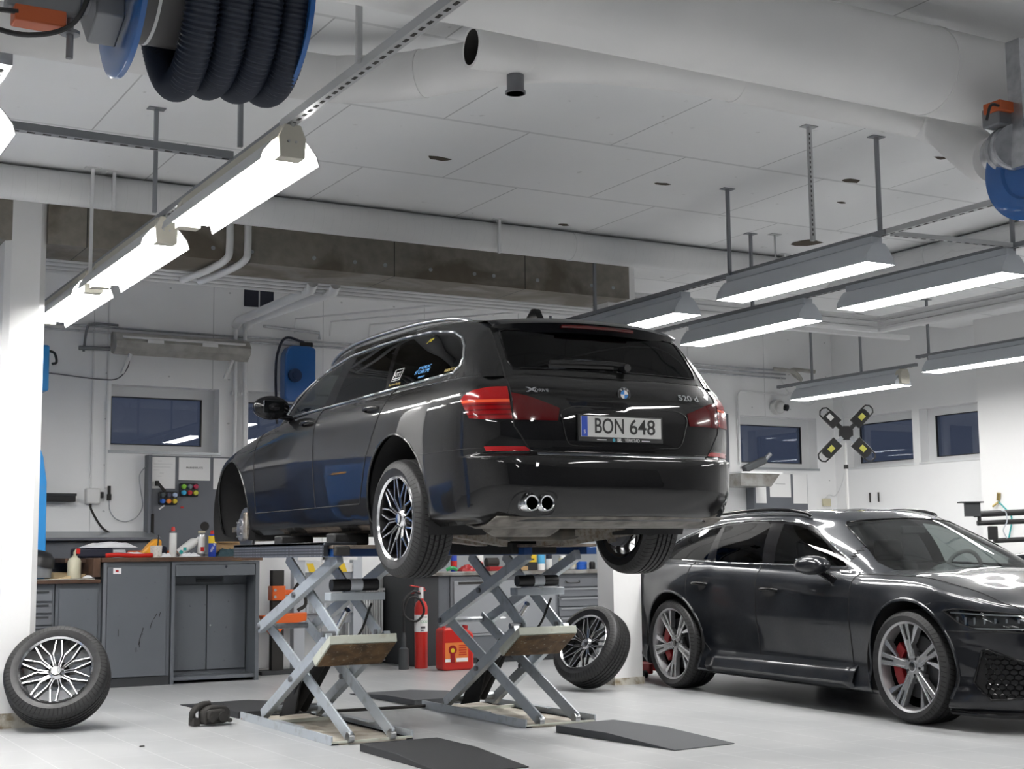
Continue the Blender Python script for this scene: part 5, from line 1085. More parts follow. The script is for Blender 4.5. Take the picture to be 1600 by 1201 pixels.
            if s < 0: cc.rotation_euler = (0, 0, PI)
    # side sill blade, underside
    for s in (1, -1):
        mb = MB(); n = 16; V = []
        for k in range(n+1):
            x = .52+(2.36-.52)*k/n; e = .012*math.cos(PI*(k/n-.5))
            V += [(x, s*.895, .345), (x, s*(.945+e), .285), (x, s*(.965+e), .225), (x, s*(.935+e), .185), (x, s*.86, .17)]
        mb.add(V, [(k*5+j, k*5+j+1, (k+1)*5+j+1, (k+1)*5+j) for k in range(n) for j in range(4)]); o = build('side_sill', mb, P, R, 50); sd = o.modifiers.new('thick', 'SOLIDIFY'); sd.thickness = .01
        pts = [(-.20, .60*s, 1.352), (-.12, .62*s, 1.385), (.2, .645*s, 1.425), (.85, .648*s, 1.448), (1.25, .632*s, 1.436), (1.46, .615*s, 1.405), (1.50, .61*s, 1.385)]
        build('roof_rail', MB().tube(bez(pts, 5), .013, 8), M_['gloss_black'], R, 60)
        mb = MB().lathe([(0, 0), (.055, .006), (.078, .03), (.088, .08), (.080, .15), (.055, .21), (0, .235)], (0,0,0), (1,0,0), 24); mb.xf(Matrix.Translation((1.93, 1.005*s, 1.02)) @ Matrix.Diagonal((.95, 1.45, .80, 1)))
        mo = build('door_mirror', mb, F, R, 60); build('mirror_foot', MB().bar((2.02, .99*s, 1.00), (2.08, .895*s, .925), .05, .05).bar((2.08, .90*s, .93), (2.10, .87*s, .90), .07, .06), M_['gloss_black'], mo, bevel=.01)
        build('mirror_glass', MB().cbox((1.937, 1.005*s, 1.02), (.006, .16, .09)), M_['visor_glass'], mo, bevel=.02)
        for x, z, dr in ((1.367, .832, fd), (.429, .865, rd)):
            yy = B.hit((x, 2, z), (0,-1,0)).y
            pts = [(x+.10, s*(yy), z-.002), (x+.08, s*(yy+.026), z+.002), (x, s*(yy+.034), z+.006), (x-.08, s*(yy+.026), z+.004), (x-.10, s*(yy-.002), z)]
            build('door_handle', MB().tube(bez(pts, 4), .014, 8), M_['gloss_black'], dr[0 if s > 0 else 1], 60)
            V = [(x+.085*math.cos(2*PI*k/20), s*(yy+.003), z-.016+.034*math.sin(2*PI*k/20)) for k in range(20)]; build('handle_cup', MB().add(V, [tuple(range(20))]), M_['liner'], dr[0 if s > 0 else 1])
    build('floor_pan', MB().box((-.9, -.80, .17), (3.5, .80, .21)), M_['liner'], R)
    build('front_splitter', MB().tube(bez([(3.30, -.93, .115), (3.55, -.87, .112), (3.80, -.66, .112), (3.93, -.3, .112), (3.95, 0, .112), (3.93, .3, .112), (3.80, .66, .112), (3.55, .87, .112), (3.30, .93, .115)], 6), .016, 6), M_['gloss_black'], R, 60)
    build('badge_rings', MB().tube([(3.915, .225+.055*math.cos(2*PI*k/20), .665+.055*math.sin(2*PI*k/20)) for k in range(20)], .006, 6, closed=True).tube([(3.925, .075+.055*math.cos(2*PI*k/20), .665+.055*math.sin(2*PI*k/20)) for k in range(20)], .006, 6, closed=True)
          .tube([(3.925, -.075+.055*math.cos(2*PI*k/20), .665+.055*math.sin(2*PI*k/20)) for k in range(20)], .006, 6, closed=True).tube([(3.915, -.225+.055*math.cos(2*PI*k/20), .665+.055*math.sin(2*PI*k/20)) for k in range(20)], .006, 6, closed=True), M_['gloss_black'], R)
    seats(R, [(1.55, (.38, -.38), 1), (.60, (0,), 2)])
    build('dashboard', MB().box((2.10, -.76, .60), (2.62, .76, .915)), M_['interior'], R, bevel=.08)
    sw = MB().tube([Vector((2.02+.05*math.sin(2*PI*k/24), .38+.18*math.cos(2*PI*k/24), .93+.18*math.sin(2*PI*k/24))) for k in range(24)], .016, 8, closed=True).bar((2.03, .22, .93), (2.03, .54, .93), .04, .05).bar((2.03, .38, .93), (2.25, .38, .85), .05, .05); build('steering_wheel', sw, M_['interior_grey'], R)
    build('rear_view_mirror', MB().cbox((1.93, 0, 1.27), (.03, .22, .06)), M_['interior'], R, bevel=.01)
    build('headlining', MB().add([(1.68, -.45, 1.345), (1.68, .45, 1.345), (.9, .55, 1.37), (.9, -.55, 1.37), (-.3, .48, 1.30), (-.3, -.48, 1.30)], [(0,1,2,3), (3,2,4,5)]), M_['interior_grey'], R)
    return root, B
build_estate(); build_sport()
def floor_stuff():
    T = M_
    # ------------------------------------------------ scissor lifts
    def lift(x0, x1, y0, y1, xa, xb, label, flap, dy=0., yaw=0.):
        """x0..x1 outer rails, xa/xb the two planes of arms, y0 near, y1 far"""
        t = thing('scissor_lift', ((x0+x1)/2, (y0+y1)/2, 0), label, 'car lift', 'scissor lift units under the raised car'); o = t.location
        B_ = lambda nm, mb, m, p=t, **k: build(nm, mb, m, p, k.pop('smooth', 30), o if p is t else tuple(Vector(o)+Vector(p.location)) , **k)
        for x in (x0, x1):
            s = 1 if x == x0 else -1
            mb = MB().bar((x, y0, .028), (x, y1, .028), .012, .056).bar((x+s*.02, y0, .006), (x+s*.02, y1, .006), .05, .012).bar((x+s*.02, y1-.62, .052), (x+s*.02, y0+.55, .052), .05, .008)
            B_('base_rail', mb, T['lift_paint'], bevel=.002)
        B_('base_plate', MB().box((x0, y0, .002), (x1, y1, .012)), T['lift_plate'])
        B_('cross_strip', MB().bar((x0+.01, y1-.45, .022), (x1-.01, y1-.45, .022), .03, .02).bar((x0, y0+.01, .016), (x1, y0+.01, .016), .02, .012), T['lift_cream'])
        zJ = .645; zT = 1.10; yN = y0+.02+dy; yR = y1-.33+dy; jN = y0+.22+dy; jR = y1-.25+dy; tN = y0+.07+dy; tR = y1-.60+dy
        def armbar(nm, x, p, q, m='lift_paint', w=.012, h=.078, p2=None):
            P = Vector((x, p[0], p[1])); Q = Vector((x, q[0], q[1])); d = (Q-P).normalized(); mb = MB().bar(P-d*.035, Q+d*.035, w, h)
            a = B_(nm, mb, T[m], bevel=.003); return a
        for x, s in ((xa, 1), (xb, -1)):
            armbar('arm', x, (yR, .075), (jN, zJ-.04), w=.045, h=.07)           # low rear foot to near joint
            armbar('arm', x+s*.055, (yN, .05), (jR, zJ), w=.014, h=.085)          # near foot to rear joint
            armbar('arm', x-s*.0, (jR, zJ), (tN, zT), w=.045, h=.07)              # rear joint to near top
            armbar('arm', x+s*.055, (jN, zJ), (tR, zT), w=.014, h=.085)           # near joint to rear top
            for (y, z) in (((yN+yR)/2+.11, .335), (tN*.5+jR*.5-.0, (zJ+zT)/2), (jR, zJ), (jN, zJ)): B_('pivot', MB().cyl((x-.04, y, z), (x+s*.075, y, z), .018, n=14), T['dark_galv'])
            B_('foot_roller', MB().cyl((x+s*.04, yN-.015, .04), (x+s*.075, yN-.015, .04), .032, n=18), T['steel'])
        for y, z in ((yR, .09), (jR, zJ)): B_('cross_tube', MB().cyl((xa, y, z), (xb, y, z), .020 if z > .3 else .028, n=14), T['zinc'])
        # cream cross box with rusty underside at the near joint
        mb = MB(); bx = MB().prism([(xa-.03, jN-.10, zJ-.005), (xa-.03, jN-.11, zJ-.055), (xa-.03, jN+.13, zJ-.205), (xa-.03, jN+.18, zJ-.16)], (xb-xa+.06, 0, 0)); c = B_('joint_box', bx, T['lift_cream'], bevel=.004)
        build('rusty_underside', MB().prism([(xa-.02, jN-.105, zJ-.062), (xa-.02, jN+.115, zJ-.199), (xa-.02, jN+.113, zJ-.205), (xa-.02, jN-.107, zJ-.068)], (xb-xa+.04, 0, 0)).shift((-o[0], -o[1], -o[2])), T['rusty_plate'], t)
        # second step plate and ram
        B_('step_plate', MB().bar(((xa+xb)/2, jN-.02, zJ+.225), ((xa+xb)/2, jN+.08, zJ+.225), xb-xa-.02, .05), T['lift_paint'], bevel=.004)
        B_('roller', MB().cyl((xa+.03, jN+.02, zJ+.295), (xb-.05, jN+.02, zJ+.295), .038, n=20), T['black_plastic'])
        B_('roller_band', MB().cyl((xa+.15, jN+.02, zJ+.295), (xb-.16, jN+.02, zJ+.295), .0395, n=20), T['lamp_body'])
        B_('ram_cylinder', MB().cyl(((xa+xb)/2, yR-.02, .09), ((xa+xb)/2+.02, jN+.55, .50), .042, n=18).cyl(((xa+xb)/2+.07, yR-.02, .09), ((xa+xb)/2+.07, jN+.60, .46), .032, n=18), T['liner'])
        B_('ram_rod', MB().cyl(((xa+xb)/2+.02, jN+.55, .50), ((xa+xb)/2+.03, jN+.22, .78), .020, n=14), T['chrome'])
        B_('hydraulic_hose', MB().tube(bez([((xa+xb)/2-.06, yR-.1, .08), ((xa+xb)/2-.09, yR-.35, .30), ((xa+xb)/2-.03, jN+.55, .46), ((xa+xb)/2+.08, jN+.2, .60), ((xa+xb)/2+.12, jN+.05, .82)], 6), .009, 6), T['black_plastic'])
        B_('link_rod', MB().cyl((xa-.03, jR, zJ), (xb+.15, jR+.03, zJ), .008, n=8), T['steel'])
        B_('cylinder_guard', MB().prism([((xa+xb)/2-.09, yR+.02, .04), ((xa+xb)/2-.09, yR-.26, .08), ((xa+xb)/2-.09, yR-.42, .42), ((xa+xb)/2-.09, yR-.30, .44)], (.01, 0, 0)), T['liner'])
        # platform: blue side beams, black deck, flap
        py0 = y0-.02 if flap else y0-.02; py1 = y1+.05
        B_('platform_beam', MB().box((x1-.06, py0, 1.115), (x1+.02, py1, 1.165)), T['blue_steel'], bevel=.004); B_('platform_beam', MB().box((x0-.0, py0+.02, 1.115), (x0+.06, py1, 1.165)), T['blue_steel'], bevel=.004)
        B_('platform_deck', MB().box((x0-.01, py0, 1.166), (x1+.02, py1, 1.186)), mat('deck_worn', (.20,.16,.13), .6, noise=(12,(.06,.05,.045),.4,.65)), bevel=.003)
        if flap:
            B_('folded_ramp', MB().box((x0-.045, py0+.06, 1.118), (x0-.01, py1+.02, 1.205)).box((x0-.045, py0+.03, 1.185), (x0+.16, py1+.01, 1.205)), T['perforated'], bevel=.004)
            B_('end_bracket', MB().box((x0+.0, py0-.02, 1.12), (x0+.10, py0+.02, 1.18)), T['soot'], bevel=.01)
        else:
            B_('folded_ramp', MB().box((x0-.05, py0+.1, 1.12), (x0+.30, py0+1.0, 1.20)), T['liner'], bevel=.01)
        for y in (y0+.35, y1-.35): B_('rubber_block', MB().box(((x0+x1)/2-.14, y-.07, 1.187), ((x0+x1)/2+.10, y+.07, 1.262)), T['rubber'], bevel=.012)
        return t
    lift(3.34, 3.87, 8.06, 9.70, 3.40, 3.79, 'left scissor lift unit with a black perforated ramp folded beside its platform', True)
    lift(4.72, 5.25, 8.13, 9.66, 4.78, 5.17, 'right scissor lift unit with a black deck, below the tail of the estate car', False, .02)
    solo('supply_pipe', MB().tube([(4.74, 9.6, .02), (4.35, 9.62, .02), (3.9, 9.68, .02)], .012, 8), T['soot'], 'dark pipe on the floor between the two lift units', 'pipe')
    # ------------------------------------------------ rubber ramps
    def wedge(c, a, L, W, H, label, m, far):
        ca, sa = math.cos(a), math.sin(a); f = lambda u, v, z: (c[0]+u*ca-v*sa, c[1]+u*sa+v*ca, z)
        fl = L*.55
        P0 = [(-W/2, 0, 0), (-W/2, L, 0), (-W/2, L, H*.15), (-W/2, L-fl*.0-.55*L+.0, H), (-W/2, 0, H)]
        mb = MB(); A = [f(-W/2, v, z) for v, z in ((0,0),(L,0),(L,.006),(L*.45,H),(0,H))]; Bb = [f(W/2, v, z) for v, z in ((0,0),(L,0),(L,.006),(L*.45,H),(0,H))]
        mb.add(A+Bb, [(0,1,2,3,4), (9,8,7,6,5)]+[(i, 5+i, 5+(i+1) % 5, (i+1) % 5) for i in range(5)])
        return solo('rubber_ramp', mb, T[m], label, 'ramp', 'black rubber drive-on ramps', bevel=.004)
    wedge((3.63, 7.74), PI, 1.08, .50, .045, 'black rubber ramp nearest the camera, in front of the left lift unit', 'mat_rubber', 0)
    wedge((5.01, 7.88), PI+.10, 1.12, .47, .045, 'greyer worn rubber ramp in front of the right lift unit', 'mat_grey', 0)
    wedge((3.62, 9.78), .06, 1.15, .56, .045, 'black rubber ramp behind the left lift unit', 'mat_rubber', 1)
    wedge((5.00, 9.80), .03, 1.15, .56, .045, 'black rubber ramp between the red canister and the right lift unit', 'mat_grey', 1)
    # ------------------------------------------------ the loose wheels
    def loose(c, nrm, spin, label):
        t = thing('car_wheel', c, label, 'wheel', 'wheels taken off the raised car'); n = Vector(nrm).normalized(); q = Vector((0,1,0)).rotation_difference(n)
        r = rim_y_spoke(parent=t, name='rim'); tyre(.34, .243, .235, t)
        # spin about own axis then tilt
        t.rotation_euler = (q.to_matrix() @ Matrix.Rotation(spin, 3, 'Y')).to_euler(); return t
    def place(nrm, gx, gy, spin, label, w=.235):
        n = Vector(nrm).normalized(); s = math.hypot(n.x, n.y); hz = Vector((n.x/s, n.y/s, 0)) if s else Vector((0,0,0))
        # lowest point: back edge of the tread if the face looks up
        down = (Vector((0,0,-1))-n*(-n.z)).normalized(); low = down*.338-n*(w/2-.02); cz = -low.z
        c = Vector((gx, gy, 0))-Vector((low.x, low.y, 0)); return loose((c.x, c.y, cz+.001), n, spin, label)
    place((-.30, -.80, .52), 2.10, 9.80, .12, 'loose alloy wheel with tyre leaning on the white column at left')
    place((-.86, -.22, .46), 6.44, 10.10, .3, 'loose alloy wheel with tyre leaning against the white column beside the sport car')
    # ------------------------------------------------ brake caliper on the floor
    t = thing('brake_caliper', (3.08, 9.50, 0), 'dirty black brake caliper lying on the floor left of the lift', 'brake caliper', rz=.25)
    pts = rounded([(-.10, 0), (-.10, .10), (-.05, .125), (.06, .12), (.105, .09), (.10, .02), (.06, 0)], .025)
    build('caliper_body', MB().prism([(x, -.05, z+.01) for x, z in pts], (0, .09, 0)), T['soot'], t, bevel=.012)
    build('caliper_bridge', MB().cbox((-.02, -.055, .075), (.13, .05, .07)).cbox((.05, -.06, .045), (.05, .04, .05)), T['soot'], t, bevel=.014)
    build('carrier', MB().tube(bez([(-.13, .04, .02), (-.145, .03, .09), (-.09, .02, .135), (-.02, .02, .14)], 5), .022, 8).cbox((-.13, .03, .03), (.045, .07, .05)), T['soot'], t, 50)
    build('piston_housing', MB().cyl((.02, -.09, .06), (.02, -.03, .06), .034, n=18).cyl((-.06, -.085, .05), (-.06, -.03, .05), .022, n=14).cyl((.09,-.07,.03),(.09,.05,.03),.014,n=10), T['soot'], t)
    solo('rag_scrap', MB().cbox((3.385, 9.66, .010), (.10, .05, .016), R=Matrix.Rotation(.3, 3, 'Z')), mat('rust_brown', (.28,.13,.05), .8), 'small rusty brown scrap at the corner of the left lift base', 'scrap', bevel=.006)
    for i, (x, y, l) in enumerate(((3.42, 8.87, 'small dark chip on the floor left of the lift base'), (2.35, 8.65, 'small dark flake on the floor near the left bottom corner'))):
        solo('debris_chip', MB().prism([(x, y, .001), (x+.035, y+.004, .001), (x+.03, y+.016, .001), (x+.012, y+.012, .001)], (0, 0, .008)), T['soot'], l, 'debris', bevel=.002)
    # red trolley jack behind the sport car's rear wheel
    t = thing('trolley_jack', (7.62, 10.95, 0), 'low red trolley jack peeping out beside the rear wheel of the sport car', 'jack'); build('jack_frame', MB().box((-.14, -.28, .04), (-.10, .30, .13)).box((.10, -.28, .04), (.14, .30, .13)).box((-.14, .05, .05), (.14, .28, .10)), T['red_dark'], t, bevel=.01)
    for x in (-.16, .16):
        for y in (-.22, .22): build('castor', MB().cyl((x-.02, y, .035), (x+.02, y, .035), .034, n=16), T['liner'], t)
    build('lifting_arm', MB().bar((0, .2, .09), (0, -.25, .12), .06, .04).cyl((0, -.25, .12), (0, -.25, .16), .045, n=16), T['red_dark'], t, bevel=.005)
floor_stuff()
def benches():
    T = M_
    ST = T['bench_steel']
    def handle(p, x, z, y=-.004, w=.12): return build('handle', MB().box((x-w/2, y-.004, z-.012), (x+w/2, y, z+.014)), T['bench_dark'], p)
    # ---------- tall left bench: closed cabinet and cabinet with drawer
    yF, yBk = 12.70, 13.60
    t = thing('tool_cabinet', (3.405, yF, 0), 'tall grey steel cabinet with a scratched plain door and a small white sticker', 'cabinet')
    build('body', MB().box((-.30, .02, .02), (.30, .90, 1.085)), ST, t); build('door', MB().box((-.265, -.0, .085), (.265, .022, 1.045)), ST, t, bevel=.004); build('frame_post', MB().box((-.30, -.006, .0), (-.272, .03, 1.085)), T['drawer_grey'], t)
    build('plinth', MB().box((-.28, .015, .0), (.30, .03, .08)), T['bench_dark'], t); s = build('door_sticker', MB().box((-.215, -.004, .985), (-.145, -.001, 1.035)), T['paper'], t); build('sticker_mark', MB().box((-.195, -.0055, 1.0), (-.168, -.004, 1.02)), T['red_dark'], s)
    sc = MB()
    for (x, z, dx, dz) in ((.02,.36,.02,.09),(.045,.45,.015,.06),(.03,.34,.0,.05),(.12,.50,.02,.07),(.15,.58,.03,.05),(-.16,.44,.0,.06),(.20,.60,.01,.04),(.0,.30,.0,.04)): sc.bar((x, -.002, z), (x+dx, -.002, z+dz), .001, .006, up=(1,0,0))
    build('scratches', sc, T['letter_black'], t, 0)
    t = thing('tool_cabinet', (4.115, yF, 0), 'tall grey steel cabinet with a top drawer and two recessed doors below', 'cabinet')
    build('body', MB().box((-.40, .26, .02), (.42, .90, 1.085)).box((.385, .0, .0), (.42, .26, 1.085)).box((-.40, .0, .0), (-.37, .26, 1.085)).box((-.37, .0, 1.06), (.385, .26, 1.085)).box((-.37, .02, .03), (.385, .26, .06)), ST, t)
    d = build('drawer', MB().box((-.365, .0, .955), (.38, .28, 1.055)), T['bench_steel'], t, bevel=.004); build('lock', MB().cyl((.10, -.006, 1.035), (.10, .0, 1.035), .011, n=14), T['chrome'], d)
    build('vent_slots', MB().box((-.10, .245, .895), (.14, .256, .925)), T['bench_dark'], t)
    for x0, x1 in ((-.36, -.005), (.005, .37)):
        d = build('door', MB().box((x0, .235, .10), (x1, .262, .87)), T['bench_steel'], t, bevel=.003)
        if x0 > 0: build('knob', MB().cyl((.03, .222, .50), (.03, .235, .50), .010, n=12), T['chrome'], d)
    build('plinth', MB().box((-.40, .27, .0), (.42, .29, .09)), T['bench_dark'], t)
    wt = MB().box((3.085, yF-.02, 1.088), (4.56, yBk, 1.125)); solo('worktop', wt, T['worktop_wood'], 'dark brown worn wooden worktop of the taller left bench', 'worktop', bevel=.004)
    solo('worktop_end_panel', MB().box((3.02, 12.72, .96), (3.085, yBk, 1.125)).box((2.84, 13.0, 1.085), (3.02, yBk, 1.125)), T['worktop_wood'], 'dark brown wooden end panel at the step between the two left worktops', 'panel', bevel=.004)
    # ---------- low left bench
    t = thing('tool_cabinet', (2.90, 12.72, 0), 'lower grey cabinet with a plain door, behind the leaning wheel', 'cabinet')
    build('body', MB().box((-.19, .02, .0), (.20, .85, .905)), ST, t); build('door', MB().box((-.165, .0, .33), (.17, .022, .865)), ST, t, bevel=.004); build('door', MB().box((-.165, .0, .05), (.17, .022, .315)), ST, t, bevel=.004)
    t = thing('drawer_cabinet', (2.48, 12.72, 0), 'low drawer cabinet half hidden by the white column', 'cabinet'); build('body', MB().box((-.22, .02, .0), (.22, .85, .905)), ST, t)
    for k, (z0, z1) in enumerate(((.76,.86),(.66,.745),(.56,.645),(.46,.545),(.30,.445),(.08,.285))):
        d = build('drawer', MB().box((-.20, .0, z0), (.20, .022, z1)), T['drawer_grey'], t, bevel=.006); build('handle', MB().box((-.17, -.008, z1-.03), (.17, .0, z1-.012)), T['bench_dark'], d)
    solo('worktop', MB().box((2.24, 12.68, .908), (3.08, yBk, .94)), T['worktop_wood'], 'lower brown wooden worktop at the far left', 'worktop', bevel=.004)
    solo('dirty_mat', MB().box((2.45, 12.69, .941), (3.03, 13.1, .947)), mat('newsprint', (.50,.49,.46), .8, noise=(12,(.3,.28,.24),.4,.7)), 'stained paper spread on the lower worktop', 'paper')
    struct('trim_30', MB().box((2.1, 13.62, .94), (3.86, 13.68, 1.30)).box((2.1, 13.55, 1.29), (3.86, 13.99, 1.315)), T['dark_panel'])
    struct('trim_31', MB().prism([(2.1, 13.96, 1.38), (2.1, 13.56, 1.315), (2.1, 13.56, 1.305), (2.1, 13.98, 1.305)], (1.75, 0, 0)), T['frame_aluminium'])
    # ---------- tool board with its papers and clips
    t = thing('tool_board', (4.20, 13.96, 1.15), 'dark grey steel tool board on the back wall above the left bench', 'tool board'); build('panel', MB().box((-.37, -.02, 0), (.72, .03, .975)), T['dark_panel'], t); build('side_flange', MB().box((-.40, -.12, 0), (-.37, .03, .975)), T['dark_panel'], t)
    build('round_hole', MB().cyl((.20, -.024, .28), (.20, -.019, .28), .045, n=24), T['soot'], t); build('slot_handle', MB().box((-.345, -.045, .16), (-.315, -.02, .40)), T['soot'], t, bevel=.008)
    a = solo('notice_sheet', MB().box((3.858, 13.934, 1.80), (4.09, 13.938, 2.112)), T['paper'], 'tall white notice sheet hung at the left of the tool board', 'paper', 'sheets on the tool board'); mb = MB()
    for k, (x0, x1) in enumerate(((-.06,-.02),(-.10,.09),(-.10,.07),(-.10,-.04),(-.04,.0),(-.06,-.02))): mb.box((x0, -.0035, .27-.030*k), (x1, -.0022, .273-.030*k))
    build('print_lines', mb, mat('faint_ink', (.45,.45,.47), .7), a)
    a = solo('notice_sheet', MB().box((4.125, 13.934, 1.885), (4.445, 13.938, 2.112)), T['paper'], 'wide white notice sheet with one line of print on the tool board', 'paper', 'sheets on the tool board')
    text_mesh('print_lines', 'MARKERPLATS', .026, T['ink'], a, frame((0, -.004, .125), (1,0,0), (0,0,1)), .0004)
    solo('notice_sheet', MB().box((4.48, 13.934, 1.80), (4.70, 13.938, 2.112)), T['paper'], 'white notice sheet just left of the car front on the tool board', 'paper', 'sheets on the tool board')
    def clips(x, z, cols, label):
        t = thing('plug_tray', (x, 13.93, z), label, 'plug tray', 'trays of coloured plugs'); build('tray', MB().box((-.095, -.03, -.065), (.095, .0, .065)), T['black_plastic'], t, bevel=.012)
        for k, c in enumerate(cols): 
            xx = -.06+.06*(k % 3); zz = .03 if k < 3 else -.03; build('plug', MB().cyl((xx, -.03, zz), (xx, -.062, zz), .023, n=14).cyl((xx, -.062, zz), (xx, -.072, zz), .015, n=12), mat('plug_%d_%d_%d' % tuple(int(v*100) for v in c), c, .4), t)
    clips(4.015, 1.705, ((.05,.07,.08),(.06,.06,.10),(.45,.55,.75),(.02,.14,.6),(.75,.22,.02),(.7,.55,.03)), 'lower left tray of coloured plugs on the tool board'); clips(4.225, 1.79, ((.25,.6,.04),(.12,.16,.18),(.4,.01,.06),(.03,.42,.7),(.5,.01,.02),(.6,.6,.05)), 'upper right tray of coloured plugs on the tool board')
    solo('hook_clamp', MB().bar((3.905, 13.91, 1.86), (3.985, 13.91, 1.77), .02, .028).cbox((3.905, 13.91, 1.85), (.035, .03, .05)), T['soot'], 'small dark clamp hooked over the tall notice sheet', 'clamp', bevel=.004)
    solo('magnet_strip', MB().bar((3.935, 13.935, 1.595), (3.99, 13.935, 1.635), .004, .016), T['white_plastic'], 'small white magnet on the tool board', 'magnet'); solo('magnet_strip', MB().cbox((4.165, 13.935, 1.615), (.03, .004, .018)), T['red_plastic'], 'small red magnet on the tool board', 'magnet')
    # ---------- wall things
    t = thing('switch_box', (3.295, 13.97, 1.72), 'white switch box on the back wall left of the tool board', 'switch box'); build('box', MB().box((-.075, -.07, -.075), (.06, .03, .075)), T['white_plastic'], t, bevel=.014); build('plug', MB().box((.06, -.05, -.02), (.095, .0, .04)), T['black_plastic'], t, bevel=.006)
    solo('cable', MB().tube(bez([(3.27, 13.94, 1.645), (3.28, 13.93, 1.58), (3.38, 13.93, 1.42), (3.50, 13.85, 1.32), (3.56, 13.78, 1.25)], 6), .011, 8), T['soot'], 'thick dark cable from the white switch box down to the bench', 'cable')
    solo('cable', MB().tube(bez([(3.45, 13.96, 1.68), (3.46, 13.95, 1.58), (3.52, 13.95, 1.50), (3.62, 13.95, 1.475), (3.72, 13.95, 1.52), (3.775, 13.95, 1.63), (3.75, 13.95, 1.80), (3.74, 13.95, 1.93), (3.80, 13.94, 2.02)], 6), .005, 6), T['zinc'], 'thin grey cable looping on the wall beside the tool board', 'cable')
    solo('cable_coupling', MB().cyl((3.45, 13.96, 1.68), (3.45, 13.96, 1.82), .016, n=12).cyl((3.45, 13.96, 1.68), (3.45, 13.96, 1.74), .022, n=12), T['soot'], 'small dark coupling at the end of the wall wire', 'coupling')
    t = thing('wall_rack', (2.96, 13.97, 1.695), 'short black rack fixed to the wall beside the white column', 'rack'); build('tray', MB().box((-.15, -.10, -.035), (.155, .03, .035)), T['black_plastic'], t, bevel=.006); build('lip', MB().box((-.15, -.11, .02), (.16, -.10, .045)), T['bench_dark'], t)
    solo('curved_blue_panel', MB().prism([(2.565, 13.0, .95), (2.60, 13.0, 2.10), (2.63, 13.0, 2.02), (2.665, 13.0, 1.80), (2.675, 13.0, .95)], (0, .20, 0)), T['blue_light'], 'curved light blue plastic panel beside the white column', 'panel', bevel=.01)
    solo('red_switch', MB().box((2.70, 13.93, 2.20), (2.75, 13.995, 2.30)), T['red_plastic'], 'small red switch just right of the white column', 'switch', bevel=.006)
    # ---------- items on the tall bench
    G = 'things on the taller left bench'; z0 = 1.126
    def can(x, y, r, h, m, label, cat='can', cap=None, caph=.03, nm='spray_can', band=None, z=z0, tip=True):
        t = thing(nm, (x, y, z), label, cat); mb = MB().lathe([(r*.9, 0), (r, .006), (r, h-.02), (r*.92, h-.008), (r*.62, h), (0, h)], (0,0,0), (0,0,1), 28); build('can_body', mb, T[m], t, 40)
        if cap: build('cap', MB().lathe([(r*.55, h-.002), (r*.55, h+caph*.6), (r*.35, h+caph), (0, h+caph)], (0,0,0), (0,0,1), 20), T[cap], t, 40)
        if band: build('label_band', MB().lathe([(r+.0006, h*band[0]), (r+.0006, h*band[1])], (0,0,0), (0,0,1), 28, caps=False), T[band[2]], t, 40)
        return t
    c = can(3.765, 12.86, .033, .235, 'white_plastic', 'slim white spray can with a red cap standing on the bench', cap='red_plastic', band=(.93, .985, 'bench_dark'), caph=.04)
    c = can(4.115, 12.80, .036, .205, 'label_blue', 'blue and yellow spray can with a red cap', cap='red_plastic', caph=.035, band=(.60, .93, 'yellow')); text_mesh('can_lettering', 'WD-40', .030, T['letter_white'], c, frame((-.004, -.0368, .085), (0.45,-.0,.9), (-.9,0,.45)), .0004)
    c = can(4.035, 12.88, .034, .215, 'aluminium', 'silver spray can with a pale nozzle, left of the blue one', band=(.15, .85, 'white_plastic')); build('nozzle', MB().bar((-.03, 0, .228), (.035, 0, .228), .02, .018), T['cream_plastic'], c); build('label_print', MB().box((-.016, -.0355, .05), (.018, -.034, .09)), T['red_plastic'], c)
    t = thing('cleaner_bottle', (3.90, 12.88, 1.16), 'white cleaner bottle with a green and red label tipped over on the bench', 'bottle'); mb = MB().lathe([(0, -.10), (.038, -.095), (.042, -.08), (.042, .07), (.03, .10), (.014, .115), (.014, .14), (0, .14)], (0,0,.055), (.80,0,.60), 24); build('bottle_body', mb, T['white_plastic'], t, 40)
    build('label_print', MB().cyl((-.065,-.046,.012), (-.065,-.043,.012), .018, n=16).cbox((-.03, -.0435, .04), (.03, .003, .03)), T['teal'], t)
    t = thing('tin_pot', (3.595, 12.80, z0), 'small white paint pot with brushes standing in it', 'pot'); build('pot', MB().lathe([(.048, 0), (.054, .105), (.050, .105), (.045, .01), (0, .01)], (0,0,0), (0,0,1), 28), mat('pot_white', (.66,.64,.60), .6, noise=(60,(.45,.40,.36),.5,.7)), t, 40); build('brush', MB().cyl((.01, 0, .02), (.02, .0, .20), .006, n=8), T['soot'], t)
    t = thing('power_tool', (3.60, 12.98, z0), 'orange and dark power tool lying behind the white pot', 'tool'); build('housing', MB().prism([(-.13, -.04, .0), (.09, -.04, .0), (.09, -.04, .16), (.02, -.04, .17), (-.05, -.04, .10)], (0, .09, 0)), T['amber'], t, bevel=.02); build('grip', MB().box((.07, -.04, .0), (.14, .05, .10)), T['navy'], t, bevel=.02); build('trim', MB().box((-.21, -.03, .0), (-.12, .04, .055)).box((.14, -.02, .0), (.21, .05, .06)), T['orange'], t, bevel=.012)
    solo('hard_case', MB().box((2.93, 12.98, 1.126), (3.26, 13.22, 1.215)), T['navy'], 'flat dark blue tool case at the left end of the bench', 'case', bevel=.018)
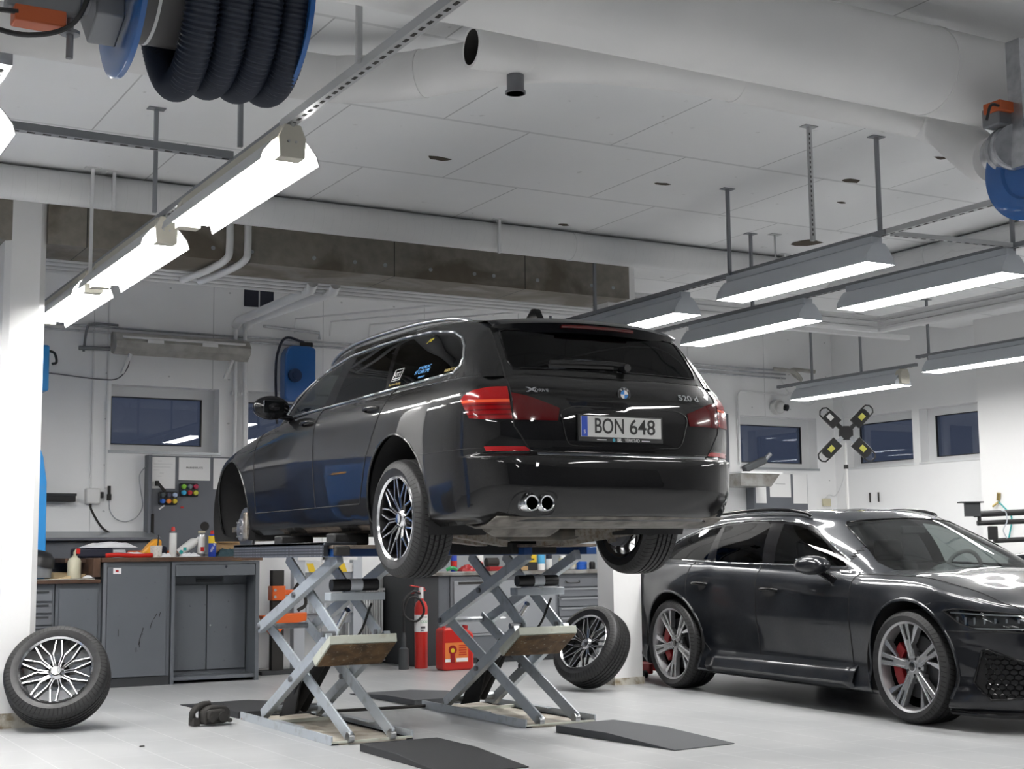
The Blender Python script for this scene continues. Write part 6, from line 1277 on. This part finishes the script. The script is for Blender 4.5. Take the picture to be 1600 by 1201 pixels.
    def crumple(nm, x, y, z, a, b, h, m, label, cat, seed=1, n=14):
        random.seed(seed); V = []; F = []
        for i in range(n+1):
            for j in range(n+1):
                u = i/n*2-1; v = j/n*2-1; rr = max(0, 1-max(abs(u), abs(v))**3); V.append((x+u*a*(1+random.uniform(-.08, .08)), y+v*b*(1+random.uniform(-.1, .1)), z+.002+h*rr*random.uniform(.25, 1.)))
        for i in range(n):
            for j in range(n): k = i*(n+1)+j; F.append((k, k+n+1, k+n+2, k+1))
        o = solo(nm, MB().add(V, F), T[m], label, cat, smooth=80); sd = o.modifiers.new('soft', 'SUBSURF'); sd.levels = 1; sd.render_levels = 1; return o
    crumple('cloth', 3.24, 13.08, 1.215, .24, .10, .07, 'rag_white', 'white cloth bundle lying over the dark tool case', 'cloth', 2); crumple('cloth', 3.42, 12.92, z0, .16, .09, .07, 'rag_white', 'white crumpled cloth between the tool case and the paint pot', 'cloth', 5)
    crumple('cloth', 4.28, 12.84, z0, .12, .08, .10, 'rag_teal', 'dark teal rag heap at the right end of the bench', 'cloth', 8); crumple('plastic_wrap', 3.90, 12.78, z0, .09, .04, .05, 'rag_white', 'crumpled clear wrapper in front of the tipped bottle', 'wrapper', 11)
    crumple('plastic_wrap', 3.68, 12.80, z0, .05, .04, .05, 'rag_white', 'small pale wrapper between the pot and the slim white can', 'wrapper', 13)
    solo('red_hose_bundle', MB().tube(bez([(3.14, 12.78, 1.145), (3.26, 12.77, 1.15), (3.40, 12.76, 1.14), (3.55, 12.76, 1.145)], 6), .020, 8), T['red_plastic'], 'red padded strip lying along the front of the bench', 'strip')
    t = thing('cardboard_box', (4.30, 12.98, z0), 'open brown cardboard box at the right end of the bench, behind the rag', 'box'); build('box', MB().box((-.13, -.09, 0), (.13, .10, .20)), T['cardboard'], t, bevel=.004); build('flap', MB().prism([(-.13, -.09, .20), (.13, -.09, .20), (.10, -.13, .13), (-.10, -.13, .13)], (0, -.003, 0)), T['cardboard'], t)
    solo('tape_roll', MB().lathe([(.02, 0), (.04, 0), (.04, .03), (.02, .03)], (4.42, 12.78, z0), (0,0,1), 20, closed=True), T['cream_plastic'], 'small cream roll beside the dark teal rag', 'tape')
    solo('red_sign', MB().box((3.42, 13.1, z0), (3.60, 13.16, 1.19)), T['orange'], 'orange strip lying behind the white cloth', 'strip'); solo('paper_roll', MB().cyl((3.05, 13.34, 1.165), (3.45, 13.32, 1.165), .035, n=16), T['rag_white'], 'rolled white paper at the back of the bench', 'paper')
    # items on the low bench
    t = thing('wash_bottle', (2.89, 12.86, .948), 'cream plastic bottle with a spout on the lower worktop', 'bottle'); build('bottle_body', MB().lathe([(0, 0), (.055, .0), (.058, .015), (.058, .15), (.045, .175), (.024, .185), (.024, .20), (0, .20)], (0,0,0), (0,0,1), 28), mat('cream_bottle', (.56,.53,.40), .35), t, 40); build('spout', MB().cyl((0, 0, .20), (0, 0, .235), .012, n=12).cyl((0, 0, .235), (.015, -.0, .26), .007, n=8), T['cream_plastic'], t); build('trigger', MB().box((.012, -.012, .215), (.045, .012, .262)), T['red_plastic'], t, bevel=.003)
    solo('wooden_tray', MB().box((2.70, 13.0, .942), (3.05, 13.22, .95)).box((2.70, 13.0, .95), (3.05, 13.012, .985)).box((2.70, 13.208, .95), (3.05, 13.22, 1.0)), mat('raw_wood', (.55,.42,.24), .7), 'pale wooden tray behind the cream bottle', 'tray')
    t = thing('face_shield', (2.60, 12.9, .948), 'black face shield with a clear visor beside the white column', 'face shield'); V = []
    mb = MB().lathe([(0, .12), (.07, .11), (.115, .07), (.13, 0)], (0, 0, .13), (.25, -.2, .95), 28, caps=False); build('head_band', mb, T['black_plastic'], t, 60)
    vis = MB(); n = 12; V = []
    for k in range(n+1):
        a = math.radians(-150+150*k/n); V += [(.115*math.cos(a), .115*math.sin(a), .17), (.10*math.cos(a), .10*math.sin(a)-.01, .01)]
    vis.add(V, [(2*k, 2*k+1, 2*k+3, 2*k+2) for k in range(n)]); build('clear_visor', vis, T['visor'], t, 60)
    crumple('paper_scrap', 3.0, 12.80, .95, .05, .04, .03, 'rag_white', 'white crumpled scrap at the right end of the lower worktop', 'paper', 21); solo('wood_wedge', MB().prism([(2.74, 12.80, .948), (2.84, 12.78, .948), (2.84, 12.78, .975)], (0, .04, 0)), MATS['raw_wood'], 'small pale wooden wedge left of the cream bottle', 'wedge')
    # ---------- right bench
    t = thing('workbench_cabinet', (7.42, 13.20, 0), 'wide grey cabinet with a light door in the right workbench', 'cabinet'); build('body', MB().box((-.78, .02, .06), (.63, .78, .905)), T['bench_steel'], t); build('frame', MB().box((-.645, .0, .06), (.64, .02, .895)), T['drawer_grey'], t)
    d = build('door', MB().box((-.61, -.018, .31), (.61, .0, .85)), T['bench_steel_light'], t, bevel=.003); build('handle', MB().box((-.56, -.024, .815), (-.05, -.018, .84)), T['soot'], d); build('lower_panel', MB().box((-.61, -.018, .07), (.61, .0, .285)), T['bench_steel'], t, bevel=.003); build('ledge', MB().box((-.61, -.026, .285), (.61, .0, .305)), T['bench_steel_light'], t)
    t = thing('drawer_cabinet', (8.45, 13.20, 0), 'grey cabinet with a stack of wide drawers in the right workbench', 'cabinet'); build('body', MB().box((-.38, .02, .06), (.42, .78, .905)), T['bench_steel'], t)
    for k in range(7):
        z1 = .86-.105*k; d = build('drawer', MB().box((-.36, -.0, z1-.095), (.40, .022, z1)), T['drawer_grey'], t, bevel=.004); build('handle', MB().box((-.34, -.012, z1-.022), (.38, .0, z1-.006)) if k else MB().tube(bez([(-.28, -.005, z1-.03), (-.27, -.03, z1-.05), (-.20, -.035, z1-.055), (-.12, -.03, z1-.05), (-.11, -.005, z1-.03)], 4), .006, 6), T['bench_steel_light'] if k else T['soot'], d)
    solo('bench_plinth', MB().box((6.64, 13.22, .0), (8.9, 13.8, .06)), T['bench_dark'], 'dark plinth under the right workbench', 'plinth'); solo('bench_side_panel', MB().box((6.36, 13.20, .0), (6.64, 13.97, .905)), T['bench_dark'], 'dark end panel of the right workbench beside the fire extinguisher', 'panel', bevel=.004)
    solo('worktop', MB().box((6.34, 13.16, .906), (8.95, 13.97, .945)), T['steel_top'], 'grey worn worktop of the right workbench under the car tail', 'worktop', bevel=.004)
    struct('trim_32', MB().box((6.4, 13.975, .945), (9.2, 13.998, 1.30)), mat('splash_grey', (.30,.32,.34), .5))
    zr = .946
    def rc(x, r, h, m, label, cat='can', **k): return can(x, 13.42, r, h, m, label, cat, z=zr, **k)
    c = rc(6.93, .034, .20, 'label_blue', 'blue spray can at the left end of the right workbench', cap='white_plastic', band=(.25, .55, 'red_plastic')); c = rc(7.23, .048, .20, 'white_plastic', 'white spray bottle with a red round label on the right workbench', 'bottle', nm='spray_bottle', cap='letter_white'); build('label_print', MB().cyl((-.0,-.050,.075), (-.0,-.048,.075), .024, n=16), T['red_plastic'], c)
    rc(8.00, .040, .20, 'sky_blue', 'pale blue bottle beside the yellow box on the right workbench', 'bottle', nm='spray_can', band=(.0, .35, 'letter_white')); rc(8.10, .033, .20, 'white_plastic', 'white can with a purple band on the right workbench', 'can', band=(.6, .95, 'navy')); rc(8.27, .040, .16, 'aluminium', 'shorter metal can on the right workbench', 'can', band=(.2, .8, 'cream_plastic')); rc(8.39, .052, .19, 'aluminium', 'larger metal can on the right workbench', 'can', band=(.15, .85, 'cream_plastic'))
    t = thing('jar', (8.52, 13.42, zr), 'small blue jar with a wide blue lid on the right workbench', 'jar'); build('jar_body', MB().lathe([(0,0),(.058,0),(.058,.055),(0,.055)], (0,0,0), (0,0,1), 24), mat('jar_blue', (.02,.12,.55), .35), t); build('lid', MB().lathe([(.062,.056),(.062,.085),(0,.085)], (0,0,0), (0,0,1), 24), MATS['jar_blue'], t)
    rc(8.66, .035, .085, 'black_plastic', 'small black pot beside the vice', 'pot', nm='small_pot')
    t = thing('parts_box', (7.84, 13.45, zr), 'yellow box with a black foot standing on the right workbench', 'box'); build('box', MB().box((-.09, -.05, .085), (.09, .05, .25)), T['yellow'], t, bevel=.004); build('stand', MB().box((-.10, -.055, 0), (.10, .055, .084)), T['black_plastic'], t, bevel=.004); build('label_print', MB().box((-.04, -.053, .11), (.06, -.050, .125)).box((-.05, -.053, .15), (.03, -.050, .185)), T['soot'], t)
    solo('wood_block', MB().box((7.66, 13.36, zr), (7.80, 13.44, zr+.045)), T['cardboard'], 'small wooden block left of the black stand', 'block', bevel=.004); solo('parts_tray', MB().box((7.33, 13.36, zr), (7.56, 13.46, zr+.045)), T['red_dark'], 'dark red tray in the middle of the right workbench', 'tray', bevel=.006); solo('small_motor', MB().cyl((7.36, 13.5, zr+.09), (7.50, 13.5, zr+.09), .05, n=18).cbox((7.43, 13.5, zr+.03), (.12, .09, .05)), T['soot'], 'dark small machine part behind the red tray', 'machine part', bevel=.004)
    crumple('cloth', 7.06, 13.36, zr, .10, .06, .09, 'red_dark', 'dark red rag at the left of the right workbench', 'cloth', 31); solo('cloth', MB().tube(bez([(6.78, 13.3, zr+.02), (6.84, 13.28, zr+.04), (6.90, 13.3, zr+.02)], 4), .02, 6), T['green'], 'small green rag at the left end of the right workbench', 'cloth')
    solo('hanging_cord', MB().tube(bez([(7.12, 13.20, zr+.01), (7.12, 13.14, zr-.02), (7.125, 13.14, .85), (7.13, 13.14, .80)], 4), .004, 6).cyl((7.13, 13.14, .80), (7.13, 13.14, .775), .010, n=8), T['white_plastic'], 'thin pale cord hanging over the edge of the right workbench', 'cord')
    t = thing('bench_vice', (8.76, 13.22, zr), 'grey bench vice at the right end of the workbench', 'vice'); build('vice_body', MB().cbox((0, 0, .05), (.13, .16, .10)).cyl((-.08, 0, .14), (.10, 0, .14), .055, n=20).cbox((-.06, .0, .17), (.05, .14, .05)), T['grey_metal'], t, bevel=.01); build('jaw', MB().cbox((-.02, -.09, -.02), (.16, .05, .07)).cbox((-.1, -.08, -.01), (.04, .04, .05)), T['lamp_body'], t, bevel=.006); build('handle', MB().cyl((-.11, -.03, .12), (-.11, -.02, .05), .008, n=8), T['steel'], t)
    solo('brace_bar', MB().bar((8.80, 13.10, .86), (9.06, 13.10, .38), .05, .05).bar((8.76, 13.10, .90), (9.02, 13.10, .90), .04, .03), T['lamp_body'], 'grey slanting bar below the vice', 'bar', bevel=.004)
    # parts boxes on the shelf seen between lift and car
    struct('trim_33', MB().box((7.5, 13.80, 1.265), (8.8, 13.99, 1.28)), T['frame_white'])
    solo('blue_box', MB().box((7.62, 13.82, 1.281), (8.10, 13.95, 1.365)), T['sky_blue'], 'light blue flat box on the shelf, seen under the car', 'box', bevel=.004); t = solo('parts_carton', MB().box((8.12, 13.82, 1.281), (8.75, 13.95, 1.365)), T['white_plastic'], 'white carton with red stripes on the shelf, seen under the car', 'box', bevel=.004)
    build('carton_stripe', MB().box((-.28, -.068, .0), (-.19, -.066, .082)).box((-.17, -.068, .0), (-.11, -.066, .082)), T['red_plastic'], t); text_mesh('carton_lettering', '100', .055, T['label_blue'], t, frame((-.03, -.0675, .035), (1,0,0), (0,0,1)), .0005, 1.1, bold=.002)
    # ---------- fire extinguisher, canister, radiator
    t = thing('fire_extinguisher', (6.34, 13.0, 0), 'red fire extinguisher with a white label, standing before the workbench end', 'fire extinguisher'); build('cylinder', MB().lathe([(0, 0), (.062, 0), (.066, .012), (.066, .60), (.052, .65), (.026, .67), (.026, .69), (0, .69)], (0,0,0), (0,0,1), 32), T['red_plastic'], t, 40)
    lb = build('label', MB().lathe([(.0668, .36), (.0668, .53)], (0,0,0), (0,0,1), 40, caps=False), T['paper'], t, 60); text_mesh('label_lettering', 'KOLSYRE', .020, T['soot'], lb, frame((-.008, -.0678, .505), (1,-.05,0), (0,0,1)), .0004, 1.0); text_mesh('label_lettering', 'CO2', .034, T['green'], lb, frame((.0, -.0682, .46), (1,-.05,0), (0,0,1)), .0004, 1.1); build('label_mark', MB().cbox((-.012, -.068, .405), (.05, .002, .02)).cbox((-.02, -.068, .375), (.03, .002, .012)), T['ink'], lb)
    build('valve', MB().cyl((0,0,.69), (0,0,.80), .024, n=16), T['white_plastic'], t); build('lever', MB().bar((.05, 0, .77), (-.13, 0, .74), .02, .012).bar((.04, 0, .79), (-.12, 0, .82), .02, .012), T['red_plastic'], t, bevel=.002)
    build('hose', MB().tube(bez([(-.02, -.02, .74), (-.12, -.05, .76), (-.22, -.05, .66), (-.20, -.05, .52), (-.08, -.06, .47), (0, -.07, .56), (-.04, -.06, .68), (-.15, -.05, .70), (-.205, -.04, .58), (-.20, -.03, .36)], 6), .012, 8), T['black_plastic'], t); build('discharge_horn', MB().lathe([(.015, .36), (.022, .30), (.022, .22), (.048, .20), (.052, .0), (0, 0)], (-.20, -.02, 0), (0,0,1), 24), mat('horn_grey', (.05,.055,.06), .5), t, 40)
    t = thing('fuel_canister', (6.52, 12.62, 0), 'red plastic canister with an orange label beside the fire extinguisher', 'canister'); pts = rounded([(-.17, 0), (.17, 0), (.17, .36), (.05, .41), (-.17, .41)], .04)
    build('canister_body', MB().prism([(x, -.09, z) for x, z in pts], (0, .18, 0)), T['red_plastic'], t, bevel=.02); build('carry_handle', MB().tube(bez([(-.12, 0, .40), (-.10, 0, .45), (.02, 0, .455), (.05, 0, .40)], 5), .018, 10), T['red_plastic'], t); build('cap', MB().cyl((.11, 0, .36), (.12, 0, .43), .028, n=16), T['red_dark'], t)
    lb = build('label', MB().box((-.15, -.0945, .08), (.10, -.0915, .27)), T['orange_label'], t); build('label_mark', MB().cyl((-.07, -.096, .20), (-.07, -.0945, .20), .045, n=24).cbox((-.07, -.0955, .12), (.05, .002, .09)), T['red_dark'], lb); build('label_badge', MB().cyl((-.07, -.0975, .195), (-.07, -.096, .195), .022, n=20), T['yellow'], lb); build('label_band', MB().box((-.15, -.0965, .085), (-.09, -.0945, .115)).box((-.03, -.0965, .085), (.095, -.0945, .12)), T['paper'], lb); mb = MB()
    for k in range(5): mb.cbox((.04, -.0955, .24-.022*k), (.085-.01*(k % 2), .002, .009))
    build('label_print', mb, T['red_plastic'], lb)
    t = thing('radiator', (6.12, 13.95, .10), 'white ribbed radiator on the back wall behind the left lift', 'radiator'); n = 14; mb = MB()
    for k in range(n): mb.box((-.20+.029*k, -.085, 0), (-.20+.029*k+.020, -.05, .66))
    build('ribs', mb, T['radiator'], t, 0, bevel=.004); build('panel', MB().box((-.205, -.05, -.0), (.215, -.02, .66)), T['radiator'], t); build('top_cover', MB().box((-.21, -.09, .655), (.22, -.0, .68)), T['radiator'], t); build('supply_pipes', MB().cyl((-.3, -.04, -.03), (.25, -.04, -.03), .012, n=8).cyl((-.3, -.04, -.07), (.25, -.04, -.07), .012, n=8), T['radiator'], t)
    # ---------- workshop press / transmission stand behind the left lift
    t = thing('body_jig', (5.0, 13.25, 0), 'black upright with orange clamps standing behind the left lift', 'jig'); build('mast', MB().box((-.15, -.04, .02), (-.03, .04, .99)), T['soot'], t, bevel=.004)
    build('upper_clamp', MB().box((-.16, -.06, .70), (-.02, .06, .84)).box((-.02, -.03, .75), (.08, .03, .80)), T['orange'], t, bevel=.008); build('lower_clamp', MB().prism([(-.26, -.06, .56), (.20, -.06, .58), (.20, -.06, .50), (-.02, -.06, .46), (-.12, -.06, .34), (-.20, -.06, .44)], (0, .12, 0)), T['orange'], t, bevel=.008); build('base_bar', MB().box((-.28, -.12, 0), (.15, .12, .035)), T['bench_dark'], t, bevel=.004)
    b = MB()
    for x, z in ((-.13, .735), (-.13, .80), (-.18, .53), (-.14, .535)): b.cyl((x, -.062, z), (x, -.068, z), .014, n=10)
    build('bolts', b, T['steel'], t); build('hand_crank', MB().tube(bez([(.08, 0, .78), (.13, -.02, .86), (.17, -.02, .82), (.20, -.02, .66), (.12, -.02, .60)], 5), .018, 8), T['soot'], t)
    t = thing('measuring_board', (5.52, 13.55, 0), 'grey steel stand with a yellow and white striped bar, behind the left lift', 'stand')
    build('left_post', MB().box((-.34, -.05, 0), (-.22, .05, 1.30)), T['lamp_body'], t, bevel=.004); build('right_post', MB().box((.30, -.05, .0), (.40, .05, 1.30)), T['lamp_body'], t, bevel=.004); build('back_panel', MB().box((-.22, .0, .45), (.30, .02, .98)), mat('panel_grey', (.34,.36,.39), .5), t); build('striped_bar', MB().box((-.22, -.03, .96), (.30, .0, 1.05)), T['white_plastic'], t)
    mb = MB()
    for k in range(3): mb.prism([(-.17+.17*k, -.033, .961), (-.10+.17*k, -.033, .961), (-.13+.17*k, -.033, 1.049), (-.20+.17*k, -.033, 1.049)], (0, .003, 0))
    build('yellow_stripes', mb, T['yellow'], t, 0); build('measuring_head', MB().box((-.30, -.06, 1.08), (.34, -.03, 1.12)), T['white_plastic'], t); build('head_slider', MB().box((.06, -.08, 1.06), (.16, -.055, 1.13)), T['amber'], t, bevel=.004); build('head_band', MB().box((-.04, -.075, 1.085), (.05, -.06, 1.115)), T['soot'], t)
    build('lower_frame', MB().box((-.22, -.04, .55), (.30, -.01, .66)), T['zinc'], t); mb = MB()
    for k in range(8): mb.box((-.20+.062*k, -.045, .56), (-.20+.062*k+.02, -.04, .65))
    build('comb', mb, T['lamp_body'], t, 0); build('floor_leg', MB().bar((-.28, 0, .02), (.0, -.1, .30), .05, .05).bar((.34, 0, .3), (.40, -.1, .02), .03, .03), T['lamp_body'], t, bevel=.004)
    solo('yellow_notice', MB().box((4.70, 13.97, .92), (4.80, 13.98, 1.22)), T['yellow'], 'tall yellow notice just right of the tall bench', 'sign'); t = solo('notice_sheet', MB().box((4.70, 13.97, .60), (4.80, 13.98, .86)), T['paper'], 'narrow white notice below the yellow one', 'paper'); mb = MB()
    for k in range(12): mb.box((.055, -.007, .02+.019*k), (.085, -.005, .028+.019*k))
    build('print_lines', mb, MATS['faint_ink'], t)
    # ---------- right back area
    t = thing('tool_board', (11.80, 13.96, 1.45), 'dark grey tool board below the far right window', 'tool board'); build('panel', MB().box((-.44, -.02, 0), (.48, .03, .64)), T['dark_panel'], t); build('side_flange', MB().box((-.475, -.12, .0), (-.445, .03, .56)), T['dark_panel'], t)
    for x0, x1, z0_, lab in ((11.36, 11.60, 1.72, 'left white sheet on the far right tool board'), (11.66, 12.0, 1.80, 'middle white sheet with faint print on the far right tool board'), (12.04, 12.27, 1.72, 'right white sheet on the far right tool board')):
        a = solo('notice_sheet', MB().box((x0, 13.934, z0_), (x1, 13.938, 2.09)), T['paper'], lab, 'paper', 'sheets on the far right tool board')
        if x0 == 11.66: build('print_lines', MB().box((-.08, -.0035, .16), (.08, -.0022, .168)), MATS['faint_ink'], a)
    t = thing('wall_cabinet_lamp', (11.12, 13.6, 1.90), 'slanted stainless hood at the right of the raised car tail', 'hood'); build('hood', MB().prism([(-.35, -.2, .15), (.26, -.2, .15), (.12, -.2, .0), (-.35, -.2, .0)], (0, .42, 0)), T['steel_top'], t, bevel=.004); build('rim', MB().box((-.35, -.22, .151), (.28, .24, .172)), T['lamp_white'], t)
    t = thing('air_gun', (11.08, 13.5, 2.07), 'dark tool leaning on top of the stainless hood', 'tool'); build('tool_body', MB().bar((-.18, 0, .03), (.16, 0, .16), .08, .09), T['horn_grey'] if 'horn_grey' in T else T['soot'], t, bevel=.02); build('tool_tip', MB().cyl((.14, 0, .15), (.24, 0, .23), .028, n=14), T['grey_metal'], t)
    t = thing('security_camera', (11.84, 13.97, 2.94), 'round white security camera above the far right window', 'camera'); build('mount', MB().cyl((0, .02, 0), (0, -.06, 0), .095, n=28), T['white_plastic'], t); build('dome', MB().lathe([(.075, 0), (.07, .03), (.05, .06), (.02, .078), (0, .08)], (0, -.06, 0), (.35, -.9, -.2), 24), T['white_plastic'], t, 60); build('lens', MB().cyl((.035, -.12, -.012), (.05, -.155, -.02), .042, n=20), T['gloss_black'], t)
    solo('dark_board', MB().box((10.66, 13.965, 2.16), (11.06, 13.985, 2.82)), T['dark_panel'], 'plain dark grey board on the wall beside the tail lamp of the raised car', 'board')
    solo('wall_socket', MB().box((12.56, 13.95, 1.69), (12.68, 13.99, 1.79)), T['cream_plastic'], 'cream socket box low on the back wall near the corner', 'socket', bevel=.008)
    solo('cable', MB().tube(bez([(12.60, 13.97, 1.80), (12.66, 13.97, 1.84), (12.78, 13.95, 1.85), (12.80, 13.80, 2.2), (12.80, 13.80, 3.1)], 6), .006, 6), T['lamp_white'], 'thin cable climbing the corner above the cream socket', 'cable'); solo('cable', MB().tube(bez([(11.9, 13.95, 3.32), (12.0, 13.9, 3.12), (12.3, 13.9, 2.98), (12.5, 13.9, 3.10), (12.5, 13.9, 3.2)], 8), .006, 6), T['lamp_white'], 'thin cable looping below the corner lamp', 'cable')
    solo('wire_bundle', MB().tube(bez([(11.75, 13.9, 3.42), (12.0, 13.8, 3.38), (12.2, 13.9, 3.30), (12.05, 13.9, 3.42), (12.35, 13.8, 3.40)], 6), .025, 8), T['lamp_dirty'], 'tangle of cables left of the corner lamp', 'cable')
    # work light on its pole: cross of four heads
    t = thing('work_light', (9.80, 10.55, 0), 'tripod work light with four black heads set in a cross, behind the sport car', 'work light'); build('pole', MB().cyl((0, 0, .02), (0, 0, 1.95), .016, n=14).cyl((0, 0, 1.2), (0, 0, 2.18), .013, n=14), T['white_plastic'], t); build('clamp_ring', MB().cyl((0, 0, 1.92), (0, 0, 1.96), .022, n=14), T['black_plastic'], t)
    for k in range(3): a = 2*PI*k/3+.4; build('foot', MB().bar((0, 0, .30), (.45*math.cos(a), .45*math.sin(a), .02), .025, .02), T['soot'], t)
    rt = Vector((.869, -.495, 0)); up = Vector((0, 0, 1)); fw = Vector((-.495, -.869, 0)); C0 = Vector((0, 0, 2.27))+fw*.03
    hub = MB(); 
    build('hub', MB().prism([C0+rt*(.075*math.cos(2*PI*j/8+PI/8))+up*(.075*math.sin(2*PI*j/8+PI/8)) for j in range(8)], fw*.04), T['black_plastic'], t, bevel=.008)
    for a, L in ((45, .30), (135, .27), (225, .31), (315, .31)):
        d = rt*math.cos(math.radians(a))+up*math.sin(math.radians(a)); s = rt*-math.sin(math.radians(a))+up*math.cos(math.radians(a))
        def q(u, v, w_=0): return C0+d*u+s*v+fw*w_
        h = build('lamp_head', MB().prism([q(.12,-.06), q(L-.02,-.06), q(L+.0,-.03), q(L,.03), q(L-.02,.06), q(.12,.06)], fw*.045), T['black_plastic'], t, bevel=.006)
        build('head_handle', MB().tube([q(L-.03,-.055,.02), q(L+.035,-.05,.02), q(L+.06,-.02,.02), q(L+.06,.02,.02), q(L+.035,.05,.02), q(L-.03,.055,.02)], .008, 6), T['black_plastic'], h)
        build('led_panel', MB().prism([q(.19,-.025,.046), q(.25,-.025,.046), q(.25,.025,.046), q(.19,.025,.046)], fw*.003), T['led_yellow'] if a != 135 else T['white_plastic'], h); build('hinge', MB().prism([q(.06,-.02,.01), q(.13,-.02,.01), q(.13,.02,.01), q(.06,.02,.01)], fw*.03), T['zinc'] if a > 180 else T['black_plastic'], t)
    # wheel aligner arms at the right edge
    t = thing('alignment_beam', (10.9, 9.6, 0), 'black tubular wheel alignment beam at the right edge behind the sport car', 'alignment machine')
    f = lambda px, z, dx=0: (px, 0, z)
    A0 = Vector((-.22, .16, 0)); A1 = Vector((.56, -.25, 0))
    build('upper_beam', MB().cyl(A0+Vector((0,0,1.455)), A1+Vector((0,0,1.485)), .030, n=16), T['black_plastic'], t); build('middle_beam', MB().cyl(A0*.9+Vector((0,0,1.37)), A1+Vector((0,0,1.395)), .024, n=16), T['black_plastic'], t); build('lower_beam', MB().cyl(A0*.35+Vector((0,0,1.20)), A1+Vector((0,0,1.225)), .024, n=16), T['black_plastic'], t)
    build('camera_box', MB().cbox(A0+Vector((-.02,0,1.50)), (.14, .06, .13), R=Matrix.Rotation(-.5, 3, 'Z')).cbox(A0+Vector((-.04,0,1.57)), (.22, .12, .012), R=Matrix.Rotation(-.5, 3, 'Z')), T['horn_grey'] if 'horn_grey' in T else T['soot'], t); build('sensor_head', MB().cbox(A0*.38+Vector((0,0,1.275)), (.09, .08, .13), R=Matrix.Rotation(-.9, 3, 'Z')), T['black_plastic'], t, bevel=.01); build('mast', MB().box((.50, -.30, .0), (.62, -.18, 1.6)), T['horn_grey'] if 'horn_grey' in T else T['soot'], t, bevel=.01)
    build('connecting_link', MB().cyl(A0*.82+Vector((0,0,1.36)), A0*.82+Vector((0,0,1.47)), .018, n=10), T['black_plastic'], t); build('beam_cable', MB().tube(bez([A0*.05+Vector((0,0,1.49)), A0*-.05+Vector((.02,0,1.47)), A0*-.12+Vector((0,0,1.38)), A0*.02+Vector((0,0,1.30)), A0*-.1+Vector((0,0,1.22))], 6), .006, 6), T['lamp_body'], t)
    t = thing('air_coupling', (12.54, 11.10, 1.66), 'brass air coupling with a hanging hose on the white pillar at right', 'coupling'); build('coupling_body', MB().cyl((0, 0, 0), (-.01, -.02, .08), .022, n=12).cyl((0, 0, -.02), (-.03, .06, -.07), .012, n=10), mat('brass', (.45,.35,.15), .35, .9), t); build('hose', MB().tube(bez([(0, 0, -.02), (-.01, -.08, -.08), (-.01, -.18, -.20), (-.01, -.12, -.45)], 6), .008, 8), T['teal'], t)
    for i, y in enumerate((13.35, 13.2)): solo('wall_bolt', MB().cyl((12.78, y, 1.72), (12.78, y, 1.84), .010, n=8), T['soot'], ('left','right')[i]+' one of two short dark rods on the right wall above the car roof', 'rod', 'short rods on the right wall')
    # ---------- left of the white column: blue machine seen past the column; unseen blue pieces added to mirror in the car's side
    t = thing('blue_machine_cabinet', (1.3, 12.6, 0), 'blue and black workshop machine at the far left edge, behind the white column', 'machine'); build('cabinet', MB().box((-.75, -.35, .0), (.62, .4, 1.85)), T['blue_paint'], t, bevel=.02); build('front_door', MB().box((-.30, -.37, .3), (.10, -.35, 1.5)), T['soot'], t, bevel=.01); build('arm_pad', MB().box((.25, -.42, .8), (.55, -.35, 1.25)), T['soot'], t, bevel=.02); build('amber_panel', MB().box((.42, -.38, 1.66), (.56, -.352, 1.72)), T['amber'], t)
    t = thing('blue_machine_cabinet', (2.28, 13.3, 1.95), 'pale blue case with a dark pipe, at the left edge behind the white column', 'case'); build('case', MB().box((-.35, -.1, .75), (.12, .2, 1.0)), T['sky_blue'], t, bevel=.01); build('hanging_arm', MB().bar((.02, -.12, .70), (-.10, -.12, .2), .05, .05).cyl((.05, -.12, .70), (-.12, -.12, .68), .04, n=14), T['soot'], t); build('back_frame', MB().box((-.35, .0, -.4), (.10, .1, .72)), T['dark_panel'], t); build('white_box', MB().box((-.35,-.1,.02),(.12,.1,.12)), T['white_plastic'], t)
    t = thing('added_blue_wardrobe', (1.15, 13.75, 0), 'unseen tall blue wardrobe at the back wall, added at left to be mirrored in the raised car', 'wardrobe'); build('body', MB().box((-1.3, -.2, 0), (1.0, .24, 2.0)), T['blue_paint'], t, bevel=.01)  # out of view, added so the car doors reflect more blue
    for k in range(3): build('door_panel', MB().box((-1.25+.75*k, -.22, .1), (-.55+.75*k, -.2, 1.9)), T['blue_dark'] if k == 1 else T['blue_steel'], t)
    t = thing('added_lift_post', (-.6, 9.2, 0), 'unseen blue lift column, added at left to be mirrored in the raised car', 'car lift'); build('post', MB().box((-.15, -.15, 0), (.15, .15, 2.8)), T['blue_paint'], t, bevel=.01); build('arm', MB().bar((.1, -.1, .2), (.5, -.8, .2), .12, .08), T['soot'], t)  # unseen post, added for its blue reflection in the car's side
    t = thing('roller_cabinet', (.7, 10.9, 0), 'blue roller cabinet standing outside the picture at left', 'cabinet'); build('body', MB().box((-.5, -.25, .05), (.4, .25, 1.25)), T['blue_paint'], t, bevel=.01); mb = build('drawer_fronts', MB().box((-.46, -.27, .2), (.36, -.25, 1.1)), T['soot'], t)
benches()
